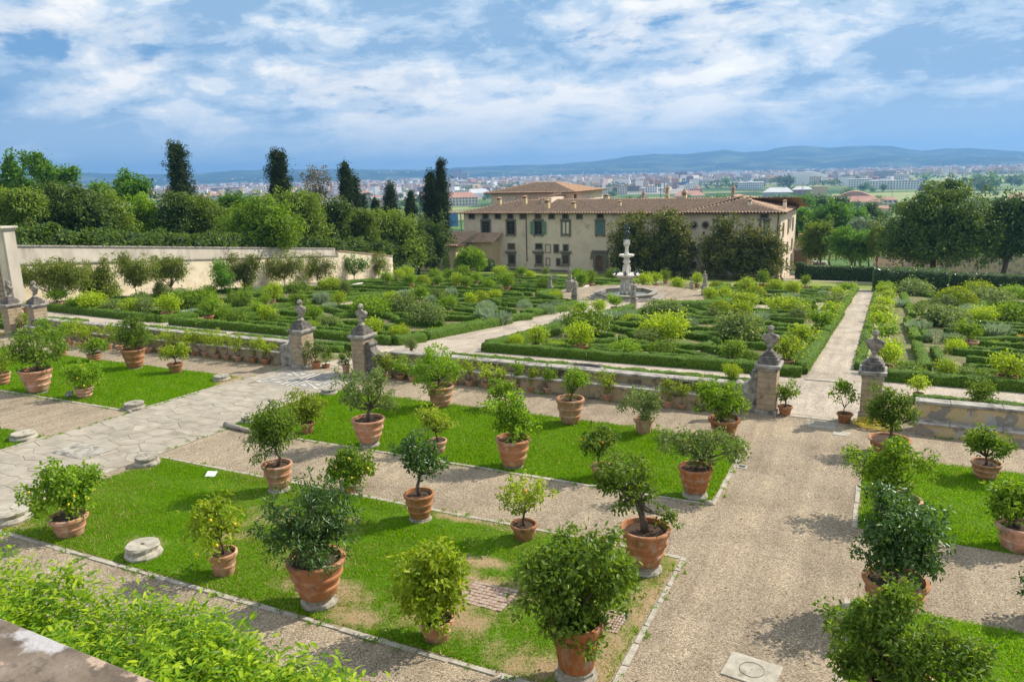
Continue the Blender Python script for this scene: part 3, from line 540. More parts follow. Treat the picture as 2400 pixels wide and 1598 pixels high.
# ------------------------------------------------------------------ flagstone path with its pebble mosaic
path = tag(link('flagstone_path', None), kind='structure')
sheet('path_bedding', MAT['joint'], -28.42, -22.75, [3.0, 30.75], zT, 0.004).parent = path
def flags():
    """irregular slabs: cells round scattered seeds, shrunk by the width of the joints"""
    r = rng_of(77); xl, xr, y0, y1 = -28.36, -22.8, 3.5, 30.7; S = []
    nx, ny = 6, 43
    for j in range(ny):
        for i in range(nx): S.append((xl + (xr - xl) * (i + .5 + r.uniform(-.3, .3) + .3 * (j % 2)) / nx, y0 + (y1 - y0) * (j + .5 + r.uniform(-.3, .3)) / ny))
    S = np.array([p for p in S if xl < p[0] < xr and not (-27.45 < p[0] < -23.65 and 27.45 < p[1] < 29.95)]); A = np.array([1.0, 1.45]); n = 0
    def clip(poly, nrm, c):
        out = []
        for a, b in zip(poly, poly[1:] + poly[:1]):
            da, db = a @ nrm - c, b @ nrm - c
            if da <= 0: out.append(a)
            if (da < 0) != (db < 0) and da != db: out.append(a + (b - a) * da / (da - db))
        return out
    for k, p in enumerate(S):
        poly = [np.array(v) for v in ((xl, y0), (xr, y0), (xr, y1), (xl, y1))]; dd = (((S - p) * A) ** 2).sum(1); g = r.uniform(.005, .013)
        for m in np.argsort(dd)[1:22]:
            nn = (S[m] - p) * A * A; l = np.linalg.norm(nn); nn = nn / l; poly = clip(poly, nn, nn @ (S[m] + p) / 2 - g)
            if len(poly) < 3: break
        if len(poly) < 3: continue
        if p[1] > 26.8:   # cut back to the border of the mosaic
            b = (-27.55, -23.55, 27.38, 30.02)
            if b[0] < p[0] < b[1]: poly = clip(poly, np.array([0, 1.0]), b[2]) if p[1] < b[2] + .1 else clip(poly, np.array([0, -1.0]), -b[3]) if p[1] > b[3] - .1 else poly
            elif p[0] <= b[0]: poly = clip(poly, np.array([1.0, 0]), b[0])
            else: poly = clip(poly, np.array([-1.0, 0]), -b[1])
            if len(poly) < 3: continue
        hz = r.uniform(.012, .02); tl = r.normal(0, .004, 2)
        link('flagstone', MB().hexa([(v[0], v[1], zT(v[1])) for v in poly], [(v[0], v[1], zT(v[1]) + hz + tl @ (v - p)) for v in poly]).mesh('flagstone', MAT['flag']), path); n += 1
    return n
NFLAG = flags()
def mosaic():
    c = np.array([-25.55, 28.7]); hx, hy = 1.95, 1.28
    def P(u, v): return (c[0] + u * hx, c[1] + v * hy)
    def quad(pts, m, z, nm): 
        link(nm, MB().hexa([(x, y, zT(y) + 0.008) for x, y in pts], [(x, y, zT(y) + z) for x, y in pts]).mesh(nm, MAT[m]), path)
    quad([P(-1, -1), P(1, -1), P(1, 1), P(-1, 1)], 'mosaic_pale', 0.016, 'mosaic_bed')
    # four bars from the centre and nested triangles between them
    for sgn in ((1, 0), (-1, 0), (0, 1), (0, -1)):
        for o in (-0.10, 0.06):
            if sgn[0]: quad([P(sgn[0] * .12, o), P(sgn[0] * .97, o), P(sgn[0] * .97, o + .07), P(sgn[0] * .12, o + .07)], 'mosaic_dark', 0.021, 'mosaic_strip')
            else: quad([P(o, sgn[1] * .12), P(o + .07, sgn[1] * .12), P(o + .07, sgn[1] * .97), P(o, sgn[1] * .97)], 'mosaic_dark', 0.021, 'mosaic_strip')
    for sx in (1, -1):
        for sy in (1, -1):
            for tri in ([(.22, .20), (.94, .20), (.94, .86)], [(.20, .24), (.86, .94), (.20, .94)]):
                t = np.array(tri); g = t.mean(0)
                for k0, k1 in ((1.0, .80), (.60, .42)):
                    o_, i_ = g + (t - g) * k0, g + (t - g) * k1
                    for e in range(3):
                        f_ = (e + 1) % 3; quad([P(sx * o_[e][0], sy * o_[e][1]), P(sx * o_[f_][0], sy * o_[f_][1]), P(sx * i_[f_][0], sy * i_[f_][1]), P(sx * i_[e][0], sy * i_[e][1])], 'mosaic_dark', 0.021, 'mosaic_strip')
mosaic()
# carved slab with a ring set in the path
mb = MB(); P0 = onT('D', 565, 1205)
mb.box(P0[0] - .9, P0[0] + .9, P0[1] - .55, P0[1] + .55, P0[2] + .028, P0[2] + .045); link('inlaid_slab', mb.mesh('inlaid_slab', MAT['coping'], bevel=.01), path)
mb = MB(); mb.lathe([(.30, .045), (.30, .056), (.38, .056), (.38, .045)], 28, tuple(P0), close=False); link('inlaid_ring', mb.mesh('inlaid_ring', MAT['kerb']), path)

# ------------------------------------------------------------------ retaining wall with bench, gate pillars and busts
def wall_run(label, x0, x1, seed, far=False, window=None):
    t = thing('retaining_wall', label, 'wall', (x0, YW - 0.8, zT(30.8)), 0)
    z0 = -0.3; L = x1 - x0; mb = MB()
    if window is None: mb.box(0, L, 0.62, 1.05, z0, 1.05)
    else:
        a, b, c, d = window
        mb.box(0, a, .62, 1.05, z0, 1.05).box(b, L, .62, 1.05, z0, 1.05).box(a, b, .62, 1.05, z0, c).box(a, b, .62, 1.05, d, 1.05)
    link('wall', mb.mesh('wall', MAT['plaster_old' if far else 'wall_old']), t)
    hb = .40 if far else .62
    link('bench', MB().box(0, L, .05, .617, z0, hb).mesh('bench', MAT['plaster_old' if far else 'wall_old']), t)
    r = rng_of(seed); s = 0.0
    while s < L - .05:
        l = min(r.uniform(1.1, 1.8), L - s); h = r.uniform(.10, .12)
        link('coping_stone', MB().box(s + .006, s + l - .006, .55, 1.12, 1.053, 1.053 + h).mesh('coping_stone', MAT['coping'], bevel=.012), t)
        link('seat_stone', MB().box(s + .006, s + l - .006, 0, .612, hb + .003, hb + .003 + h * .8).mesh('seat_stone', MAT['coping'], bevel=.012), t); s += l
    if window is not None:
        a, b, c, d = window; f = MB().box(a - .05, a, .60, 1.07, c - .05, d + .05).box(b, b + .05, .60, 1.07, c - .05, d + .05).box(a, b, .60, 1.07, d, d + .05).box(a, b, .60, 1.07, c - .05, c).box((a * .33 + b * .67) - .02, (a * .33 + b * .67) + .02, .78, .86, c, d)
        link('window_frame', f.mesh('window_frame', MAT['pietra']), t)
    return t
wall_run('long low retaining wall with stone bench left of the central gate', -51.0, -28.6, 1)
wall_run('long low retaining wall with stone bench between the two gates', -22.2, -5.4, 2)
wall_run('ochre peeling low wall with a small window at the right edge', 1.5, 14, 3, True, (4.25, 4.98, .52, .99))
def make_bust(style, seed):
    """bust on a small socle seen from behind: head, neck, draped shoulders with a hollow back and a strut"""
    mb = MB(); mb.lathe([(.17, 0), (.19, .04), (.15, .07), (.09, .14), (.10, .2), (.14, .24), (.14, .27)], 14)
    mb.ball((0, .07, .52), (.31, .16, .25), 16, 10); mb.ball((-.22, .05, .60), (.13, .13, .13)); mb.ball((.22, .05, .60), (.13, .13, .13))
    mb.ball((0, .10, .33), (.17, .11, .17)); mb.box(-.05, .05, -.05, .05, .2, .62)
    mb.tube([(-.30, -.02, .56), (-.2, -.04, .68), (0, .0, .74), (.2, -.04, .68), (.30, -.02, .56)], [.05, .06, .07, .06, .05], 8)
    if style: mb.tube([(.26, .15, .62), (.05, .24, .5), (-.2, .18, .34)], [.06, .06, .05], 8)
    mb.tube([(0, .05, .66), (0, .06, .80)], [.085, .075], 10); mb.ball((0, .07, .93), (.105, .13, .145), 14, 10)
    mb.ball((0, .20, .91), (.02, .035, .04)); mb.ball((0, .17, .85), (.06, .05, .05)); mb.ball((-.105, .06, .92), (.02, .035, .045)); mb.ball((.105, .06, .92), (.02, .035, .045))
    hr = [(.0, .02, 1.0, .11), (-.07, .03, .98, .07), (.07, .03, .98, .07), (0, -.04, .94, .10)]
    for x, y, z, k in hr: mb.ball((x, y, z), (k, k, k * .8))
    if style == 2: mb.tube([(-.09, -.02, .9), (-.1, -.06, .78)], [.05, .03], 6); mb.tube([(.09, -.02, .9), (.1, -.06, .78)], [.05, .03], 6); mb.ball((0, -.02, 1.07), (.1, .09, .07))
    return mb.fused('bust', MAT['old_marble'], 0.018)
BUSTS = [make_bust(k, k) for k in range(3)]
def pillar(x, y, label, blabel, style, side, rz=0.0, w=.74, sc=1.0):
    P = (x, y, zT(y)); t = thing('gate_pillar', label, 'pillar', P, rz, 'gate pillars', sc); d = .95
    link('plinth', MB().box(-w / 2 - .06, w / 2 + .06, -d / 2 - .06, d / 2 + .06, -.05, .2).mesh('plinth', MAT['coping'], bevel=.015), t)
    link('core', MB().box(-w / 2 + .02, w / 2 - .02, -d / 2 + .02, d / 2 - .02, .2, 1.86).mesh('core', MAT['coping']), t)
    zb = .2; n = 7
    for k in range(n):
        h = 1.62 / n; link('stone_block', MB().box(-w / 2, w / 2, -d / 2, d / 2, zb + .012, zb + h - .006).mesh('stone_block', MAT['pillar_stone'], bevel=.014), t); zb += h
    link('capital', MB().box(-w / 2 - .03, w / 2 + .03, -d / 2 - .03, d / 2 + .03, 1.825, 1.96).box(-w / 2 - .13, w / 2 + .13, -d / 2 - .13, d / 2 + .13, 1.96, 2.10).mesh('capital', MAT['coping'], bevel=.02), t)
    link('stepped_top', MB().box(-.40, .40, -.40, .40, 2.10, 2.30).box(-.33, .33, -.33, .33, 2.30, 2.40).box(-.25, .25, -.25, .25, 2.40, 2.47).box(-.18, .18, -.18, .18, 2.47, 2.53).mesh('stepped_top', MAT['dark_stone'], bevel=.012), t)
    if side:   # scrolled wing that ends the wall beside the pillar
        mb = MB(); s = side; x0 = s * (w / 2 + .01)
        prof = [(0, 0), (.95, 0), (.95, 1.0), (.62, 1.12), (.38, 1.28), (.22, 1.5), (.16, 1.72), (0, 1.72)]
        mb.hexa([(x0 + s * a, -.28, b) for a, b in prof], [(x0 + s * a, .28, b) for a, b in prof])
        for (a, b, rr) in ((.16, 1.62, .15), (.80, 1.0, .19)):
            mb.add([(x0 + s * (a + rr * math.cos(k * math.pi / 8)), yy, b + rr * math.sin(k * math.pi / 8)) for yy in (-.34, .34) for k in range(16)],
                   [tuple(range(16)), tuple(range(31, 15, -1))] + [(k, (k + 1) % 16, 16 + (k + 1) % 16, 16 + k) for k in range(16)])
        link('scroll_wing', mb.mesh('scroll_wing', MAT['dark_stone' if side > 0 else 'coping'], bevel=.01), t)
    b = link('stone_bust', BUSTS[style], None, (x, y, P[2] + 2.53 * sc), rz, sc * 1.02); tag(b, blabel, 'bust', 'busts on the gate pillars'); return t
PL = [('E', 'left pillar of the far left gate, beside the portal wall'), ]
pillar(-52.75, 31.35, 'stone gate pillar nearest the left edge, in front of the portal', 'weathered bust turned sideways on the pillar nearest the left edge', 2, 0)
pillar(-50.9, 31.9, 'stone gate pillar joined to the left end of the long retaining wall', 'draped bust on the pillar at the left end of the retaining wall', 1, 0)
pillar(-27.45, 31.0, 'left stone pillar of the central gate above the pebble mosaic', 'stone bust with hollow back on the left pillar of the central gate', 0, -1)
pillar(-23.45, 30.9, 'right stone pillar of the central gate with a scrolled wing', 'stone bust leaning slightly on the right pillar of the central gate', 1, 1)
pillar(-3.85, 31.8, 'left sandstone pillar of the right gate with dark stepped top', 'dark headed bust with pale back on the left pillar of the right gate', 0, -1)
pillar(-.02, 32.15, 'right sandstone pillar of the right gate beside the yellow hose', 'dark headed bust with split pale back on the right pillar of the right gate', 1, 0)
# gate sills and slabs set in the gravel
def ground_slab(nm, label, cat, cx, cy, w, d, mat, h=0.02, rz=0, group=None):
    t = link(nm, MB().box(-w / 2, w / 2, -d / 2, d / 2, -.02, h).mesh(nm, MAT[mat], bevel=.006), None, (cx, cy, zT(cy) + .006), rz); return tag(t, label, cat, group)
tag(link('gate_sill', MB().box(-3.3, -.5, 31.45, 31.75, zT(31.6) - .05, zT(31.6) + .03).mesh('gate_sill', MAT['kerb'], bevel=.01)), kind='structure')
tag(link('gate_sill', MB().box(-26.9, -24.0, 31.3, 31.6, zT(31.6) - .05, zT(31.6) + .03).mesh('gate_sill', MAT['kerb'], bevel=.01)), kind='structure')
tag(link('step_edge', MB().box(-3.2, -1.0, 41.3, 41.5, zL(41.4) - .05, zL(41.4) + .06).mesh('step_edge', MAT['kerb'], bevel=.01)), kind='structure')
a = onT('F', 950, 1018); ground_slab('stone_grating', 'grey stone grating slab in front of the right gate', 'grating', a[0], a[1], 1.15, .85, 'flag')
a = onT('F', 1095, 1080); ground_slab('stone_slab', 'pale plain stone slab in the gravel before the right gate pillar', 'slab', a[0], a[1], .62, .5, 'kerb')
a = onT('F', 410, 1308); s_ = ground_slab('drain_cover', 'small pale drain cover beside the corner of the middle lawn', 'drain cover', a[0], a[1], .32, .3, 'kerb'); link('drain_grid', MB().box(-.1, .1, -.08, .08, .021, .026).mesh('drain_grid', MAT['metal']), s_)
a = onT('I', 480, 1475); s_ = ground_slab('round_marked_slab', 'large pale stone slab with an incised circle at the bottom of the gravel path', 'slab', a[0], a[1] - .05, .98, .80, 'kerb', .03, -.12)
link('incised_ring', MB().lathe([(.22, .032), (.22, .036), (.235, .036), (.235, .032)], 32, close=False).mesh('incised_ring', MAT['dark_stone']), s_)
link('centre_hole', MB().lathe([(.0, .034), (.012, .034)], 8, close=False).mesh('centre_hole', MAT['dark_stone']), s_)
# hose, little signs, brick squares
def hose():
    P = onT('F', 1325, 1038); pts = []
    for k in range(190):
        a = k * .34; rr = .55 + .16 * math.sin(k * .37) + .06 * math.sin(k * 1.9); pts.append((P[0] + rr * math.cos(a) * 1.1, P[1] + rr * math.sin(a) * .75, P[2] + .03 + k * .0011 + .02 * math.sin(k * .7)))
    tag(link('garden_hose', MB().tube(pts, .018, 5).mesh('garden_hose', MAT['hose'], sm=True)), 'coiled yellow garden hose behind the tree beside the right gate pillar', 'hose')
    pts = [(-53.6 + .5 * math.cos(k * .4) * (1 + .2 * math.sin(k)), 30.6 + .4 * math.sin(k * .4), zT(30.6) + .03 + k * .001) for k in range(80)]
    tag(link('garden_hose', MB().tube(pts, .02, 5).mesh('garden_hose', MAT['hose'], sm=True)), 'yellow hose coil on the ground at the left edge beside the first pillar', 'hose')
hose()
a = onT('D', 1458, 1375); t = thing('plant_label_board', 'small white tilted plate standing in the nearest lawn', 'sign', a, .3)
link('plate', MB().hexa([(-.17, -.1, .04), (.17, -.1, .04), (.17, .12, .14), (-.17, .12, .14)], [(-.17, -.105, .055), (.17, -.105, .055), (.17, .115, .155), (-.17, .115, .155)]).mesh('plate', MAT['white_paint']), t); link('stake', MB().box(-.01, .01, -.0, .02, 0, .08).mesh('stake', MAT['metal']), t)
a = onT('D', 483, 835); t = thing('plant_label_board', 'small dark tilted plate at the edge of the lawn beyond the path', 'sign', a, .3)
link('plate', MB().hexa([(-.16, -.1, .10), (.16, -.1, .10), (.16, .10, .32), (-.16, .10, .32)], [(-.16, -.12, .11), (.16, -.12, .11), (.16, .08, .33), (-.16, .08, .33)]).mesh('plate', MAT['dark_stone']), t); link('stake', MB().box(-.012, .012, -.02, .01, 0, .2).mesh('stake', MAT['metal']), t)
def brick_square(cx, cy, w, d, label, seed):
    t = thing('brick_square', label, 'brick paving', (cx, cy, zT(cy) + .02)); r = rng_of(seed); n, m = 9, 8
    link('bed', MB().box(-w / 2 - .04, w / 2 + .04, -d / 2 - .04, d / 2 + .04, -.04, .01).mesh('bed', MAT['joint']), t)
    me = [MB().box(-w / n / 2 + .008, w / n / 2 - .008, -d / m / 2 + .008, d / m / 2 - .008, 0, .045).mesh('brick', MAT['brick'], bevel=.006) for _ in range(1)][0]
    for i in range(n):
        for j in range(m): link('brick', me, t, (-w / 2 + (i + .5) * w / n, -d / 2 + (j + .5) * d / m, r.normal(0, .005)), r.normal(0, .05))
brick_square(*onT('H', 1010, 978)[:2], 1.15, .95, 'square of worn red bricks set in the nearest lawn', 3)
brick_square(*onT('H', 1850, 1150)[:2], .6, .8, 'square of greyish bricks beside the largest front pot', 4)
# old column bases left lying on the lawn corners
def column_base(P, rx, label, seed, tall=.28, mat='stone'):
    r = rng_of(seed); s = rx / .5; n = 14; mb = MB()
    prof = [(.52, -.04), (.54, .08), (.50, .13), (.44, .17), (.47, .22), (.48, .27), (.45, .30), (.08, .30), (.07, .27)]
    mb.lathe([(a * s, b * tall / .3) for a, b in prof], n, (0, 0, 0), ph=r.uniform(0, 1)); mb.v = [tuple(np.array(v) + r.normal(0, .012, 3) * s) for v in mb.v]
    t = link('column_base', mb.mesh('column_base', MAT[mat]), None, P); tag(t, label, 'column base', 'old stone column bases'); return t
CB = [('D', 1530, 712, 112, 'flat round stone base at the far corner of the lawn beyond the path'), ('D', 928, 905, 135, 'grey round stone base at the near corner of the lawn beyond the path'), ('D', 165, 1115, 165, 'pale oval stone base at the left edge of the flagstone path'),
      ('D', 1015, 1295, 160, 'broken stone base at the top corner of the nearest lawn'), ('G', 80, 445, 250, 'cream coloured stone base at the left picture edge by the path'), ('G', 992, 690, 232, 'smooth pale round stone base alone on the nearest lawn'),
      ('D', 1710, 1005, 90, 'small stone base at the near left corner of the middle lawn'), ('D', 2270, 805, 112, 'stone base with dark side near the mosaic on the middle lawn')]
for i, (z, x, y, w, lb) in enumerate(CB):
    P = onT(z, x, y); column_base((P[0], P[1], zT(P[1]) + .02), w * ZS / pxm(P) / 2, lb, 50 + i, .26 if i not in (3, 4, 5) else .32, 'kerb' if i in (4, 5, 2) else 'stone')
for z, x, y, lb in (('D', 893, 935, 'small dark stone ball at the corner of the lawn beyond the path'), ('F', 180, 1565, 'small brown stone ball at the corner of the middle lawn')):
    P = onT(z, x, y); tag(link('corner_ball', MB().ball((0, 0, .05), (.13, .1, .09), 10, 7).mesh('corner_ball', MAT['stone'], sm=True), None, P), lb, 'stone')
P = onT('D', 1640, 1052); tag(link('fallen_stone_roll', MB().tube([(-.75, .1, .1), (0, 0, .1), (.8, -.1, .09)], [.12, .1, .09], 9).mesh('fallen_stone_roll', MAT['stone'], sm=True), None, P), 'long dark rounded edging stone at the near corner of the middle lawn', 'edging stone')
# oval stone basin on the terrace wall side
P = onL('E', 1678, 668); mb = MB().lathe([(.62, -.1), (.72, .1), (.98, .28), (1.05, .36), (1.05, .44), (.90, .44), (.82, .30), (.2, .22), (.0, .22)], 26, sy=.62)
tag(link('stone_basin', mb.mesh('stone_basin', MAT['dark_stone'], sm=False), None, P), 'dark oval stone basin beyond the middle of the retaining wall', 'basin')
# ------------------------------------------------------------------ terracotta pots
POTP = {
 'banded': [(.58, 0), (.62, .03), (.70, .25), (.76, .27), (.765, .33), (.73, .36), (.82, .55), (.88, .57), (.885, .63), (.85, .66), (.90, .85), (.97, .87), (1.0, .92), (1.0, .97), (.97, 1.0), (.87, 1.0), (.855, .93), (.82, .80), (0, .80)],
 'simple': [(.62, 0), (.66, .03), (.84, .74), (.86, .78), (.97, .80), (1.0, .84), (1.0, .97), (.97, 1.0), (.86, 1.0), (.84, .94), (.80, .82), (0, .82)],
 'ringed': [(.60, 0), (.64, .04), (.74, .40), (.79, .42), (.79, .48), (.76, .5), (.88, .80), (.98, .83), (1.0, .9), (.99, .97), (.95, 1.0), (.86, 1.0), (.84, .93), (.80, .82), (0, .82)]}
def pot_mesh(style, seg, mat, seed=0):
    mb = MB().lathe(POTP[style], seg, close=False); r = rng_of(seed)
    mb.v = [tuple(np.array(v) * (1 + np.r_[vnoise(np.array([v[0], v[1]]), seed, 1.5) * .012, vnoise(np.array([v[0], v[1]]), seed + 1, 1.5) * .012, 0])) for v in mb.v]
    me = mb.mesh('terracotta_pot', MAT[mat], sm=True)
    bm = bmesh.new(); bm.from_mesh(me)
    for e in bm.edges:
        if len(e.link_faces) == 2 and e.calc_face_angle(0) > .7: e.smooth = False
    bm.to_mesh(me); bm.free(); return me
POTS = {}
for st in POTP:
    for mt in ('terracotta', 'terracotta_pale'):
        POTS[st, mt] = pot_mesh(st, 28, mt, len(POTS)); POTS[st, mt, 'far'] = pot_mesh(st, 14, mt, len(POTS))
def soil_mesh(seed):
    r = rng_of(seed); V = [(0, 0, .05)]; F = []; k = 18
    for j, rr in enumerate((.3, .6, .87)):
        for i in range(k): a = 6.283 * i / k; V.append((rr * math.cos(a), rr * math.sin(a), r.normal(.02, .02)))
    F = [(0, 1 + i, 1 + (i + 1) % k) for i in range(k)] + [(1 + j * k + i, 1 + (j + 1) * k + i, 1 + (j + 1) * k + (i + 1) % k, 1 + j * k + (i + 1) % k) for j in range(2) for i in range(k)]
    me = bpy.data.meshes.new('soil'); me.from_pydata(V, [], F); me.materials.append(MAT['soil']); return smooth(me)
SOIL = soil_mesh(3)
def plinth_mesh(seed):
    r = rng_of(seed); mb = MB().lathe([(1.0, 0), (1.06, .3), (.98, .55), (.86, .7), (.88, .9), (.84, 1.0), (0, 1.0)], 11, close=False)
    mb.v = [tuple(np.array(v) * (1 + r.normal(0, .035, 3) * np.array([1, 1, .3]))) for v in mb.v]; return mb.mesh('stone_base', MAT['stone'])
PLINTH = [plinth_mesh(k) for k in range(3)]
FRUIT = {k: MB().ball((0, 0, 0), (.036, .036, .042), 8, 6).mesh(k, MAT[k], sm=True) for k in ('lemon', 'orange')}

def view_right(P):
    n = np.array([P[0], P[1], 0]); n /= np.linalg.norm(n); return np.array([n[1], -n[0], 0]), n
def blobs3(P, zone, blobs, depth=0.9):
    """ellipses seen in the photograph become ellipsoids around the plant at P (relative to P)"""
    rt, fw = view_right(P); k = pxm(P); out = []; zs = 1.01911 if zone == 'W' else 1.0 if zone == 'P' else ZS
    tilt = math.cos(math.asin(min(.9, -P[2] / np.linalg.norm(P))))
    for i, b in enumerate(blobs):
        c = upright(P, zone, b[0], b[1]) - P; rx, ry = b[2] * zs / k, b[3] * zs / k / max(.75, tilt); rd = rx * depth
        off = fw * (rd * .35 * ((i * 7) % 3 - 1) if i else 0); R = np.array([max(rx, .05)] * 2 + [max(ry, .05)])
        out.append((c + off, R))
    return out
def lift(P, dz): P = np.array(P, float); P[2] += dz; return P

def potted(z, base, rim, blobs, label, mat='lf_bright', style='banded', pmat='terracotta', plinth=None, n=1500, L=.10, ratio=.46, fruit=None, nfruit=0, trunk=.045, seed=0, mode='full', inner=.35, droop=.25, lowz=None, lobes=.34, upness=.5, twig=9, base_fn=onT, split=None, soil=True, group='potted citrus trees on the terrace lawns', cat='potted tree'):
    """base = pixel of the pot's foot, rim = (left px, right px, centre y px)"""
    B = base_fn(z, *base); zs = 1.01911 if z == 'W' else 1.0 if z == 'P' else ZS
    if plinth:
        B = np.array(base_fn(z, base[0], plinth[1])); 
    k = pxm(B); R = (rim[1] - rim[0]) * zs / k / 2
    ph = 0.0
    if plinth:
        plab = label if len(label.split()) <= 11 else ' '.join(label.split()[:11]).rstrip('ofainthe ') if False else ' '.join(label.split()[:11])
        while plab.split()[-1] in ('a', 'the', 'of', 'in', 'at', 'by', 'on', 'with', 'and', 'under', 'low', 'large'): plab = plab.rsplit(' ', 1)[0]
        ph = max(.06, (upright(B, z, base[0], base[1]) - B)[2] * .95)
        pr = (plinth[0] * zs / k / 2)
        p = link('stone_pedestal', PLINTH[seed % 3], None, B, seed * 1.3, (pr, pr, ph)); tag(p, 'rough stone pedestal under the ' + plab, 'pedestal', 'stone pedestals under the large pots')
    Pb = lift(B, ph); rimz = upright(Pb, z, (rim[0] + rim[1]) / 2, rim[2])[2] - Pb[2]; H = max(.55 * R, rimz)
    t = thing('potted_citrus_tree', label, cat, Pb, 0, group)
    far = R * k < 30
    link('terracotta_pot', POTS[(style, pmat, 'far')] if far else POTS[style, pmat], t, (0, 0, 0), seed * .7, (R, R, H))
    if soil: link('soil', SOIL, t, (0, 0, H * .86), seed, (R * .98, R * .98, H * .6))
    bl = blobs3(Pb, z, blobs); re_ = rng_of(seed + 31); main = [(c * 1.0, rr * .9) for c, rr in bl]; bl = list(main)
    for _ in range(8 if not far else 4):   # shoots that break the outline
        c, rr = main[re_.integers(len(main))]; dv = unit(re_.normal(size=3) + np.array([0, 0, .35])); bl.append((c + dv * rr * re_.uniform(.85, 1.2), np.array([1, 1, 1.15]) * rr.mean() * re_.uniform(.18, .34)))
    if lowz is not None: pass
    link('trunk', branches_mesh('trunk', (0, 0, H * .85), main, trunk * (R / .45) ** .5, MAT['bark'], seed, 2 if len(bl) > 2 else 3, .13, split=split), t)
    link('crown', crown_mesh('crown', bl, int(n * 1.4), L * 1.08, MAT[mat], seed, ratio, twig, None, inner, lobes + .12, droop, upness, mode, clump=(22, L * 1.25)), t)
    r = rng_of(seed + 70)
    for i in range(nfruit):
        c, rr = main[r.integers(len(main))]; d = unit(r.normal(size=3) + np.array([-fw_(Pb)[0] * .9, -fw_(Pb)[1] * .9, -.4])); link(fruit, FRUIT[fruit], t, c + d * rr * .95, 0, r.uniform(.8, 1.25))
    return t
def fw_(P): n = np.array([P[0], P[1], 0]); return n / np.linalg.norm(n)

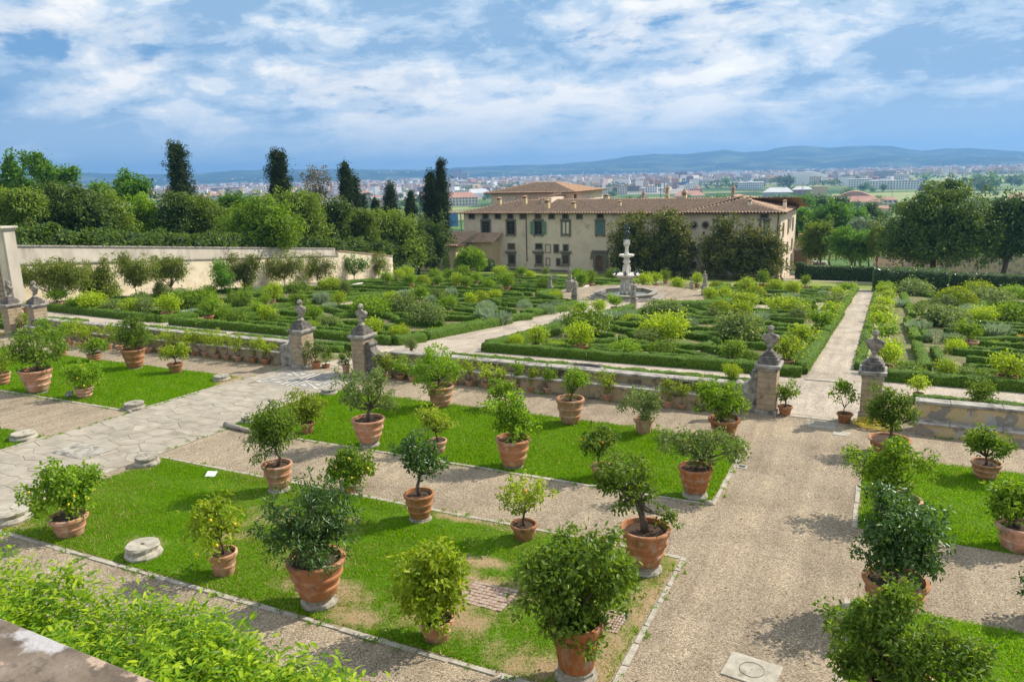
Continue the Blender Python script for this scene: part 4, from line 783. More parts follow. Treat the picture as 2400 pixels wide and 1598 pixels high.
NEAR = [
 # zone, foot, rim, crown ellipses, label, options
 ('G', (490, 545), (350, 608, 405), [(300, 280, 190, 120), (420, 170, 170, 90), (590, 170, 105, 105), (500, 290, 120, 90)], 'wide glossy lemon tree in a pot beside the left edge of the flagstone path', dict(mat='lf_bright', n=2600, L=.115, fruit='lemon', nfruit=9, style='ringed')),
 ('G', (1550, 815), (1440, 1646, 655), [(1470, 500, 195, 120), (1450, 370, 120, 70), (1560, 450, 110, 80)], 'small open yellow green lemon tree in a pot on the nearest lawn', dict(mat='lf_lime', n=900, L=.115, fruit='lemon', nfruit=4, inner=.2, style='ringed')),
 ('W', (735, 1362), (668, 802, 1280), [(705, 1195, 85, 75), (640, 1205, 52, 55), (770, 1180, 50, 58), (720, 1245, 70, 45), (745, 1140, 45, 30)], 'tall dark narrow leaved orange tree in a large fluted pot on the nearest lawn', dict(mat='lf_dark', n=3600, L=.11, ratio=.30, plinth=(80, 1390), inner=.3, lobes=.45)),
 ('H', (660, 1262), (537, 790, 1115), [(640, 830, 250, 170), (620, 940, 190, 150), (740, 1010, 110, 110), (700, 720, 160, 90)], 'round lime green citrus bush in a low pot at the front of the nearest lawn', dict(mat='lf_lime', n=3000, L=.115, style='ringed', inner=.45, lobes=.22)),
 ('H', (1622, 1440), (1466, 1838, 1130), [(1480, 830, 240, 150), (1680, 650, 220, 130), (1790, 900, 190, 150), (1420, 980, 190, 150), (1600, 1100, 200, 140), (1330, 860, 140, 90), (1720, 1230, 90, 110), (1900, 800, 110, 90)], 'sprawling citrus tree in the largest front pot on a high stone base', dict(mat='lf_mid', n=5200, L=.105, plinth=(290, 1535), inner=.3, lobes=.45, style='simple')),
 ('H', (2093, 728), (1920, 2266, 490), [(1960, 170, 190, 120), (2060, 130, 90, 110), (2090, 280, 90, 70), (1850, 150, 110, 70), (1950, 330, 60, 80), (2240, 420, 80, 45)], 'gnarled sparse citrus tree with a bent trunk by the lawn corner', dict(mat='lf_mid', n=1700, L=.10, plinth=(225, 795), inner=.15, trunk=.085, split=.75, lobes=.4)),
 ('H', (1262, 574), (1166, 1352, 465), [(1260, 255, 160, 95), (1200, 310, 90, 60), (1330, 310, 80, 60)], 'low spreading yellow green citrus in a small pot in the middle of the nearest lawn', dict(mat='lf_yellow', n=900, L=.095, style='simple', inner=.2, fruit='orange', nfruit=1)),
 ('E', (545, 1645), (423, 637, 1485), [(520, 1210, 120, 95), (590, 1280, 90, 100), (500, 1290, 80, 60), (450, 1180, 60, 60), (690, 1310, 30, 30)], 'dark leaved citrus with a long bare trunk at the edge of the gravel', dict(mat='lf_dark', n=1200, L=.11, plinth=(160, 1672), inner=.25, trunk=.06, split=.6, style='banded')),
 ('D', (1928, 1440), (1800, 2010, 1283), [(1880, 1010, 150, 120), (1800, 1060, 100, 110), (1960, 1080, 80, 110), (1830, 1190, 60, 70), (1900, 930, 90, 70)], 'drooping dark green citrus tree on a straight trunk beside the flagstone path', dict(mat='lf_mid', n=2000, L=.125, ratio=.32, plinth=(150, 1473), inner=.2, droop=.75, trunk=.055, split=.55, upness=.2, fruit='orange', nfruit=2)),
 ('D', (2125, 1078), (2065, 2168, 1000), [(2100, 880, 125, 80), (2060, 950, 80, 60), (2170, 940, 60, 60)], 'dense yellow citrus bush in a pot behind the drooping tree by the path', dict(mat='lf_yellow', n=1600, L=.10, style='simple', inner=.4)),
 ('E', (55, 1480), (10, 105, 1405), [(60, 1290, 160, 110), (0, 1330, 110, 90), (130, 1330, 90, 80), (30, 1220, 90, 50)], 'broad bright lemon tree half hiding its pot on the middle gravel path', dict(mat='lf_bright', n=2200, L=.105, fruit='lemon', nfruit=8)),
 ('E', (197, 1120), (60, 292, 972), [(130, 760, 190, 100), (60, 830, 100, 90), (250, 830, 120, 90), (270, 680, 70, 60), (330, 880, 60, 50)], 'wide grey green citrus tree in a big pot at the left of the middle lawn', dict(mat='lf_grey', n=2600, L=.09, plinth=(135, 1165), inner=.25, trunk=.06, lobes=.4)),
 ('E', (666, 1210), (598, 736, 1120), [(650, 960, 110, 65), (590, 1010, 70, 55), (700, 1020, 60, 60), (560, 940, 50, 35)], 'pale yellowish citrus bush in a small pot on the middle lawn', dict(mat='lf_yellow', n=1100, L=.095, style='ringed', inner=.25)),
 ('E', (1188, 1282), (1064, 1308, 1105), [(1180, 950, 120, 95), (1040, 900, 80, 50), (1270, 1000, 60, 70), (1120, 1000, 80, 70), (1200, 860, 60, 60), (1230, 1060, 60, 45)], 'tall bright citrus tree in a large pot at the near edge of the middle lawn', dict(mat='lf_bright', n=2100, L=.11, plinth=(132, 1310), inner=.25, trunk=.06, lobes=.4)),
 ('E', (1095, 905), (1045, 1150, 850), [(1100, 760, 95, 60), (1060, 810, 50, 40), (1150, 800, 45, 40)], 'bushy citrus just behind the tall tree on the middle lawn', dict(mat='lf_bright', n=1000, L=.10, style='simple', inner=.35)),
 ('E', (688, 882), (576, 768, 745), [(660, 590, 150, 85), (560, 640, 100, 90), (740, 660, 90, 80), (640, 690, 110, 60), (650, 520, 50, 40)], 'large bright green citrus tree in a tall pot behind the middle lawn', dict(mat='lf_bright', n=2800, L=.10, plinth=(105, 895), inner=.35, trunk=.055)),
 ('E', (1580, 995), (1480, 1680, 832), [(1620, 680, 80, 45), (1570, 730, 50, 40), (1660, 710, 40, 45), (1590, 790, 30, 40)], 'small light citrus in a wide pot at the back of the middle lawn', dict(mat='lf_bright', n=900, L=.095, plinth=(112, 1008), inner=.25, trunk=.05)),
 ('E', (2085, 1075), (2018, 2155, 970), [(2060, 830, 120, 70), (2150, 870, 60, 60), (2000, 880, 60, 50), (2110, 910, 70, 50)], 'dark greyish citrus tree in a plain pot on the gravel behind the middle lawn', dict(mat='lf_grey', n=1500, L=.09, style='simple', inner=.35)),
 ('E', (1790, 1385), (1720, 1862, 1290), [(1760, 1110, 110, 60), (1700, 1150, 70, 50), (1850, 1130, 70, 60), (1780, 1190, 60, 60)], 'spreading citrus with a few fruits in a pot hidden behind the gnarled tree', dict(mat='lf_mid', n=1100, L=.10, style='ringed', inner=.2, fruit='orange', nfruit=2, split=.6)),
 ('W', (1598, 1128), (1558, 1638, 1072), [(1580, 1030, 42, 32), (1640, 1010, 40, 22), (1680, 1030, 38, 30), (1545, 1010, 30, 18), (1620, 1050, 35, 22), (1700, 1050, 18, 20)], 'wide straggling citrus in a garlanded pot at the right end of the middle lawn', dict(mat='lf_grey', n=2000, L=.095, plinth=(58, 1141), inner=.15, lobes=.5)),
 ('F', (283, 1095), (182, 402, 970), [(240, 800, 150, 80), (330, 840, 110, 90), (170, 850, 90, 80), (270, 900, 120, 60), (400, 900, 60, 60), (180, 760, 70, 50)], 'full bright citrus tree in a broad pot in front of the right gate pillars', dict(mat='lf_bright', n=2600, L=.105, inner=.3, style='ringed')),
 ('F', (705, 948), (658, 760, 885), [(720, 780, 60, 50), (770, 800, 55, 30), (700, 820, 40, 40), (680, 760, 30, 35)], 'small open citrus in a plain pot right beside the left pillar of the right gate', dict(mat='lf_mid', n=600, L=.10, style='simple', inner=.2)),
 ('F', (1115, 1000), (1064, 1172, 935), [(1120, 780, 70, 35), (1060, 810, 40, 40), (1170, 820, 40, 50), (1100, 750, 40, 20)], 'small citrus with bare twisted stems in a pot inside the right gate', dict(mat='lf_bright', n=450, L=.11, style='simple', inner=.3, split=.3, trunk=.03)),
 ('F', (1420, 1215), (1286, 1562, 1110), [(1430, 830, 130, 80), (1350, 890, 100, 90), (1520, 890, 110, 100), (1440, 960, 130, 70), (1590, 960, 50, 40)], 'large airy citrus tree in a wide pot in front of the right gate pillar', dict(mat='lf_mid', n=2600, L=.095, inner=.15, trunk=.06, lobes=.4)),
 ('F', (2085, 1385), (2010, 2205, 1275), [(2120, 1130, 110, 70), (2200, 1190, 80, 60), (2040, 1150, 80, 50), (2110, 1070, 50, 30), (1980, 1140, 35, 25)], 'bright lemon tree with hanging fruits in a pot below the low right wall', dict(mat='lf_bright', n=1300, L=.105, fruit='lemon', nfruit=3, style='banded', inner=.25, split=.35)),
 ('I', (1480, 440), (1340, 1640, 290), [(1400, 60, 210, 110), (1200, 20, 110, 70), (1600, 60, 160, 90), (1450, 160, 180, 90), (1500, -60, 90, 60), (1280, 120, 110, 60)], 'broad open citrus tree above its pot right of the wide gravel path', dict(mat='lf_bright', n=3200, L=.095, inner=.15, lobes=.45)),
 ('I', (1450, 1075), (1238, 1665, 840), [(1500, 440, 270, 160), (1400, 560, 200, 150), (1640, 560, 210, 160), (1560, 700, 200, 120), (1350, 680, 110, 90), (1430, 340, 150, 80), (1700, 730, 90, 70)], 'dense dark glossy citrus tree in a large pot beside the gravel path', dict(mat='lf_dark', n=4600, L=.10, inner=.4, ratio=.48)),
 ('I', (1500, 1830), (1270, 1740, 1560), [(1400, 1150, 200, 120), (1130, 1180, 170, 110), (1300, 1350, 240, 150), (1600, 1330, 220, 160), (1880, 1370, 230, 130), (1180, 1470, 220, 110), (1560, 1500, 260, 100), (1980, 1480, 160, 90), (1480, 1000, 130, 110), (1250, 1000, 60, 90), (1800, 1240, 80, 60)], 'nearest large sprawling citrus tree at the bottom right corner', dict(mat='lf_mid', n=6500, L=.09, inner=.15, lobes=.45)),
 ('I', (2300, 640), (2160, 2445, 465), [(2270, 270, 130, 90), (2210, 330, 90, 80), (2350, 330, 90, 90), (2250, 390, 80, 50)], 'light green citrus in a wide pot at the right picture edge', dict(mat='lf_bright', n=1500, L=.12, style='ringed', inner=.2)),
 ('I', (2500, 1120), (2400, 2600, 1000), [(2440, 880, 100, 100), (2500, 800, 120, 90)], 'citrus tree mostly cut off by the right picture edge', dict(mat='lf_dark', n=900, L=.10)),
 ('D', (268, 775), (160, 372, 630), [(210, 450, 170, 100), (110, 520, 120, 90), (330, 530, 130, 90), (230, 560, 160, 80), (260, 400, 60, 40), (430, 500, 60, 50)], 'widest citrus tree in a big red pot on the lawn beyond the path', dict(mat='lf_mid', n=3000, L=.115, plinth=(120, 795), inner=.3)),
 ('D', (587, 830), (515, 645, 755), [(575, 640, 115, 65), (520, 690, 60, 50), (640, 680, 60, 55), (580, 720, 80, 40)], 'compact lemon tree with yellow fruits in a pot on the lawn beyond the path', dict(mat='lf_bright', n=1500, L=.11, fruit='lemon', nfruit=7, style='banded')),
 ('D', (20, 740), (-62, 62, 660), [(5, 590, 60, 70), (-40, 620, 60, 70)], 'citrus tree cut off by the left picture edge in a banded pot', dict(mat='lf_lime', n=800, L=.11)),
 ('D', (655, 580), (605, 706, 525), [(650, 460, 68, 45), (600, 490, 40, 30), (700, 490, 35, 35)], 'small dense round citrus in a banded pot at the back of the far lawn', dict(mat='lf_bright', n=900, L=.11, style='banded')),
 ('D', (935, 612), (840, 1000, 492), [(900, 370, 120, 75), (830, 390, 70, 60), (990, 390, 80, 60), (920, 300, 60, 30), (910, 440, 80, 40)], 'large flat topped citrus tree in a tall pot at the back of the far lawn', dict(mat='lf_mid', n=2200, L=.11, plinth=(95, 630), inner=.3, split=.35, trunk=.055)),
 ('D', (1215, 660), (1162, 1270, 592), [(1200, 500, 75, 45), (1260, 510, 45, 50), (1150, 530, 40, 30)], 'small bright citrus in a plain pot on the far lawn near the gravel strip', dict(mat='lf_lime', n=850, L=.11, style='simple')),
 ('D', (420, 548), (375, 465, 490), [(350, 380, 95, 60), (300, 330, 50, 40), (390, 430, 55, 40)], 'bushy citrus standing behind the widest tree near the left pillars', dict(mat='lf_bright', n=1300, L=.11, style='banded')),
 ('D', (178, 388), (145, 210, 360), [(150, 300, 35, 35), (170, 270, 25, 25), (130, 330, 25, 20)], 'thin sparse citrus in a small pot at the foot of the leftmost pillars', dict(mat='lf_yellow', n=260, L=.10, style='simple', inner=.2)),
 ('D', (2183, 630), (2145, 2218, 582), [(2150, 500, 55, 45), (2210, 490, 40, 35), (2120, 540, 30, 40)], 'citrus in a small pot right beside the left pillar of the central gate', dict(mat='lf_grey', n=700, L=.10, style='simple')),
 ('D', (2250, 622), (2218, 2282, 602), [(2255, 545, 40, 35)], 'little citrus in a very low bowl inside the central gate', dict(mat='lf_mid', n=250, L=.09, style='simple')),
 ('E', (35, 658), (3, 62, 600), [(35, 545, 40, 45), (10, 580, 25, 30)], 'citrus in a dark red pot right before the right pillar of the central gate', dict(mat='lf_mid', n=400, L=.09, style='simple')),
]
for i, (z, base, rim, bl, lb, kw) in enumerate(NEAR): potted(z, base, rim, bl, lb, seed=100 + i, **kw)

# ---- the rows of small pots along the retaining wall
def small_row(pots, side, seed0, crowns=None):
    for i, (z, x, y, w, ry) in enumerate(pots):
        r = rng_of(seed0 + i); h = 105 + r.uniform(-15, 20)
        if crowns and i in crowns: bl = crowns[i]
        else: bl = [(x + r.uniform(-12, 12), ry - h * .85, 55, 42), (x + r.uniform(-30, 30), ry - h * .6, 38, 30)]
        lb = f'small plain pot with young citrus along the wall, {ORD[i]} from the {side}'
        potted(z, (x, y), (x - w / 2, x + w / 2, ry), bl, lb, mat=['lf_yellow', 'lf_lime', 'lf_yellow', 'lf_bright'][r.integers(4)], style='simple', pmat=['terracotta', 'terracotta_pale'][r.integers(2)], n=int(r.integers(260, 420)), L=.10, trunk=.018, seed=seed0 + i, inner=.2, split=.45, group='small pots along the retaining wall')
small_row([('D', 460, 462, 46, 430), ('D', 497, 468, 40, 440), ('D', 533, 474, 44, 445), ('D', 575, 482, 50, 445), ('D', 640, 490, 46, 458), ('D', 752, 497, 55, 460), ('D', 828, 503, 54, 468), ('D', 905, 510, 50, 475), ('D', 965, 515, 46, 480), ('D', 1025, 520, 58, 485), ('D', 1112, 522, 58, 485), ('D', 1195, 528, 56, 492), ('D', 1290, 534, 56, 498), ('D', 1355, 538, 60, 505), ('D', 1422, 547, 62, 510), ('D', 1493, 560, 62, 525), ('D', 1570, 566, 60, 530), ('D', 1647, 578, 65, 540), ('D', 1748, 589, 66, 550), ('D', 1834, 600, 65, 560)], 'left', 300)
small_row([('E', 260, 690, 46, 655), ('E', 325, 698, 50, 662), ('E', 410, 706, 60, 672), ('E', 490, 718, 58, 682), ('E', 790, 738, 56, 700), ('E', 886, 748, 68, 708), ('E', 1002, 762, 64, 722), ('E', 1100, 770, 58, 735), ('E', 1222, 777, 64, 730), ('E', 1315, 790, 68, 748), ('E', 1428, 800, 70, 757), ('E', 1610, 815, 60, 780), ('E', 1836, 850, 74, 800), ('E', 2254, 897, 76, 845), ('E', 2350, 908, 66, 872), ('F', 120, 900, 60, 860)], 'central gate',
          400, {9: [(1325, 690, 28, 40), (1340, 640, 18, 22)], 13: [(2260, 750, 60, 50), (2290, 790, 40, 30)]})

# ------------------------------------------------------------------ parterre: clipped hedges
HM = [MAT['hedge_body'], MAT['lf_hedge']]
zLp = lambda p: zL(p[1])
HN = [0]
def hedge(label, pts, w=.55, h=.55, group='clipped box hedges of the parterre', step=.35, leaf=.075, dens=None, zf=zLp):
    HN[0] += 1; d = np.mean([np.hypot(*p) for p in pts]); dens = dens or (60 if d < 55 else 36 if d < 80 else 20); leaf = leaf if d < 55 else leaf * 1.4 if d < 80 else leaf * 1.9
    step = step if d < 70 else .6
    c = np.mean(np.array(pts), 0); loc = (c[0], c[1], 0)
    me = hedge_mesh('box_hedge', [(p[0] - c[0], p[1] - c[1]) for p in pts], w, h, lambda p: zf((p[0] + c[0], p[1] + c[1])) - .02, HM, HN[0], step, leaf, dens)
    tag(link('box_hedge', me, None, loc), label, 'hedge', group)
def arc(cx, cy, r, a0, a1, n=14): return [(cx + r * math.cos(math.radians(a0 + (a1 - a0) * i / n)), cy + r * math.sin(math.radians(a0 + (a1 - a0) * i / n))) for i in range(n + 1)]
# outer lines
hedge('long front hedge of the middle parterre along the gravel walk', [(-22.2, 41.6), (-3.45, 42.2)], .75, .62)
hedge('left flank hedge of the middle parterre along the central path', [(-22.2, 42.3), (-22.6, 57.2)], .65, .6)
hedge('back half of the left flank hedge of the middle parterre', [(-22.4, 60.5), (-22.4, 74)], .65, .6)
hedge('bright right flank hedge of the middle parterre beside the right path', [(-3.6, 43.0), (-3.45, 59.6)], .7, .65)
hedge('second stretch of hedge up the left side of the right path', [(-3.5, 61.0), (-3.3, 79.5)], .7, .65)
hedge('farther stretch of hedge up the left side of the right path', [(-3.6, 82), (-3.3, 99)], .7, .62)
hedge('farthest hedge at the top left of the right path', [(-3.5, 101.5), (-3.2, 122)], .7, .62)
hedge('long front hedge of the left parterre behind the small pots', [(-49.4, 41.4), (-28.6, 40.9)], .75, .6)
hedge('short front hedge block of the left parterre at the central path', [(-28.5, 40.9), (-27.85, 43.3)], .9, .6)
hedge('bright right flank hedge of the left parterre along the central path', [(-28.1, 44.0), (-27.7, 56.6)], .7, .65)
hedge('small hedge block between two gaps along the central path', [(-28.4, 58.0), (-27.5, 60.2)], .8, .6)
hedge('right flank hedge of the left parterre nearer the fountain', [(-28.6, 62.5), (-27.6, 69.5)], .7, .6)
hedge('dark front hedge of the far left parterre below the wall', [(-71, 43.4), (-52.2, 41.8)], .9, .62)
hedge('right end hedge of the far left parterre', [(-51.4, 41.6), (-50.6, 44.6)], .9, .6)
hedge('long front hedge of the right parterre along the gravel walk', [(0.55, 43.3), (28, 43.8)], .8, .62)
hedge('right flank hedge along the right path behind the potted row', [(-0.75, 46), (-0.45, 118)], .5, .35)
hedge('left edge hedge of the right parterre behind the inner path', [(2.6, 46.6), (2.5, 57.5)], .6, .6)
hedge('further left edge hedge of the right parterre', [(2.6, 60.5), (2.4, 76)], .6, .6)
hedge('curved hedge right of the fountain terrace', arc(-25.5, 84.5, 10.6, -62, 12), 1.1, .95)
hedge('curved hedge left of the fountain terrace', arc(-25.5, 84.5, 10.6, 168, 236), 1.1, .95)
hedge('curved hedge behind the fountain terrace on the right', arc(-25.5, 85.5, 11.2, 36, 70), .9, .7)
hedge('curved hedge behind the fountain terrace on the left', arc(-25.5, 85.5, 11.2, 112, 146), .9, .7)
# patterns inside the beds
COMP = [('middle parterre', -21.4, -4.4, 43.3, 59.5), ('rear middle parterre', -20.5, -4.4, 61.5, 78.5), ('left parterre', -48.4, -29.2, 43.0, 58.5), ('rear left parterre', -48.4, -29.5, 61.5, 78.0), ('far left parterre', -70.5, -52.0, 45.0, 77.0),
        ('right parterre', 3.6, 21, 46.6, 57.8), ('rear right parterre', 3.4, 24, 60.3, 77), ('upper left parterre', -70, -37, 82, 100), ('upper middle parterre', -17, -5, 83, 99), ('top middle parterre', -21, -5, 101, 122), ('top left parterre', -70, -36, 102, 122), ('top right parterre', 3, 26, 80, 120)]
for name, x0, x1, y0, y1 in COMP:
    w, d = x1 - x0, y1 - y0; cx, cy = (x0 + x1) / 2, (y0 + y1) / 2; rr = min(w, d) * .2; g = 1.5
    hw, hh = (.5, .48) if y0 < 80 else (.6, .5)
    hedge(f'inner low hedge along the front of the {name}', [(x0 + g, y0 + .6), (cx - 1.0, y0 + .6)], hw, hh)
    hedge(f'second inner low hedge along the front of the {name}', [(cx + .8, y0 + .5), (x1 - g, y0 + .5)], hw, hh)
    hedge(f'inner low hedge along the left side of the {name}', [(x0, y0 + 1.4), (x0 - .1, y1 - 1.6)], hw, hh)
    hedge(f'inner low hedge along the right side of the {name}', [(x1, y0 + 1.4), (x1 + .1, y1 - 1.6)], hw, hh)
    hedge(f'inner low hedge along the back of the {name}', [(x0 + .8, y1 - .4), (x1 - .8, y1 - .5)], hw, hh)
    hedge(f'slanting hedge from the front left corner of the {name}', [(x0 + 1, y0 + 2.0), (cx - rr * .9, cy - rr * .8)], hw, hh)
    hedge(f'slanting hedge from the front right corner of the {name}', [(x1 - 1, y0 + 2.0), (cx + rr * .9, cy - rr * .8)], hw, hh)
    hedge(f'slanting hedge to the back left corner of the {name}', [(cx - rr * .9, cy + rr * .8), (x0 + 1, y1 - 2.0)], hw, hh)
    hedge(f'slanting hedge to the back right corner of the {name}', [(cx + rr * .9, cy + rr * .8), (x1 - 1, y1 - 2.0)], hw, hh)
    hedge(f'near half of the round hedge in the {name}', arc(cx, cy, rr, 195, 345), hw, hh)
    hedge(f'far half of the round hedge in the {name}', arc(cx, cy, rr, 15, 165), hw, hh)
    hedge(f'straight hedge left of the round bed in the {name}', [(x0 + 1.4, cy), (cx - rr - .7, cy)], hw, hh)
    hedge(f'straight hedge right of the round bed in the {name}', [(cx + rr + .7, cy), (x1 - 1.4, cy)], hw, hh)
    if y0 < 80:
        hedge(f'angled hedge before the round bed of the {name}', [(x0 + w * .28, y0 + 1.9), (cx, y0 + d * .24), (x1 - w * .28, y0 + 1.9)], hw, hh * .9)
        hedge(f'angled hedge behind the round bed of the {name}', [(x0 + w * .28, y1 - 1.9), (cx, y1 - d * .24), (x1 - w * .28, y1 - 1.9)], hw, hh * .9)
# strip bed behind the retaining wall: low ribbons of box
for nm, x0, x1 in (('left', -51.2, -28.4), ('middle', -22.8, -4.8), ('right', 1.2, 24), ('outer left', -74, -54)):
    L_ = x1 - x0; n = 2 if nm != 'right' else 3
    for k in range(n):
        a, b = x0 + L_ * k / n + .5, x0 + L_ * (k + 1) / n - .5; m = (a + b) / 2; w_ = ['left part', 'right part', 'far end'][k] if n == 3 else ['left half', 'right half'][k]
        hedge(f'low box ribbon along the walk in the {nm} strip bed, {w_}', [(a, 37.7), (b, 37.7)], .6, .42)
        hedge(f'low box ribbon near the wall in the {nm} strip bed, {w_}', [(a, 33.4), (b, 33.4)], .55, .42)
        hedge(f'slanting low box ribbon in the {nm} strip bed, {w_}', [(a + .5, 36.8), (m, 35.2), (b - .5, 36.7)], .55, .40)
        hedge(f'bent low box ribbon before the wall in the {nm} strip bed, {w_}', [(a + .5, 34.2), (m - 1.2, 34.9), (m + 1.2, 34.9), (b - .5, 34.1)], .5, .40)
# ------------------------------------------------------------------ plants of the parterre
class Plan:
    """collects plants, then names each by its bed, row and place so that every label points to one plant"""
    def __init__(s): s.items = []
    def add(s, kind, P, fn): s.items.append((kind, P, fn))
    def flush(s):
        def bed(P):
            x, y = P[0], P[1]
            if y < 39.5: return 'strip bed by the wall'
            if x > -2: return 'right parterre' if y < 80 else 'upper right parterre'
            if x > -24: return 'middle parterre' if y < 80 else 'upper middle parterre'
            if x > -51: return 'left parterre' if y < 80 else 'upper left parterre'
            return 'far left parterre' if y < 80 else 'upper far left parterre'
        g = {}
        for it in s.items: g.setdefault((it[0], bed(it[1])), []).append(it)
        for (kind, b), L in g.items():
            L.sort(key=lambda t: t[1][1]); rows = [L[i:i + 4] for i in range(0, len(L), 4)]
            for ri, row in enumerate(rows):
                row.sort(key=lambda t: t[1][0])
                for ci, (k, P, fn) in enumerate(row):
                    where = f'in the {b}' if len(L) == 1 else (f'in the {b}, {ORD[ci]} from the left' if len(rows) == 1 else f'in the {b}, {ORD[ci]} from left in {ORD[ri]} row')
                    fn(f'{k} {where}')
plan = Plan()
# ---- potted citrus of the parterre: copies of a few kinds
def proto_crown(seed, n, mat, L, flat=.8, inner=.3):
    r = rng_of(seed); bl = [((0, 0, 0), (.75, .75, .55 * flat))] + [((r.uniform(-.5, .5), r.uniform(-.5, .5), r.uniform(-.3, .45) * flat), (.42, .42, .32)) for _ in range(4)]
    return bl, crown_mesh('crown', bl, n, L, MAT[mat], seed, .5, 9, None, inner, .35)
PC = [proto_crown(900 + i, 1100, m, .19) for i, m in enumerate(('lf_bright', 'lf_lime', 'lf_mid', 'lf_bright', 'lf_lime', 'lf_grey'))]
PT = [branches_mesh('trunk', (0, 0, -1.0), bl, .05, MAT['bark'], 40 + i, 2, .1, 5) for i, (bl, _) in enumerate(PC)]
def far_pot(z, rim_c, w, crown, kind, seed, fn=onL, style='ringed'):
    """rim_c = rim centre px, w = rim width px, crown = ellipse px"""
    P = fn(z, rim_c[0], rim_c[1] + w * .62); k = pxm(P); R = w * ZS / k / 2; H = R * 1.25
    c = upright(P, z, crown[0], crown[1]) - P; rx, ry = 1.12 * crown[2] * ZS / k, 1.1 * crown[3] * ZS / k
    def make(label):
        t = thing('potted_citrus_tree', label, 'potted tree', P, 0, 'potted citrus trees of the parterre')
        link('terracotta_pot', POTS[style, 'terracotta_pale' if seed % 3 == 0 else 'terracotta', 'far'], t, (0, 0, 0), 0, (R, R, H)); link('soil', SOIL, t, (0, 0, H * .86), seed, (R * .97, R * .97, H * .5))
        cz = max(c[2], H + ry * .75); link('trunk', PT[kind], t, (c[0], c[1], cz), seed, (rx, rx, max(.3, cz - H * .8)))
        link('crown', PC[kind][1], t, (c[0], c[1], cz), seed * 1.7, (rx, rx, ry / .72))
    plan.add(['potted citrus', 'lime green potted citrus', 'dark potted citrus', 'potted citrus', 'yellowish potted citrus', 'grey green potted citrus'][kind], P, make)
FP = [('B', (315, 1066), 50, (320, 1025, 50, 40), 0), ('B', (485, 1076), 45, (470, 1035, 45, 35), 0), ('B', (545, 1190), 60, (540, 1130, 58, 52), 3), ('B', (740, 1252), 55, (740, 1200, 62, 50), 0), ('B', (905, 1205), 45, (900, 1170, 45, 40), 4), ('B', (658, 1080), 46, (665, 1045, 45, 30), 2),
      ('B', (735, 1035), 36, (735, 1000, 38, 35), 3), ('B', (805, 1075), 40, (795, 1035, 45, 40), 1), ('B', (858, 1090), 46, (860, 1050, 50, 40), 0), ('B', (938, 1060), 36, (935, 1025, 40, 35), 3), ('B', (1140, 1092), 55, (1135, 1040, 62, 52), 0), ('B', (1207, 1058), 34, (1205, 1020, 30, 30), 2), ('B', (1243, 1022), 36, (1240, 985, 38, 34), 0),
      ('B', (1650, 1080), 48, (1650, 1030, 52, 48), 3), ('B', (1720, 1070), 56, (1715, 1020, 42, 42), 2), ('B', (1885, 1235), 62, (1890, 1185, 55, 42), 0), ('B', (2095, 1080), 50, (2095, 1040, 62, 48), 1), ('B', (2168, 1072), 48, (2170, 1030, 42, 38), 1), ('B', (2236, 1052), 38, (2235, 1015, 40, 38), 2), ('B', (2335, 1102), 46, (2330, 1065, 55, 40), 4),
      ('B', (1655, 1495), 100, (1630, 1400, 102, 78), 4), ('B', (1342, 1488), 74, (1340, 1420, 78, 55), 4), ('B', (205, 1415), 60, (210, 1360, 75, 55), 1), ('B', (1785, 1262), 40, (1785, 1215, 58, 40), 4), ('B', (1640, 1280), 40, (1640, 1235, 58, 45), 0),
      ('A', (408, 1200), 90, (390, 1148, 72, 38), 0), ('A', (650, 1242), 60, (620, 1180, 100, 55), 1), ('A', (530, 1240), 52, (530, 1195, 60, 35), 0), ('A', (888, 1258), 76, (890, 1210, 75, 42), 4), ('A', (770, 1262), 50, (760, 1225, 60, 30), 5), ('A', (1020, 1280), 50, (1000, 1225, 62, 50), 5), ('A', (1160, 1268), 92, (1160, 1195, 85, 60), 4), ('A', (1445, 1293), 76, (1440, 1225, 75, 55), 0), ('A', (1505, 1248), 60, (1495, 1208, 45, 36), 4),
      ('A', (1775, 1270), 45, (1780, 1230, 50, 42), 0), ('A', (1880, 1178), 52, (1880, 1110, 60, 55), 4), ('A', (1830, 1212), 42, (1825, 1180, 45, 30), 0), ('A', (1832, 1330), 40, (1850, 1270, 62, 52), 4), ('A', (2080, 1235), 34, (2060, 1180, 58, 45), 2), ('A', (2335, 1215), 34, (2330, 1165, 52, 45), 4), ('A', (210, 1238), 90, (215, 1208, 50, 25), 1),
      ('C', (197, 1190), 72, (200, 1140, 60, 48), 4), ('C', (285, 1158), 46, (290, 1120, 42, 36), 4), ('C', (410, 1122), 42, (430, 1075, 70, 45), 4), ('C', (550, 1077), 46, (560, 1025, 48, 45), 2), ('C', (765, 1135), 70, (770, 1090, 62, 40), 4), ('C', (850, 1092), 40, (845, 1048, 38, 34), 2), ('C', (100, 1078), 40, (95, 1035, 45, 38), 4), ('C', (1980, 1468), 108, (1985, 1385, 85, 62), 0), ('C', (1905, 1408), 72, (1900, 1375, 60, 30), 5), ('C', (415, 1290), 60, (410, 1240, 75, 55), 1),
      ('F', (715, 565), 106, (745, 480, 100, 75), 4), ('F', (1405, 605), 92, (1405, 510, 100, 75), 1), ('F', (320, 552), 90, (345, 485, 88, 60), 2), ('F', (1625, 795), 80, (1620, 725, 68, 52), 4), ('F', (1805, 665), 100, (1815, 610, 72, 50), 1), ('F', (2228, 672), 142, (2240, 595, 108, 80), 1), ('F', (2010, 852), 100, (2050, 780, 95, 75), 2)]
for i, a in enumerate(FP): far_pot(a[0], a[1], a[2], a[3], a[4], i)
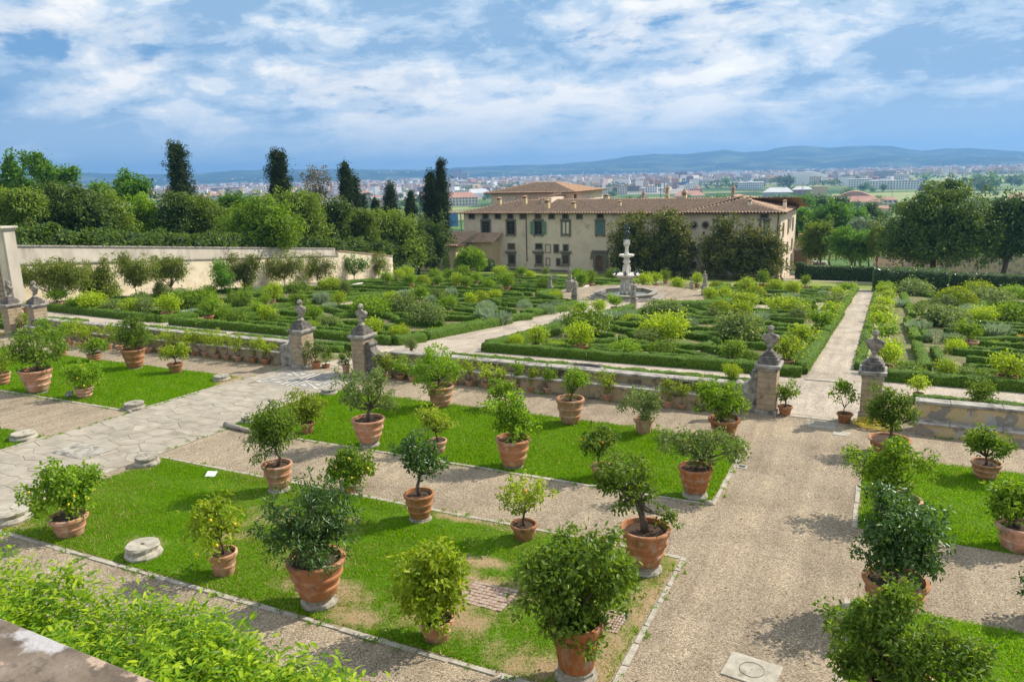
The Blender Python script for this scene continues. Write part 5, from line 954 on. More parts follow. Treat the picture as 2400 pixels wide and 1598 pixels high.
# potted rows that flank the right path
for i, (x, y, rx, ry) in enumerate([(1410, 470, 95, 62), (1385, 365, 92, 50), (1388, 285, 92, 48), (1390, 225, 88, 42), (1395, 165, 72, 36), (1400, 120, 66, 32), (1405, 82, 60, 30), (1408, 52, 55, 26)]):
    far_pot('F', (x, y + ry + 14), 60 - 4 * i, (x, y, rx, ry), [1, 0, 4, 4, 1, 4, 4, 0][i], 60 + i)
for i, (x, y, rx, ry) in enumerate([(850, 380, 100, 60), (960, 270, 88, 58), (1010, 205, 80, 45), (1050, 150, 70, 40), (1090, 100, 62, 34), (1125, 60, 55, 28)]):
    far_pot('F', (x + 10, y + ry + 12), 52 - 4 * i, (x, y, rx, ry), [4, 0, 4, 5, 4, 0][i], 70 + i)
# ---- shrubs
def shrub_proto(kind, seed):
    r = rng_of(seed)
    if kind in ('round', 'dark', 'bright', 'grey'):
        bl = [((0, 0, .5), (.85, .85, .45))] + [((r.uniform(-.6, .6), r.uniform(-.6, .6), r.uniform(.35, .75)), (.45, .45, .33)) for _ in range(5)]
        m = {'round': 'lf_bright', 'dark': 'lf_mid', 'bright': 'lf_lime', 'grey': 'lf_grey'}[kind]
        return crown_mesh('foliage', bl, 2200, .14, MAT[m], seed, .5, 8, None, .45, .3, zmin=0)
    if kind == 'dome':
        n = 2600; d = unit(r.normal(size=(n, 3))); d[:, 2] = np.abs(d[:, 2]); P = d * np.array([1, 1, .95]) * (1 + .05 * vnoise(d, seed, 3)[:, None]) * r.uniform(.93, 1.0, n)[:, None]
        lv = leaf_mesh('foliage', P, d * .6 + r.normal(size=(n, 3)) * .6, d + r.normal(size=(n, 3)) * .4, r.uniform(.07, .13, n), r.uniform(.05, .08, n), MAT['lf_yew'])
        bm = bmesh.new(); bm.from_mesh(lv); bmesh.ops.create_uvsphere(bm, u_segments=20, v_segments=12, radius=.93); bm.to_mesh(lv); bm.free(); return lv
    if kind in ('silver', 'lavender'):   # upright fans of long thin leaves
        n = 420 if kind == 'silver' else 700; a = r.uniform(0, 6.28, n); rr = np.sqrt(r.random(n)) * .55; P = np.c_[np.cos(a) * rr, np.sin(a) * rr, r.uniform(0, .45, n)]
        ax = np.c_[np.cos(a) * rr * 1.1, np.sin(a) * rr * 1.1, np.full(n, .9)] + r.normal(size=(n, 3)) * .22; L = r.uniform(.35, .75, n)
        return long_leaf_mesh('foliage', P, ax, np.c_[np.cos(a), np.sin(a), np.full(n, .4)], L, L * (.13 if kind == 'silver' else .09), MAT['lf_silver'], .18)
    if kind == 'mound':
        n = 1100; d = unit(r.normal(size=(n, 3))); d[:, 2] = np.abs(d[:, 2]); P = d * np.array([1, 1, .9]) * (.62 + .38 * r.random(n)[:, None] ** .5)
        return leaf_mesh('foliage', P, d + r.normal(size=(n, 3)) * .5, d + r.normal(size=(n, 3)) * .5, r.uniform(.1, .18, n), r.uniform(.03, .06, n), MAT['lf_silver'])
    if kind == 'flowers':
        n = 500; P = np.c_[r.uniform(-1, 1, (n, 2)), r.uniform(0, .4, n)]; return leaf_mesh('foliage', P, r.normal(size=(n, 3)) + np.array([0, 0, .6]), r.normal(size=(n, 3)) + np.array([0, 0, 1]), r.uniform(.1, .2, n), r.uniform(.07, .12, n), MAT['flower'])
MAT['flower'] = leafmat('yellow_flower', [(0.10, 0.14, 0.02), (0.55, 0.38, 0.02), (0.70, 0.46, 0.03)], .2, (1.2, 1.1, .6))
SP = {k: [shrub_proto(k, 1200 + 10 * i + j) for j in range(2)] for i, k in enumerate(('round', 'dark', 'bright', 'grey', 'dome', 'silver', 'lavender', 'mound', 'flowers'))}
SNAME = {'round': ('leafy_shrub', 'loose green shrub'), 'dark': ('leafy_shrub', 'dark green shrub'), 'bright': ('leafy_shrub', 'bright green shrub'), 'grey': ('leafy_shrub', 'grey green shrub'), 'dome': ('clipped_dome', 'clipped yellow green dome bush'),
         'silver': ('silver_plant', 'silvery upright artichoke plant'), 'lavender': ('lavender_bush', 'pale spiky lavender clump'), 'mound': ('silver_mound', 'rounded silvery bush'), 'flowers': ('flower_patch', 'patch of yellow flowers')}
STEM = {}
def shrub(z, x, y, rx, ry, kind, seed, fn=onL, base=None, label=None):
    """ellipse px of the visible bush; it stands on the ground under its centre"""
    P = fn(z, x, base or y + ry); k = pxm(P); a = 1.12 * rx * ZS / k; h = 2 * ry * ZS / k; stem = 0
    nm, desc = SNAME[kind]
    if base: 
        c = upright(P, z, x, y) - P; stem = max(0, c[2] - h * .5)
    sc = {'dome': (a, a, h), 'silver': (a * 1.3, a * 1.3, h * .8), 'lavender': (a * 1.3, a * 1.3, h * .85), 'mound': (a, a, h)}.get(kind, (a, a, h))
    def make(lb):
        t = thing(nm, lb, 'shrub' if kind != 'flowers' else 'flowers', P, 0, 'shrubs of the parterre')
        link('foliage', SP[kind][seed % 2], t, (0, 0, stem), seed * 2.1, sc)
        if stem > .15:
            r = rng_of(seed); mb = MB()
            for j in range(5): e = (r.uniform(-.5, .5) * a, r.uniform(-.5, .5) * a, stem + h * .45); mb.tube([(0, 0, 0), (e[0] * .3, e[1] * .3, stem * .6), e], [.09, .07, .03], 5)
            link('stem', mb.mesh('stem', MAT['bark'], sm=True), t)
    if label: make(label)
    else: plan.add(desc, P, make)
SH = [('B', 190, 1235, 125, 65, 'round'), ('B', 410, 1215, 92, 70, 'grey'), ('B', 440, 1140, 48, 38, 'lavender'), ('B', 965, 1160, 62, 42, 'dome'), ('B', 565, 1050, 52, 38, 'dome'), ('B', 1000, 1225, 72, 45, 'mound'), ('B', 990, 1270, 60, 60, 'silver'), ('B', 1080, 1300, 90, 55, 'silver'),
      ('B', 385, 1405, 66, 40, 'bright'), ('B', 680, 1395, 48, 26, 'flowers'), ('B', 1265, 1215, 55, 42, 'mound'), ('B', 1410, 1240, 68, 42, 'mound'), ('B', 1480, 1215, 45, 35, 'mound'), ('B', 1480, 1165, 50, 40, 'bright'), ('B', 1400, 1075, 45, 40, 'dark'), ('B', 1090, 1110, 32, 28, 'grey'), ('B', 1065, 1150, 50, 32, 'bright'),
      ('B', 680, 1150, 52, 38, 'grey'), ('B', 610, 1180, 40, 40, 'lavender'), ('B', 760, 1130, 40, 42, 'lavender'), ('B', 330, 1165, 45, 30, 'bright'), ('B', 30, 1110, 42, 55, 'grey'), ('B', 375, 1050, 35, 28, 'grey'), ('B', 640, 1010, 48, 36, 'round'), ('B', 460, 990, 42, 32, 'bright'), ('B', 400, 1005, 40, 30, 'bright'), ('B', 850, 985, 45, 35, 'round'), ('B', 960, 965, 32, 28, 'round'), ('B', 1100, 985, 50, 32, 'bright'), ('B', 1010, 1080, 48, 36, 'round'), ('B', 1310, 1015, 30, 28, 'bright'), ('B', 1410, 985, 28, 22, 'grey'), ('B', 1630, 1000, 40, 30, 'round'), ('B', 1260, 1065, 22, 13, 'grey'), ('B', 1470, 1030, 34, 30, 'mound'), ('B', 1865, 1010, 48, 38, 'dark'),
      ('B', 1500, 1345, 60, 42, 'lavender'), ('B', 1415, 1385, 34, 20, 'mound'), ('B', 1870, 1285, 70, 42, 'silver'), ('B', 1980, 1280, 62, 40, 'mound'), ('B', 2230, 1240, 130, 48, 'grey'), ('B', 1210, 1465, 52, 42, 'bright'), ('B', 1490, 1500, 62, 26, 'bright'), ('B', 1950, 1510, 105, 48, 'round'), ('B', 2215, 1520, 85, 48, 'dark'), ('B', 2010, 1310, 80, 22, 'bright'),
      ('A', 1330, 1180, 150, 62, 'round'), ('A', 1650, 1180, 85, 55, 'dark'), ('A', 1325, 1265, 55, 25, 'lavender'), ('A', 1640, 1310, 70, 52, 'dark'), ('A', 1540, 1290, 60, 42, 'round'), ('A', 1900, 1320, 62, 38, 'dark'), ('A', 2170, 1275, 62, 45, 'round'), ('A', 2280, 1335, 65, 42, 'grey'), ('A', 2170, 1365, 40, 28, 'bright'), ('A', 2060, 1100, 92, 38, 'dark'), ('A', 2220, 1165, 52, 52, 'lavender'), ('A', 2275, 1225, 48, 30, 'lavender'), ('A', 2290, 1080, 80, 45, 'bright'), ('A', 1890, 1222, 60, 16, 'flowers'), ('A', 1130, 1120, 55, 48, 'grey'), ('A', 1440, 1110, 45, 24, 'bright'), ('A', 1700, 1085, 34, 26, 'bright'), ('A', 1775, 1110, 40, 22, 'mound'), ('A', 1240, 1130, 60, 34, 'mound'), ('A', 735, 1220, 62, 38, 'dark'), ('A', 1950, 1245, 25, 16, 'mound'), ('A', 760, 1130, 75, 38, 'round'), ('A', 960, 1180, 70, 40, 'grey'),
      ('C', 265, 1235, 78, 50, 'dome'), ('C', 500, 1125, 72, 40, 'dome'), ('C', 240, 1075, 50, 20, 'dome'), ('C', 430, 1180, 120, 42, 'bright'), ('C', 690, 1215, 130, 52, 'bright'), ('C', 205, 1280, 55, 36, 'grey'), ('C', 640, 1085, 52, 40, 'bright'), ('C', 745, 1160, 55, 34, 'lavender'), ('C', 968, 1135, 32, 22, 'lavender'), ('C', 925, 1105, 24, 16, 'bright'), ('C', 930, 1165, 34, 24, 'flowers'), ('C', 790, 1290, 70, 42, 'grey'), ('C', 530, 1295, 60, 36, 'lavender'), ('C', 710, 1320, 48, 20, 'flowers'), ('C', 50, 1340, 60, 48, 'mound'),
      ('C', 1775, 1045, 130, 62, 'dome'), ('C', 1880, 1160, 125, 72, 'dome'), ('C', 1590, 1105, 120, 50, 'grey'), ('C', 1510, 1205, 48, 32, 'lavender'), ('C', 1790, 1195, 75, 42, 'grey'), ('C', 1640, 1245, 60, 45, 'dark'), ('C', 1980, 1245, 80, 42, 'mound'), ('C', 1620, 1360, 72, 58, 'silver'), ('C', 1740, 1430, 82, 50, 'mound'), ('C', 1865, 1440, 60, 36, 'lavender'), ('C', 2045, 1290, 95, 55, 'bright'), ('C', 2250, 1280, 130, 70, 'round'), ('C', 2165, 1380, 80, 58, 'silver'), ('C', 2130, 1165, 130, 50, 'grey'), ('C', 2020, 1105, 100, 40, 'bright'), ('C', 2170, 1095, 50, 34, 'mound'), ('C', 2290, 1135, 80, 45, 'round'), ('C', 2290, 1420, 48, 22, 'flowers'), ('C', 1620, 1440, 22, 24, 'flowers'), ('C', 2140, 1490, 50, 24, 'bright'), ('C', 1870, 1510, 72, 45, 'bright'),
      ('F', 455, 545, 80, 48, 'dark'), ('F', 1550, 625, 120, 40, 'dark'), ('F', 1955, 650, 52, 34, 'grey'), ('F', 1990, 670, 110, 38, 'dark'), ('F', 2130, 690, 50, 24, 'flowers')]
for i, a in enumerate(SH): shrub(*a, i)
# bushy little trees on stems
for i, (z, x, y, rx, ry, kind, base) in enumerate([('B', 585, 1275, 130, 62, 'grey', 1368), ('B', 1710, 1325, 150, 78, 'dark', 1440), ('B', 2210, 1370, 150, 82, 'bright', 1470), ('B', 2115, 1430, 85, 42, 'grey', 1490), ('C', 400, 1370, 175, 85, 'grey', 1468), ('C', 1790, 1285, 150, 58, 'grey', 1372), ('B', 480, 1490, 45, 32, 'grey', 1538), ('F', 330, 640, 58, 42, 'bright', 745)]):
    shrub(z, x, y, rx, ry, kind, 200 + i, base=base)
plan.flush()

# ------------------------------------------------------------------ fountain with octagonal basin
FC = np.array([-26.95, 86.6, zL(86.6)])
FS = .80
def fountain():
    t = thing('marble_fountain', 'tall white marble fountain in an octagonal basin before the villa', 'fountain', FC, scale=(1, 1, FS)); o8 = math.pi / 8
    tag(link('fountain_terrace', MB().lathe([(9.6, -.4), (9.6, .32)], 48, tuple(FC)).mesh('fountain_terrace', MAT['gravel'])), kind='structure')
    z0 = .40
    link('basin_step', MB().lathe([(4.9, z0 - .1), (4.9, z0 + .16), (4.5, z0 + .16), (4.5, z0 + .3), (3, z0 + .3)], 8, ph=o8, close=False).mesh('basin_step', MAT['coping']), t)
    link('basin', MB().lathe([(4.05, z0 + .25), (4.05, z0 + .36), (3.9, z0 + .42), (3.9, z0 + .62), (4.12, z0 + .68), (4.12, z0 + .80), (3.35, z0 + .80), (3.35, z0 + .35)], 8, ph=o8, close=False).mesh('basin', MAT['stone']), t)
    link('water', MB().lathe([(3.36, z0 + .46), (.0, z0 + .46)], 8, ph=o8, close=False).mesh('water', MAT['water']), t)
    b = z0 + .5
    link('lower_shaft', MB().lathe([(1.05, b), (1.05, b + .3), (.82, b + .42), (.80, b + 1.9), (.95, b + 2.0), (1.0, b + 2.15)], 8, ph=o8).mesh('lower_shaft', MAT['marble']), t)
    mb = MB()
    for k in range(8):
        a = k * math.pi / 4; c, s = math.cos(a), math.sin(a); mb.tube([(.95 * c, .95 * s, b + .05), (.98 * c, .98 * s, b + .8), (.84 * c, .84 * s, b + 1.8)], [.16, .12, .08], 6); mb.ball((.92 * c, .92 * s, b + 1.3), (.14, .14, .2), 8, 6)
    link('carved_feet', mb.mesh('carved_feet', MAT['marble'], sm=True), t)
    link('large_bowl', MB().lathe([(.6, b + 2.1), (1.2, b + 2.3), (1.85, b + 2.6), (2.15, b + 2.75), (2.2, b + 2.85), (2.1, b + 2.88), (1.6, b + 2.72), (.5, b + 2.68)], 32, close=False).mesh('large_bowl', MAT['marble'], sm=True), t)
    pm = MB(); pm.ball((0, 0, .26), (.16, .13, .22), 8, 6); pm.ball((0, -.05, .56), .12, 8, 6); pm.tube([(-.14, 0, .38), (-.26, -.1, .3)], .045, 5); pm.tube([(.14, 0, .38), (.26, -.08, .28)], .045, 5); pm.tube([(-.07, -.05, .12), (-.1, -.28, .05)], .06, 5); pm.tube([(.07, -.05, .12), (.1, -.28, .05)], .06, 5)
    put = pm.mesh('bronze_putto', MAT['bronze'], sm=True)
    for k in range(8): a = k * math.pi / 4 + .2; link('bronze_putto', put, t, (2.0 * math.cos(a), 2.0 * math.sin(a), b + 2.84), a + math.pi / 2)
    c = b + 2.65
    link('middle_shaft', MB().lathe([(.5, c), (.55, c + .15), (.42, c + .3), (.40, c + 1.7), (.5, c + 1.85), (.62, c + 2.0), (.5, c + 2.2), (.38, c + 2.5), (.5, c + 2.62)], 10).mesh('middle_shaft', MAT['marble'], sm=True), t)
    mb = MB()
    for k in range(4):
        a = k * math.pi / 2 + .4; x, y = .45 * math.cos(a), .45 * math.sin(a)
        mb.tube([(x, y, c + .3), (x * 1.08, y * 1.08, c + .8), (x, y, c + 1.25)], [.12, .17, .14], 7); mb.ball((x * 1.05, y * 1.05, c + 1.45), (.11, .11, .14), 8, 6); mb.tube([(x, y, c + 1.2), (x * 1.4 - y * .3, y * 1.4 + x * .3, c + 1.0)], .06, 5)
    link('shaft_figures', mb.mesh('shaft_figures', MAT['marble'], sm=True), t)
    d = c + 2.6
    link('small_bowl', MB().lathe([(.35, d), (.9, d + .16), (1.2, d + .28), (1.22, d + .46), (1.12, d + .5), (.4, d + .38)], 12, close=False).mesh('small_bowl', MAT['marble'], sm=False), t)
    link('upper_vase', MB().lathe([(.42, d + .35), (.46, d + .55), (.34, d + .68), (.26, d + 1.2), (.33, d + 1.6), (.4, d + 1.7), (.3, d + 1.8)], 10).mesh('upper_vase', MAT['marble'], sm=True), t)
    e = d + 1.75; mb = MB().lathe([(.3, e), (.5, e + .1), (.42, e + .3), (.3, e + .8), (.26, e + .95)], 12)
    for k in range(4): a = k * math.pi / 2; x, y = math.cos(a), math.sin(a); mb.tube([(.4 * x, .4 * y, e + .1), (.42 * x, .42 * y, e + .5)], [.12, .13], 6); mb.ball((.42 * x, .42 * y, e + .72), .11, 7, 6)
    link('putti_base', mb.mesh('putti_base', MAT['marble'], sm=True), t)
    f = e + .95; mb = MB()   # bronze group: a man lifting another off the ground
    mb.tube([(-.14, 0, f), (-.17, .03, f + .45), (-.1, 0, f + .85)], [.08, .10, .14], 8); mb.tube([(.17, .06, f), (.16, .02, f + .45), (.08, 0, f + .85)], [.08, .10, .14], 8)
    mb.tube([(0, 0, f + .8), (.0, .03, f + 1.1), (-.03, .06, f + 1.4)], [.17, .19, .2], 10); mb.ball((-.05, .08, f + 1.64), (.1, .11, .13), 8, 7); mb.tube([(-.22, .05, f + 1.4), (-.3, -.15, f + 1.2), (0, -.3, f + 1.15)], [.075, .07, .05], 7); mb.tube([(.18, .05, f + 1.4), (.3, -.15, f + 1.2), (.05, -.3, f + 1.18)], [.075, .07, .05], 7)
    mb.tube([(.05, -.18, f + 1.0), (.05, -.2, f + 1.3), (.16, -.18, f + 1.62)], [.15, .17, .17], 10); mb.ball((.26, -.2, f + 1.86), (.1, .1, .12), 8, 7); mb.tube([(.3, -.18, f + 1.6), (.45, -.2, f + 1.85), (.3, -.25, f + 2.0)], [.06, .055, .04], 6); mb.tube([(.05, -.2, f + 1.0), (.22, -.36, f + .8), (.45, -.3, f + .62)], [.11, .09, .05], 7); mb.tube([(0, -.22, f + 1.0), (-.02, -.4, f + .72), (.12, -.34, f + .4)], [.11, .09, .05], 7); mb.box(-.24, .24, -.2, .2, f - .06, f + .03)
    tag(link('bronze_group', mb.fused('bronze_group', MAT['bronze'], .035), None, FC - (0, 0, f * (1 - FS)), .3), 'bronze group of two wrestling figures on top of the fountain', 'statue')
    for ch in t.children:
        if ch.name.split('.')[0] in ('basin_step', 'basin', 'water'): ch.scale = (.94, .94, 1)
        elif 'putto' in ch.name: ch.location = (ch.location[0] * .75, ch.location[1] * .75, ch.location[2]); ch.scale = (.8, .8, 1)
        else: ch.scale = (.75, .75, 1)
fountain()
def figure(kind, seed):
    """standing draped stone figure, about 1.85 high"""
    mb = MB(); r = rng_of(seed); mb.box(-.28, .28, -.24, .24, 0, .08)
    hip = .06 if kind != 'cloak' else 0
    mb.tube([(-.12, .0, .06), (-.13, -.03, .5), (-.09 + hip, 0, .95)], [.075, .085, .13], 9); mb.tube([(.13, .06, .06), (.14, -.02, .5), (.09 + hip, 0, .95)], [.075, .085, .13], 9)
    mb.tube([(hip, 0, .88), (hip * .5, .02, 1.12), (0, .02, 1.42)], [.16, .15, .19], 10); mb.ball((0, .02, 1.42), (.23, .13, .12), 12, 8); mb.tube([(0, .02, 1.46), (0, 0, 1.60)], [.07, .06], 8); mb.ball((0, -.01, 1.72), (.1, .115, .135), 12, 9); mb.ball((0, .03, 1.76), (.11, .11, .12), 10, 8)
    if kind == 'cloak':
        mb.tube([(0, .14, 1.45), (0, .17, .9), (0, .14, .1)], [.24, .28, .32], 12); mb.tube([(-.22, .02, 1.40), (-.3, -.02, 1.05), (-.2, -.15, .9)], [.08, .085, .06], 8); mb.tube([(.22, .02, 1.40), (.33, .0, 1.1), (.36, -.05, .75)], [.08, .085, .06], 8)
        for k in range(5): mb.tube([(-.2 + k * .1, .26, 1.35), (-.24 + k * .12, .42, .5), (-.26 + k * .13, .42, .1)], [.03, .045, .05], 5)
    elif kind == 'draped':
        mb.lathe([(.3, .06), (.27, .5), (.22, .95), (.18, 1.15)], 12, (hip * .5, 0, 0)); mb.tube([(-.22, .02, 1.40), (-.27, -.05, 1.15), (-.08, -.2, 1.2)], [.07, .07, .05], 8); mb.tube([(.22, .02, 1.40), (.3, 0, 1.12), (.26, -.08, .85)], [.07, .07, .05], 8)
    else:
        mb.tube([(-.22, .02, 1.40), (-.33, .05, 1.15), (-.26, -.1, .92)], [.075, .075, .05], 8); mb.tube([(.22, .02, 1.40), (.34, -.05, 1.3), (.24, -.2, 1.5)], [.075, .075, .05], 8); mb.tube([(.15, .15, .06), (.17, .16, .6)], [.11, .09], 8)
    return mb.fused('statue', MAT['old_marble'], .035)
FIG = {k: figure(k, i) for i, k in enumerate(('cloak', 'draped', 'nude'))}
def statue(z, x, yfoot, ytop, ped_y, kind, label, rz, wide=.62):
    P = onL(z, x, ped_y); k = pxm(P); foot = upright(P, z, x, yfoot)[2] - P[2]; top = upright(P, z, x, ytop)[2] - P[2]; s = (top - foot) / 1.86; w = wide * s
    t = thing('statue_pedestal', 'stone pedestal under the ' + label, 'pedestal', P, 0, 'statue pedestals round the fountain')
    link('foot', MB().box(-w * .62, w * .62, -w * .62, w * .62, -.3, foot * .14).mesh('foot', MAT['coping'], bevel=.02), t)
    link('die', MB().box(-w * .48, w * .48, -w * .48, w * .48, foot * .14 + .003, foot * .86).mesh('die', MAT['stone'], bevel=.02), t)
    link('cap', MB().box(-w * .6, w * .6, -w * .6, w * .6, foot * .86 + .003, foot).mesh('cap', MAT['coping'], bevel=.02), t)
    st = link('stone_statue', FIG[kind], None, (P[0], P[1], P[2] + foot), rz, s); tag(st, label, 'statue', 'statues round the fountain')
statue('B', 1443, 1092, 1003, 1150, 'draped', 'slim grey statue standing left of the fountain terrace', 2.6)
statue('B', 1575, 1050, 955, 1155, 'draped', 'statue on a tall pedestal at the back left of the fountain', .3, .8)
statue('B', 1613, 1160, 1032, 1205, 'cloak', 'cloaked statue seen from behind, left before the fountain', 3.3)
statue('B', 2017, 1175, 1055, 1245, 'cloak', 'dark cloaked statue seen from behind, right before the fountain', 3.0)
statue('C', 60, 1135, 1040, 1165, 'nude', 'dark statue at the right rim of the fountain terrace', .8)
statue('C', 148, 1090, 985, 1190, 'draped', 'pale slender statue on a high pedestal right of the fountain', .5, .7)
def bench(z, x0, y0, x1, y1, label):
    a, b = onL(z, x0, y0), onL(z, x1, y1); c = (a + b) / 2; L = np.hypot(*(b - a)[:2]); t = thing('stone_bench', label, 'bench', c, math.atan2(b[1] - a[1], b[0] - a[0]))
    link('seat', MB().box(-L / 2, L / 2, -.25, .25, .42, .54).mesh('seat', MAT['marble'], bevel=.02), t)
    for s in (-1, 1): link('leg', MB().box(s * L * .36 - .12, s * L * .36 + .12, -.2, .2, 0, .42).mesh('leg', MAT['stone'], bevel=.02), t)
bench('B', 1640, 1135, 1700, 1120, 'white stone bench left behind the fountain terrace'); bench('B', 65, 1105, 145, 1098, 'pale stone bench among the shrubs before the left garden wall'); bench('C', 105, 1155, 130, 1150, 'stone bench between the statues right of the fountain')
P = onL('B', 1800, 1118); tag(link('stone_block', MB().box(-.6, .6, -.4, .4, -.1, .35).mesh('stone_block', MAT['coping'], bevel=.04), None, P), 'low grey stone block behind the fountain basin', 'stone block')
# ------------------------------------------------------------------ villa
_q0 = q
def q(z, x, y):
    if z == 'V': return 1000 + x * .21231, 400 + y * .21231
    if z == 'U': return 1400 + x * .21231, 400 + y * .21231
    return _q0(z, x, y)
YF = 148.0
def F(z, x, y, Y=YF): return at_depth(z, x, y, Y)
def tile_slope(P0, P1, up, a, b, mat, parent, name='roof_tiles', pitch=.58, row=.7, amp=.15):
    """barrel tiled slope: columns run up from the eave P0-P1; the ridge covers the part a..b (metres along the eave)"""
    P0, P1, up = (np.array(v, float) for v in (P0, P1, up)); W = np.linalg.norm(P1 - P0); d = (P1 - P0) / W; n = unit(np.cross(d, up)); n = n if n[2] > 0 else -n; H = np.linalg.norm(up)
    nc = max(2, int(W / pitch)); V = []; Fc = []; prof = [(0, 0.0), (.2, .8), (.42, 1.0), (.64, .8), (.82, 0.05), (1.0, 0.0)]
    for c in range(nc):
        s0, s1 = W * c / nc, W * (c + 1) / nc; sm = (s0 + s1) / 2; vm = 1.0
        if sm < a: vm = sm / a
        elif sm > b: vm = (W - sm) / max(1e-6, W - b)
        if vm < .02: continue
        nr = max(1, int(math.ceil(vm * H / row))); o = len(V)
        for r_ in range(nr):
            for e, st in ((r_ / nr, .05), ((r_ + 1) / nr, .0)):
                for u, h in prof: p = P0 + d * (s0 + u * (s1 - s0)) + up * (vm * e) + n * (amp * h + st * (h > .02)); V.append(p)
        k = len(prof)
        for r_ in range(nr * 2 - 1):
            for j in range(k - 1): i0 = o + r_ * k + j; Fc.append((i0, i0 + 1, i0 + k + 1, i0 + k))
    me = np_mesh(name, np.array(V), np.array(Fc), MAT[mat]); o = link(name, me, parent); tag(o, kind='stuff'); return o
villa = thing('villa', 'long beige plastered villa with tiled roofs, grey stone windows and small chimneys', 'villa', (-50, YF, -20.3))
VO = np.array([-50, YF, -20.3])
def vl(P): return np.array(P, float) - VO
VD = 27.0
XL, XR, ZE, ZB = -82.9, -17.1, -8.45, -21.8
def vbox(nm, x0, x1, y0, y1, z0, z1, mat, bevel=0, parent=None):
    return link(nm, MB().box(x0 - VO[0], x1 - VO[0], y0 - VO[1], y1 - VO[1], z0 - VO[2], z1 - VO[2]).mesh(nm, MAT[mat], bevel=bevel), parent or villa)
vbox('wall', XL, XR, YF, YF + VD - 1, ZB - 4, ZE, 'facade')
vbox('base_course', XL - .05, XR + .05, YF - .14, YF - .003, ZB - 4, F('V', 1400, 1092)[2], 'pietra')
def frame(mb, x0, x1, z0, z1, w, y0, y1): mb.box(x0 - w, x0, y0, y1, z0 - w, z1 + w).box(x1, x1 + w, y0, y1, z0 - w, z1 + w).box(x0, x1, y0, y1, z1, z1 + w).box(x0, x1, y0, y1, z0 - w, z0); return mb
def window(zone, x0, x1, y0, y1, fw=.28, cornice=None, sill=None, shut=None, bars=(1, 2), blind=None, kind='window'):
    a, b = F(zone, x0, y1), F(zone, x1, y0); X0, X1, Z0, Z1 = a[0], b[0], a[2], b[2]; o = np.array([(X0 + X1) / 2, YF, (Z0 + Z1) / 2]); w, h = (X1 - X0) / 2, (Z1 - Z0) / 2
    mb = frame(MB(), -w, w, -h, h, fw, -.14, -.003); wd = link(kind, mb.mesh(kind, MAT['pietra'], bevel=.015), villa, vl(o))
    link('pane', MB().box(-w, w, -.012, -.004, -h, h).mesh('pane', MAT[blind or 'glass_dark']), wd)
    if bars and not blind:
        g = MB(); nx, nz = bars; 
        for i in range(1, nx + 1): g.box(-w + 2 * w * i / (nx + 1) - .035, -w + 2 * w * i / (nx + 1) + .035, -.05, -.014, -h, h)
        for i in range(1, nz + 1): g.box(-w, w, -.046, -.016, -h + 2 * h * i / (nz + 1) - .03, -h + 2 * h * i / (nz + 1) + .03)
        link('glazing_bars', g.mesh('glazing_bars', MAT['wood']), wd)
    if cornice: 
        c0, c1, cy0, cy1 = cornice; p, r_ = vl(F(zone, c0, cy1)) - vl(o), vl(F(zone, c1, cy0)) - vl(o)
        link('cornice', MB().box(p[0], r_[0], -.42, -.145, p[2] + (r_[2] - p[2]) * .4, r_[2]).box(p[0] + .15, r_[0] - .15, -.28, -.145, p[2], p[2] + (r_[2] - p[2]) * .4 - .003).mesh('cornice', MAT['pietra'], bevel=.02), wd)
    if sill:
        c0, c1, cy0, cy1 = sill; p, r_ = vl(F(zone, c0, cy1)) - vl(o), vl(F(zone, c1, cy0)) - vl(o)
        link('sill', MB().box(p[0], r_[0], -.34, -.145, p[2], r_[2]).box(p[0] + .1, p[0] + .3, -.3, -.145, p[2] - .35, p[2] - .003).box(r_[0] - .3, r_[0] - .1, -.3, -.145, p[2] - .35, p[2] - .003).mesh('sill', MAT['pietra'], bevel=.02), wd)
    if shut == 'open':
        for s in (-1, 1): link('shutter', MB().box(min(s * w, s * (w + .95)), max(s * w, s * (w + .95)), -.24, -.16, -h, h).mesh('shutter', MAT['green_paint'], bevel=.01), wd)
    if shut in ('green', 'blue'):
        m = {'green': 'green_paint', 'blue': 'blue_paint'}[shut]
        for s in (-1, 1):
            g = frame(MB(), s * w / 2 - w / 2 + .14, s * w / 2 + w / 2 - .14, -h + .14, h - .14, .11, -.1, -.05); link('shutter', g.mesh('shutter', MAT['green_paint']), wd)
            link('shutter_panel', MB().box(s * w / 2 - w / 2 + .14, s * w / 2 + w / 2 - .14, -.07, -.055, -h + .14, h - .14).mesh('shutter_panel', MAT['blue_paint' if shut == 'blue' else 'facade']), wd)
    return wd
for x in (498, 650, 788, 925, 1063, 1230, 1380, 1533, 1687, 1915, 2232): window('V', x - 24, x + 24, 478, 526, .26, bars=(1, 1), blind='wood' if x in (1063, 1230) else None)
for x in (35, 553, 1362, 1845): window('U', x - (24 if x != 1845 else 34), x + (24 if x != 1845 else 34), 472, 516, .26, bars=(1, 1))
for x, sh in ((655, None), (931, None), (1235, 'open'), (1537, 'green'), (1915, 'blue')):
    window('V', x - 40, x + 40, 562, 700, .34, cornice=(x - 58, x + 58, 536, 556), sill=(x - 54, x + 54, 702, 712), shut=sh, bars=(1, 3) if sh in (None, 'open') else None)
window('U', 1800, 1885, 565, 705, .34, cornice=(1768, 1922, 530, 552), shut='green', bars=None)
window('U', 1290, 1370, 565, 705, .34, cornice=(1268, 1392, 530, 548), shut='green', bars=None)
for x in (665, 936, 1240): window('V', x - 32, x + 32, 812, 862, .22, bars=(1, 1), blind='wood' if x < 1000 else None)
window('V', 1316, 1364, 818, 898, .14, bars=None, blind='facade', kind='blind_frame')
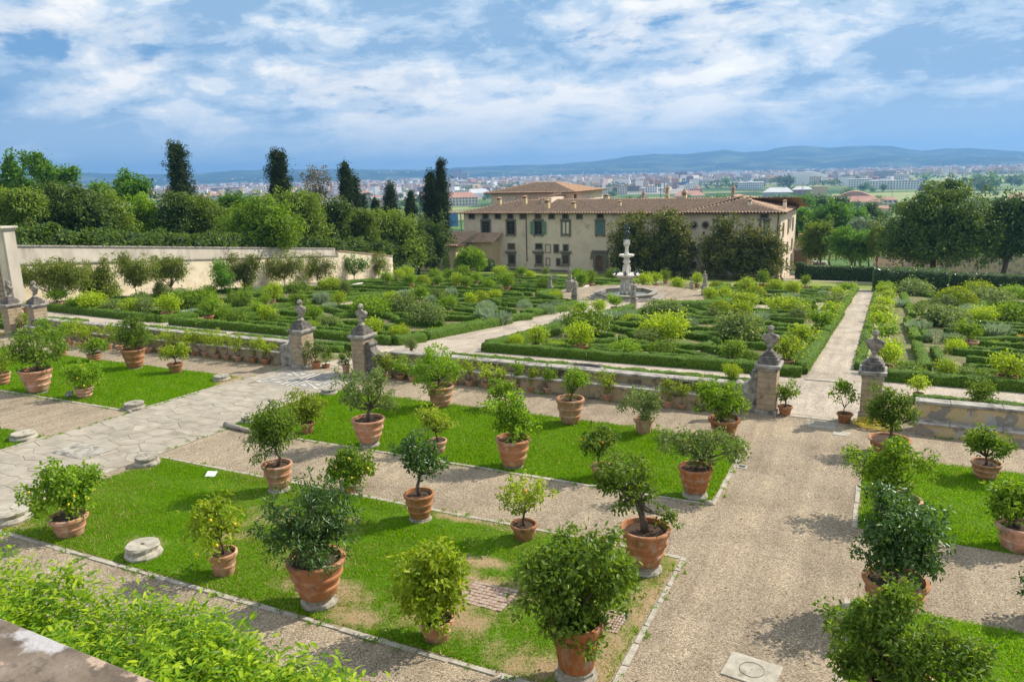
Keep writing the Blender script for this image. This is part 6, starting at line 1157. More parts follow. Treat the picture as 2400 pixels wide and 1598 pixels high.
for x, w in ((1432, 20), (1536, 21)):
    window('V', x - w, x + w, 822, 900, .22, bars=None, kind='arched_window')
for x, c in ((668, (615, 722)), (942, (872, 996)), (1243, (1172, 1300)), (1537, (1475, 1602))):
    window('V', x - 30, x + 30, 935, 1026, .3, cornice=(c[0], c[1], 888, 915), sill=(x - 48, x + 48, 1032, 1044), bars=(3, 4))
window('V', 1324, 1358, 970, 1040, .16, bars=None, blind='facade', kind='blind_frame'); window('V', 1440, 1470, 975, 1042, .22, bars=(1, 2))
window('U', 1042, 1092, 835, 912, .25, bars=(3, 4)); window('U', 1035, 1082, 1016, 1068, .25, bars=(3, 3)); window('U', 1168, 1185, 676, 690, .05, bars=None)
for x in (1067, 1195):
    c = vl(F('U', x, 600)); r1, r2 = 27 * .21231 / pxm(F('U', x, 600)), 43 * .21231 / pxm(F('U', x, 600)); mb = MB(); n = 28
    vs = [(c[0] + rr * math.cos(6.2832 * k / n), yy, c[2] + rr * math.sin(6.2832 * k / n)) for rr, yy in ((r2, -.003), (r2, -.16), (r1, -.16), (r1, -.003)) for k in range(n)]
    ov = link('round_window', mb.add(vs, [(j * n + k, j * n + (k + 1) % n, (j + 1) * n + (k + 1) % n, (j + 1) * n + k) for j in range(3) for k in range(n)]).mesh('round_window', MAT['pietra']), villa)
    link('pane', MB().add([(c[0] + r1 * math.cos(6.2832 * k / n), -.01, c[2] + r1 * math.sin(6.2832 * k / n)) for k in range(n)], [tuple(range(n))]).mesh('pane', MAT['glass_dark']), ov)
# arched portal with its stone surround
a, b = F('V', 1838, 1150), F('V', 2005, 878); X0, X1, Z0, Z1 = a[0] - VO[0], b[0] - VO[0], a[2] - VO[2], b[2] - VO[2]; o0, o1 = F('V', 1866, 1150)[0] - VO[0], F('V', 1950, 1150)[0] - VO[0]; cx, rw = (o0 + o1) / 2, (o1 - o0) / 2; zs_ = F('V', 1905, 935)[2] - VO[2] - rw
portal = link('arched_portal', None, villa)
nb = 9
for s in (-1, 1):
    x0, x1 = (X0, o0) if s < 0 else (o1, X1)
    for k in range(6): link('portal_stone', MB().box(x0, x1, -.22, -.003, Z0 + (zs_ - Z0) * k / 6 + .015, Z0 + (zs_ - Z0) * (k + 1) / 6 - .015).mesh('portal_stone', MAT['pietra'], bevel=.02), portal)
for k in range(nb):
    a0, a1 = math.pi * k / nb + .012, math.pi * (k + 1) / nb - .012
    def outp(a_): 
        c_, s_ = math.cos(a_), math.sin(a_); t_ = min((X1 - cx) / abs(c_) if abs(c_) > 1e-3 else 9, (Z1 - .45 - zs_) / s_ if s_ > 1e-3 else 9); return (cx + c_ * t_, zs_ + s_ * t_)
    pts = [(cx + rw * math.cos(a0), zs_ + rw * math.sin(a0)), outp(a0), outp(a1), (cx + rw * math.cos(a1), zs_ + rw * math.sin(a1))]
    link('portal_stone', MB().hexa([(x, -.003, z) for x, z in pts], [(x, -.24, z) for x, z in pts]).mesh('portal_stone', MAT['pietra']), portal)
link('portal_cornice', MB().box(X0 - .15, X1 + .15, -.45, -.003, Z1 - .4, Z1 - .05).mesh('portal_cornice', MAT['pietra'], bevel=.03), portal)
pts = [(o0, Z0), (o1, Z0)] + [(cx + rw * math.cos(t * math.pi / 12), zs_ + rw * math.sin(t * math.pi / 12)) for t in range(13)]
link('door', MB().hexa([(x, -.004, z) for x, z in pts], [(x, -.03, z) for x, z in pts]).mesh('door', MAT['wood']), portal)
for z, x, y0, y1 in (('V', 1100, 470, 1000), ('V', 380, 475, 665), ('U', 503, 455, 760), ('U', 2002, 450, 800)):
    a, b = F(z, x, y0), F(z, x, y1); link('downpipe', MB().tube([vl(a) - (0, .2, 0), vl((a[0], a[1], b[2])) - (0, .2, 0)], .09, 8).mesh('downpipe', MAT['metal']), villa)
for x, y, w, h in ((1020, 945, 14, 22), (1025, 1002, 10, 7)): p, r_ = vl(F('V', x - w, y + h)), vl(F('V', x + w, y - h)); link('wall_plaque', MB().box(p[0], r_[0], -.06, -.003, p[2], r_[2]).mesh('wall_plaque', MAT['marble']), villa)
# right flank of the villa, sunlit
for k in range(3):
    for zz in (-11.6, -15.9, -19.0):
        y = YF + 4 + k * 8; link('side_window', frame(MB(), -.7, .7, -1.0 if zz < -13 else -1.3, 1.0, .25, -.12, -.003).mesh('side_window', MAT['pietra']), villa, vl((XR, y, zz)), math.pi / 2).parent = villa
# roofs
EO = 1.1; ridge_y = YF + 9.5
rz = F('V', 1150, 322, ridge_y)[2]
PL_, PR_ = np.array([XL - EO, YF - EO, ZE + .02]), np.array([XR + EO, YF - EO, ZE + .02])
def vs(P): return np.array(P, float) - VO
roof_a = link('roof', MB().hexa([vs((XL - EO, YF - EO, ZE - .12)), vs((XR + EO, YF - EO, ZE - .12)), vs((XR + EO, YF + VD, ZE - .12)), vs((XL - EO, YF + VD, ZE - .12))], [vs((XL - EO, YF - EO, ZE - .0)), vs((XR + EO, YF - EO, ZE)), vs((XR + EO, YF + VD, ZE)), vs((XL - EO, YF + VD, ZE))]).mesh('roof', MAT['wood']), villa)
up = np.array([0, ridge_y - (YF - EO), rz - ZE]); W = PR_[0] - PL_[0]; hipd = up[1]
tile_slope(vs(PL_), vs(PR_), up, hipd, W - hipd, 'roof', villa)
tile_slope(vs((XL - EO, YF + VD, ZE + .02)), vs(PL_), (hipd, 0, rz - ZE), hipd, VD + EO - hipd, 'roof', villa)
tile_slope(vs((PR_[0] + 2, YF + 20, ZE + .1)), vs((PL_[0] + 6, YF + 20, ZE + .1)), (0, -(YF + 20 - ridge_y), rz - ZE - .1), 1, W - 7, 'roof_red', villa)
# right wing: its own hipped roof, a little higher
pk = F('U', 1310, 288, YF + 9.5); PR0, PR1 = np.array([F('U', 960, 440)[0], YF - EO - .05, ZE + .12]), np.array([XR + EO, YF - EO - .05, ZE + .12])
upr = np.array([0, 10.6, pk[2] - ZE]); Wr = PR1[0] - PR0[0]
tile_slope(vs(PR0), vs(PR1), upr, 11.0, Wr - 12.5, 'roof', villa); tile_slope(vs(PR1), vs(PR1 + np.array([0, VD + EO, 0])), (-11.5, 0, pk[2] - ZE), 11, VD - 10, 'roof', villa)
tile_slope(vs(PR0 + np.array([0, 21, 0])), vs(PR0), (9.5, 0, pk[2] - ZE), 9, 12, 'roof', villa)
# rear wings seen over the front ridge
z2 = F('U', 600, 328, YF + 26)[2]
tile_slope(vs((F('V', 1700, 330, YF + 22)[0], YF + 19, z2 - 2.2)), vs((F('U', 1180, 330, YF + 22)[0], YF + 19, z2 - 2.2)), (0, 7, 2.2), .5, 999, 'roof_red', villa)
# raised upper storey
Y2 = YF + 15.0; a, b = F('V', 712, 350, Y2), F('V', 1500, 238, Y2); ux0, ux1, uz1 = a[0], b[0], F('V', 1100, 246, Y2)[2]; ux2 = F('V', 1722, 230, Y2 + 6)[0]
vbox('upper_storey_wall', ux0, ux2, Y2, Y2 + 20, ZE, uz1, 'facade')
rzu = F('V', 1200, 132, Y2 + 8.5)[2]; e0, e1 = np.array([ux0 - 1.4, Y2 - 1.2, uz1 + .05]), np.array([ux2 + 1.2, Y2 - 1.2, uz1 + .05]); Wu = e1[0] - e0[0]
link('upper_eave', MB().hexa([vs(e0 - (0, 0, .16)), vs(e1 - (0, 0, .16)), vs(e1 + (0, 22, -.16)), vs(e0 + (0, 22, -.16))], [vs(e0 - (0, 0, .02)), vs(e1 - (0, 0, .02)), vs(e1 + (0, 22, -.02)), vs(e0 + (0, 22, -.02))]).mesh('upper_eave', MAT['wood']), villa)
tile_slope(vs(e0), vs(e1), (0, 9.7, rzu - uz1), 9.5, Wu - 9.0, 'roof', villa); tile_slope(vs(e1), vs(e1 + np.array([0, 20, 0])), (-9.0, 0, rzu - uz1), 9.7, 10.3, 'roof_red', villa); tile_slope(vs(e0 + np.array([0, 20, 0])), vs(e0), (9.5, 0, rzu - uz1), 9.7, 10.3, 'roof', villa)
for x, y0, y1 in ((1520, 275, 322), (1642, 262, 308)): a, b = F('V', x - 14, y1, Y2), F('V', x + 14, y0, Y2); link('upper_window', MB().box(a[0] - VO[0], b[0] - VO[0], Y2 - VO[1] - .08, Y2 - VO[1] - .003, a[2] - VO[2], b[2] - VO[2]).mesh('upper_window', MAT['wood']), villa)
# dormer stair and chimneys
def chimney(zone, x, ytop, ybase, w, Y, mat='annex', cap='roof_red', point=False):
    t, b = F(zone, x, ytop, Y), F(zone, x, ybase, Y); hw = w * .21231 / pxm(b) / 2; H = t[2] - b[2]; mb = MB(); mb.box(-hw, hw, -hw, hw, -.8, H * .62)
    c = link('chimney', mb.mesh('chimney', MAT[mat]), villa, vl(b)); cp = MB().box(-hw * .95, -hw * .5, -hw, hw, H * .62, H * .85).box(hw * .5, hw * .95, -hw, hw, H * .62, H * .85).box(-hw * .3, hw * .3, -hw * .4, hw * .4, H * .62, H * .85)
    cp.hexa([(-hw * 1.3, -hw * 1.3, H * .85), (hw * 1.3, -hw * 1.3, H * .85), (hw * 1.3, hw * 1.3, H * .85), (-hw * 1.3, hw * 1.3, H * .85)], [(-hw * .15, -hw * .15, H * (1.25 if point else 1.0)), (hw * .15, -hw * .15, H * (1.25 if point else 1.0)), (hw * .15, hw * .15, H * (1.25 if point else 1.0)), (-hw * .15, hw * .15, H * (1.25 if point else 1.0))])
    link('chimney_cap', cp.mesh('chimney_cap', MAT[cap]), c)
for a in (('V', 803, 292, 378, 44, 153), ('V', 1085, 272, 366, 44, 153.5), ('V', 1332, 312, 430, 50, 150), ('V', 1622, 338, 425, 44, 150), ('U', 243, 330, 385, 40, 152), ('V', 1985, 258, 330, 52, 158), ('U', 510, 240, 325, 30, 160, 'brick', 'brick', True), ('U', 772, 175, 310, 36, 164, 'plaster_old', 'plaster_old', True), ('U', 960, 228, 345, 50, 158, 'annex', 'roof', True), ('U', 1498, 182, 280, 36, 164, 'brick', 'brick', True), ('U', 1680, 305, 408, 44, 151.5, 'facade', 'roof'), ('U', 2068, 320, 395, 36, 153, 'facade', 'roof')): chimney(*a)
a, b = F('V', 1270, 318, YF + 8), F('V', 1425, 258, YF + 8); mb = MB().box(a[0] + .6, b[0] - .2, YF + 6, YF + 14, rz - 2, F('V', 1400, 300, YF + 6)[2]); mb.v = [tuple(vs(v)) for v in mb.v]; link('stair_dormer', mb.mesh('stair_dormer', MAT['facade']), villa)
tile_slope(vs((a[0], YF + 5.5, F('V', 1290, 315, YF + 5.5)[2])), vs((b[0] - 1.4, YF + 5.5, F('V', 1290, 315, YF + 5.5)[2])), (1.2, 6.5, F('V', 1400, 255, YF + 12)[2] - F('V', 1290, 315, YF + 5.5)[2]), 0, 999, 'roof_red', villa)

# ------------------------------------------------------------------ small house beside the villa
def annex():
    Y = 139.0; c0 = at_depth('V', 328, 1090, Y); x1 = c0[0]; zc = at_depth('V', 328, 822, Y)[2]; x0 = at_depth('V', 180, 1080, Y + 1)[0] - 6; zb = -21.5
    t = thing('small_house', 'small yellow house with a lean brown tiled roof at the left end of the villa', 'house', (x1, Y, zb)); o = np.array([x1, Y, zb]); xe = XL + 4.5; zr = at_depth('V', 420, 680, Y + 7)[2]
    link('wall', MB().box(x0 - x1, 0, 0, 9, -2, zc - zb).mesh('wall', MAT['annex']), t); link('side_wall', MB().box(0.003, xe - x1 + 4, 5.2, 8.9, -2, zc - zb + .2).mesh('side_wall', MAT['annex']), t)
    e0, e1 = np.array([x0 - 1, Y - .9, zc - .1]) - o, np.array([x1 + .9, Y - .9, zc - .1]) - o
    tile_slope(e0, e1, (0, 8.5, zr - zc + .2), .01, 999, 'roof', t)
    tile_slope(np.array([x1 + .6, Y + 4.3, zc + .1]) - o, np.array([xe + 5, Y + 4.3, zc + .25]) - o, (0, 4.6, (zr - zc) * .8), .01, 999, 'roof', t)
    link('eave', MB().box(x0 - x1 - 1, .95, -.9, 9, zc - zb - .22, zc - zb - .12).mesh('eave', MAT['wood']), t)
    for nm, xa, xb, ya, yb in (('window', 186, 238, 850, 908), ('door', 193, 243, 968, 1070)):
        p, r_ = at_depth('V', xa, yb, Y) - o, at_depth('V', xb, ya, Y) - o; f = link(nm, frame(MB(), p[0], r_[0], p[2], r_[2], .15, -.1, -.003).mesh(nm, MAT['pietra']), t); link('panel', MB().box(p[0], r_[0], -.02, -.004, p[2], r_[2]).mesh('panel', MAT['wood']), f)
annex()

# ------------------------------------------------------------------ left garden walls with climbers, and the portal at the picture edge
def garden_walls():
    t = thing('garden_wall', 'long cream garden wall with climbing shrubs on the left side of the parterre', 'wall', (-75.6, 42, zL(42)))
    def prism(nm, x0, x1, ya, yb, za, zb_, mat, par, zbot=None):
        a, b = ya - 42, yb - 42; o = zL(42); bot0, bot1 = (zL(ya) - 1, zL(yb) - 1) if zbot is None else zbot
        V = [(x0, a, bot0 - o), (x1, a, bot0 - o), (x1, b, bot1 - o), (x0, b, bot1 - o)]; Tt = [(x0, a, za - o), (x1, a, za - o), (x1, b, zb_ - o), (x0, b, zb_ - o)]
        return link(nm, MB().hexa(V, Tt).mesh(nm, MAT[mat]), par)
    prism('wall', -.5, 0, 40, 95, -7.05, -11.95, 'garden_wall', t); prism('end_wall', -.5, .02, 95.003, 109.5, -11.2, -13.55, 'garden_wall', t)
    r = rng_of(4)
    for k in range(34):
        y0 = 40 + k * 1.62; z0 = -7.05 - (y0 - 40) * .0891; prism('coping_stone', -.6, .14, y0 + .01, y0 + 1.61, z0 + .003 + .12, z0 - .1445 + .003 + .12, 'coping', t, (z0 + .003, z0 - .1445 + .003))
    for k in range(9):
        y0 = 95.1 + k * 1.6; z0 = -11.2 - (y0 - 95) * .162; prism('coping_stone', -.62, .16, y0 + .01, y0 + 1.59, z0 + .14, z0 - .259 + .14, 'roof', t, (z0 + .003, z0 - .259 + .003))
    u = thing('upper_garden_wall', 'grey stained upper wall rising behind the cream garden wall', 'wall', (-76.9, 42, zL(42)))
    prism('wall', -.5, 0, 39, 96, -5.1, -11.0, 'wall_grey', u)
    for k in range(28): y0 = 39 + k * 2.03; z0 = -5.1 - (y0 - 39) * .1035; prism('coping_stone', -.62, .12, y0 + .01, y0 + 2.0, z0 + .15, z0 - .21 + .15, 'coping', u, (z0 + .003, z0 - .207))
    sheet('wall_walk', MAT['bed'], -76.9, -76.0, [40, 96], lambda y: -7.1 - (y - 40) * .0891)
garden_walls()
def portal_left():
    P = at_depth('P', 34, 705, 41.0); t = thing('garden_portal', 'tall plastered portal pier with rusticated courses at the left picture edge', 'portal', (P[0], 41.0, zL(41))); o = np.array([P[0], 41.0, zL(41)]); top = at_depth('P', 22, 532, 41.0)[2] - o[2]
    link('pier', MB().box(-1.3, 0, 0, 1.0, -1, top - .35).mesh('pier', MAT['wall_grey'], bevel=.02), t)
    link('panel', MB().box(-1.05, -.22, -.05, -.003, .8, top - .7).mesh('panel', MAT['garden_wall'], bevel=.02), t)
    link('cornice', MB().box(-1.5, .12, -.2, 1.1, top - .347, top - .17).box(-1.6, .25, -.32, 1.2, top - .167, top).mesh('cornice', MAT['wall_grey'], bevel=.03), t)
    for k in range(9): link('rusticated_block', MB().box(-2.3, -1.32, -.12, .9, k * .45 + .015, k * .45 + .435).mesh('rusticated_block', MAT['pillar_stone'], bevel=.03), t)
    link('lintel', MB().box(-3.4, -1.31, -.25, 1.0, 4.1, 4.6).mesh('lintel', MAT['coping'], bevel=.04), t)
portal_left()

# ------------------------------------------------------------------ trees
def tree(nm, label, zone, Y, blobs, mat, n, L, cat='tree', group=None, trunk=.3, zbase=None, ratio=.6, inner=.45, lobes=.35, droop=.25, foot=None, seed=0, depth=.85, upness=.5, n_br=2, mode='leaf'):
    zs = {'P': 1.0, 'W': 1.01911, 'V': .21231, 'U': .21231}.get(zone, ZS); c0 = at_depth(zone, *(foot or (np.mean([b[0] for b in blobs]), blobs[0][1])), Y); zb = zbase if zbase is not None else zG(Y) + .3
    P = np.array([c0[0], Y, zb]); bl = []
    for i, b in enumerate(blobs):
        gs, gz = (1.22, 1.04) if group and 'behind the left' in group else (1.6, 1.45) if cat == 'shrub' else (1.2, 1.12) if cat == 'magnolia' else (1.08, 1.04)
        Yb = Y + (b[4] if len(b) > 4 else 0); c = at_depth(zone, b[0], b[1], Yb); k = pxm(c); rx, ry = b[2] * zs / k * gs, b[3] * zs / k * gz; bl.append((c - P, np.array([rx, rx * depth, ry])))
    t = thing(nm, label, cat, P, 0, group)
    r = rng_of(seed + 77); C = np.array([b[0] for b in bl]); RR = np.array([b[1] for b in bl]); m = int(n * .3); k_ = r.choice(len(bl), m, p=RR.prod(1) / RR.prod(1).sum()); d = unit(r.normal(size=(m, 3))); Pc = C[k_] + d * RR[k_] * (.62 * r.random((m, 1)) ** .4)
    if cat != 'shrub' and mat != 'lf_bare': link('inner_foliage', leaf_mesh('inner_foliage', Pc, r.normal(size=(m, 3)), r.normal(size=(m, 3)), L * r.uniform(2.0, 3.2, m), L * r.uniform(1.5, 2.2, m), MAT[mat]), t)
    link('trunk', branches_mesh('trunk', (0, 0, -.3), bl, trunk, MAT['bark'], seed, n_br, .08, 7), t); link('crown', crown_mesh('crown', bl, int(n * (1.7 if cat != 'shrub' else 1.5)), L * 1.22, MAT[mat], seed, ratio, 10, L * 1.5, inner, lobes, droop, upness, mode, clump=(45, .42) if cat == 'shrub' else (30, .5) if group == CG else (70, max(.8, L * 2.4))), t); return t
CG = 'cypresses against the sky'
TG = 'trees behind the left garden wall'
tree('plane_tree', 'tall bright airy plane tree rising at the left picture edge', 'A', 96, [(80, 330, 75, 105), (190, 230, 42, 55), (60, 230, 40, 50), (280, 270, 80, 70), (330, 330, 60, 60), (430, 340, 95, 70), (150, 420, 120, 50), (490, 300, 40, 30), (30, 420, 50, 60), (330, 410, 90, 40), (250, 200, 40, 30)], 'lf_fresh', 5200, .42, group=TG, seed=1, inner=.25, lobes=.5)
tree('laurel_tree', 'yellowish dense tree at the left edge above the garden wall', 'A', 62, [(60, 600, 110, 150), (0, 520, 90, 90), (180, 520, 110, 90), (120, 480, 90, 50)], 'lf_laurel', 6500, .26, group=TG, seed=2)
tree('holm_oak', 'broad dark olive evergreen above the left half of the garden wall', 'A', 70, [(380, 600, 190, 190), (540, 540, 160, 170), (470, 460, 120, 80), (640, 600, 130, 180), (250, 650, 130, 150), (560, 690, 160, 110)], 'lf_oak', 9500, .28, group=TG, seed=3)
tree('laurel_tree', 'narrow olive green tree right of the broad dark evergreen', 'A', 76, [(800, 640, 90, 150), (740, 520, 90, 80), (830, 700, 60, 90)], 'lf_laurel', 3600, .27, group=TG, seed=4)
tree('chestnut_tree', 'bright feathery tree poking above the evergreens on the left', 'A', 92, [(900, 430, 110, 65), (850, 380, 60, 50), (960, 400, 70, 45), (870, 470, 130, 50), (680, 410, 60, 45), (880, 330, 25, 30)], 'lf_fresh', 3000, .34, group=TG, seed=5, inner=.25, lobes=.5)
tree('laurel_tree', 'fresh green tree with a dark base in the middle of the wall trees', 'A', 82, [(990, 620, 105, 120), (1040, 700, 90, 90), (950, 700, 80, 100), (1010, 560, 80, 60)], 'lf_bright', 4800, .28, group=TG, seed=6)
tree('holm_oak', 'dull brownish olive tree just left of the leaning cypress foot', 'A', 84, [(1200, 620, 110, 130), (1240, 540, 80, 70), (1180, 710, 110, 90)], 'lf_oak', 4800, .28, group=TG, seed=7)
tree('laurel_tree', 'rounded olive tree below the gap with the distant red buildings', 'A', 88, [(1420, 600, 140, 120), (1350, 530, 90, 60), (1500, 680, 110, 110), (1380, 700, 120, 90)], 'lf_laurel', 5400, .29, group=TG, seed=8)
tree('fresh_tree', 'bright green tree tops in front of the distant red buildings', 'A', 112, [(1600, 500, 90, 45), (1680, 530, 80, 50), (1560, 560, 90, 50)], 'lf_fresh', 2400, .32, group=TG, seed=9)
tree('bay_tree', 'large glossy green tree overhanging the garden wall', 'A', 84, [(1820, 670, 200, 150), (1760, 590, 130, 90), (1900, 620, 120, 100), (1880, 770, 140, 80), (1640, 700, 100, 110)], 'lf_bright', 8200, .27, group=TG, seed=10, lobes=.3)
tree('laurel_tree', 'pale olive tree towering over the right part of the cream wall', 'A', 96, [(2090, 620, 140, 160), (1960, 520, 110, 70), (2150, 700, 100, 110), (2060, 500, 90, 50)], 'lf_laurel', 5600, .30, group=TG, seed=11)
tree('holm_oak', 'dark tree right behind the end of the upper wall', 'A', 104, [(2290, 650, 100, 140), (2240, 720, 70, 90), (2340, 560, 80, 50)], 'lf_oak', 4200, .30, group=TG, seed=12)
tree('laurel_tree', 'olive lit tree below the pair of slim cypresses', 'B', 110, [(90, 640, 120, 100), (40, 760, 110, 90), (160, 760, 90, 90), (190, 620, 70, 50)], 'lf_laurel', 4600, .30, group=TG, seed=13)
tree('holm_oak', 'wide hanging evergreen behind the end of the cream wall', 'B', 118, [(330, 660, 140, 90), (420, 740, 120, 150), (300, 780, 110, 110), (240, 640, 90, 60), (470, 850, 80, 80)], 'lf_laurel', 6400, .31, group=TG, seed=14, droop=.6)
tree('holm_oak', 'tall dark drooping evergreen left of the small yellow house', 'B', 128, [(640, 740, 80, 120), (660, 850, 60, 110), (600, 860, 60, 90), (560, 690, 60, 80), (700, 760, 40, 70)], 'lf_oak', 5200, .31, group=TG, seed=15, droop=.6)
tree('holm_oak', 'dark evergreen over the flat ground left of the small house', 'B', 124, [(520, 800, 80, 130), (480, 700, 70, 90), (560, 880, 70, 70)], 'lf_oak', 4000, .31, group=TG, seed=16)
CG = 'cypresses against the sky'
def cyp(label, zone, Y, top, bot, w, seed, lean=0, n=3600, mat='lf_cypress', shape='col', nm='cypress'):
    bl = []; m = 7
    for i in range(m):
        f = (i + .5) / m; x, y = top[0] + (bot[0] - top[0]) * f, top[1] + (bot[1] - top[1]) * f
        wd = .9 * w * ((.30 + .75 * f) if shape == 'cone' else (.38 + .62 * min(1, f * 2.2)) if shape == 'col' else (.55 + .5 * f)) * .5
        bl.append((x, y, wd, (bot[1] - top[1]) / m * (.62 if i == 0 else .85)))
    return tree(nm, label, zone, Y, bl, mat, n * 2, .27, group=CG, seed=seed, ratio=.4, inner=.3, lobes=.5 if shape != 'col' else .3, droop=-.5, upness=.2, depth=1.0, n_br=1, foot=bot)
cyp('tall ragged dark cypress leaning left above the wall trees', 'A', 98, (1205, 110), (1265, 560), 200, 21, shape='full', n=4200)
cyp('broad ragged dark cypress standing right of the distant red buildings', 'A', 104, (1915, 165), (1935, 560), 200, 22, shape='full', n=4200)
cyp('slim dark cypress, left one of the close pair', 'B', 122, (25, 240), (40, 600), 92, 23)
cyp('lower cypress, right one of the close pair', 'B', 124, (82, 340), (95, 600), 66, 24, n=2200)
cyp('tallest black green cypress left of the villa roof', 'B', 134, (680, 222), (705, 720), 105, 25, n=4200)
cyp('second cypress column joined to the tallest one', 'B', 132, (615, 310), (625, 680), 120, 26, n=4200)
cyp('small pointed cypress between the two cypress groups', 'B', 150, (335, 390), (345, 590), 118, 27, shape='cone', n=2200)
cyp('small blue green conifer right of the pointed cypress', 'B', 150, (478, 440), (480, 600), 92, 28, shape='cone', n=1500)
cyp('tiny pointed conifer left of the pointed cypress', 'B', 155, (150, 460), (152, 580), 55, 29, shape='cone', n=800); cyp('little dark conifer right of the small pointed one', 'B', 155, (232, 490), (234, 590), 60, 30, shape='cone', n=800)
tree('bare_tree', 'greyish half bare round tree between the cypresses', 'A', 118, [(2170, 340, 80, 75), (2130, 420, 60, 60), (2220, 410, 60, 60), (2180, 480, 80, 40)], 'lf_bare', 1500, .28, group=TG, seed=31, inner=.1, n_br=9, trunk=.22)
tree('round_bush', 'bright round leafy bush before the small house', 'B', 133, [(885, 900, 78, 60), (850, 930, 50, 50), (930, 900, 45, 45)], 'lf_bright', 3000, .30, 'bush', seed=32)
def dome(label, z, x, y, rx, ry, Y, mat='dark'):
    c = at_depth(z, x, y + ry, Y); k = pxm(c); a = rx * ZS / k; t = thing('clipped_bush', label, 'bush', c); bd = link('foliage', SP['dome'][0], t, (0, 0, 0), 1.0, (a, a * .9, 2 * ry * ZS / k)); bd.data = SP['dome'][0].copy() if mat == 'dark' else bd.data
    if mat == 'dark': bd.data.materials[0] = MAT['lf_dark']
dome('dark clipped rounded bush against the villa wall', 'B', 1020, 955, 68, 52, 138)
# climbers and shrubs trained on the wall
WG = 'climbing shrubs trained on the garden wall'
def climber(label, z, Y, blobs, seed, mat='lf_wisteria', n=2600):
    """the shrub stands a little before the wall at depth Y"""
    tree('wall_shrub', label, z, Y, blobs, mat, int(n * 1.8), .2, 'shrub', WG, .06, zL(Y), .4, .2, .45, .5, None, seed, .45, .4, 4)
climber('widest olive climber at the left end of the cream wall', 'A', 45.5, [(230, 1010, 110, 55), (330, 1000, 110, 60), (450, 1010, 100, 65), (400, 1060, 120, 45), (170, 1040, 60, 35), (560, 1020, 70, 50)], 41, n=3600)
climber('olive climber second from the left on the cream wall', 'A', 51, [(660, 1030, 90, 60), (720, 1080, 70, 50), (620, 1090, 70, 45), (720, 980, 50, 40)], 42)
climber('airy climber with fanned bare stems at its base', 'A', 54.5, [(880, 960, 80, 45), (930, 1020, 80, 45), (1000, 970, 70, 40), (840, 920, 40, 25)], 43, n=2000)
climber('olive bushy climber right of the one with fanned stems', 'A', 58.5, [(1150, 960, 90, 45), (1190, 1000, 70, 50), (1090, 1000, 60, 40), (1240, 960, 50, 40)], 44, n=2200)
climber('small fresh green climber left of the wide olive one', 'A', 66, [(1520, 1010, 45, 40), (1500, 950, 30, 30), (1560, 1060, 40, 30), (1490, 1060, 20, 20)], 45, 'lf_fresh', 1200)
climber('dense olive climber in the middle of the wall', 'A', 69, [(1640, 970, 90, 60), (1720, 960, 70, 60), (1680, 1030, 100, 40), (1760, 930, 40, 40), (1590, 930, 50, 35)], 46)
climber('tall yellow green climber below the overhanging tree', 'A', 80, [(1960, 940, 90, 75), (1930, 1000, 90, 40), (2040, 950, 60, 70), (1880, 970, 50, 40)], 47)
climber('olive climber next to the tall yellow green one', 'A', 88, [(2190, 940, 80, 60), (2230, 990, 60, 40), (2140, 990, 60, 40)], 48, n=2000)
climber('open green climber near the right end of the wall', 'B', 97, [(60, 930, 60, 40), (110, 960, 60, 40), (20, 960, 40, 40), (150, 930, 40, 40)], 49, 'lf_fresh', 1300)
climber('round olive climber at the right end of the wall', 'B', 104.5, [(250, 920, 65, 50), (220, 960, 40, 30), (290, 950, 40, 30)], 50, n=1500)
# magnolias before the villa
MG = 'magnolias before the villa'
tree('magnolia', 'bronzed magnolia behind the fountain, left one of the joined pair', 'W', 141, [(1450, 570, 45, 60), (1445, 540, 40, 45), (1470, 515, 20, 22), (1425, 605, 28, 35), (1480, 590, 45, 45)], 'lf_magnolia', 7500, .30, 'magnolia', MG, .25, seed=51, lobes=.45, inner=.5)
tree('magnolia', 'bronzed magnolia right behind the fountain, taller one of the joined pair', 'W', 142.5, [(1545, 540, 42, 50), (1550, 590, 48, 50), (1535, 505, 28, 20), (1515, 600, 35, 40), (1570, 565, 25, 45)], 'lf_magnolia', 7500, .30, 'magnolia', MG, .25, seed=52, lobes=.45, inner=.5)
tree('magnolia', 'broad bronzed magnolia in front of the right end of the villa', 'W', 141, [(1665, 555, 38, 42), (1650, 590, 45, 48), (1735, 560, 52, 52), (1770, 580, 35, 50), (1710, 600, 60, 40), (1665, 520, 25, 20), (1760, 610, 45, 28)], 'lf_magnolia', 11000, .30, 'magnolia', MG, .28, seed=53, lobes=.45, inner=.5)
# right hand side
tree('holm_oak', 'huge dark rounded holm oak on the right behind the tall hedge', 'C', 152, [(1750, 620, 230, 190), (1600, 720, 200, 170), (1900, 680, 220, 190), (1720, 800, 290, 130), (1500, 800, 130, 100), (2020, 780, 130, 130), (1780, 480, 130, 70)], 'lf_oak', 19000, .36, seed=61, trunk=.6, lobes=.4, inner=.55)
tree('holm_oak', 'second dark holm oak at the right picture edge', 'C', 156, [(2250, 640, 150, 160), (2300, 780, 130, 120), (2160, 700, 90, 130), (2340, 600, 80, 90)], 'lf_dark', 10000, .36, seed=62, trunk=.55, lobes=.4)
tree('pine_tree', 'dark spiky tree top behind the huge holm oak', 'C', 185, [(1840, 420, 60, 24), (1890, 405, 35, 18), (1800, 400, 30, 15)], 'lf_dark', 1200, .40, seed=63, lobes=.6)
tree('broadleaf_tree', 'brownish green tree beside the van and villa flank', 'C', 176, [(940, 710, 110, 70), (900, 800, 100, 80), (1000, 770, 80, 80), (930, 850, 90, 50)], 'lf_laurel', 4200, .34, seed=64, inner=.25, lobes=.5, foot=(955, 970), trunk=.22)
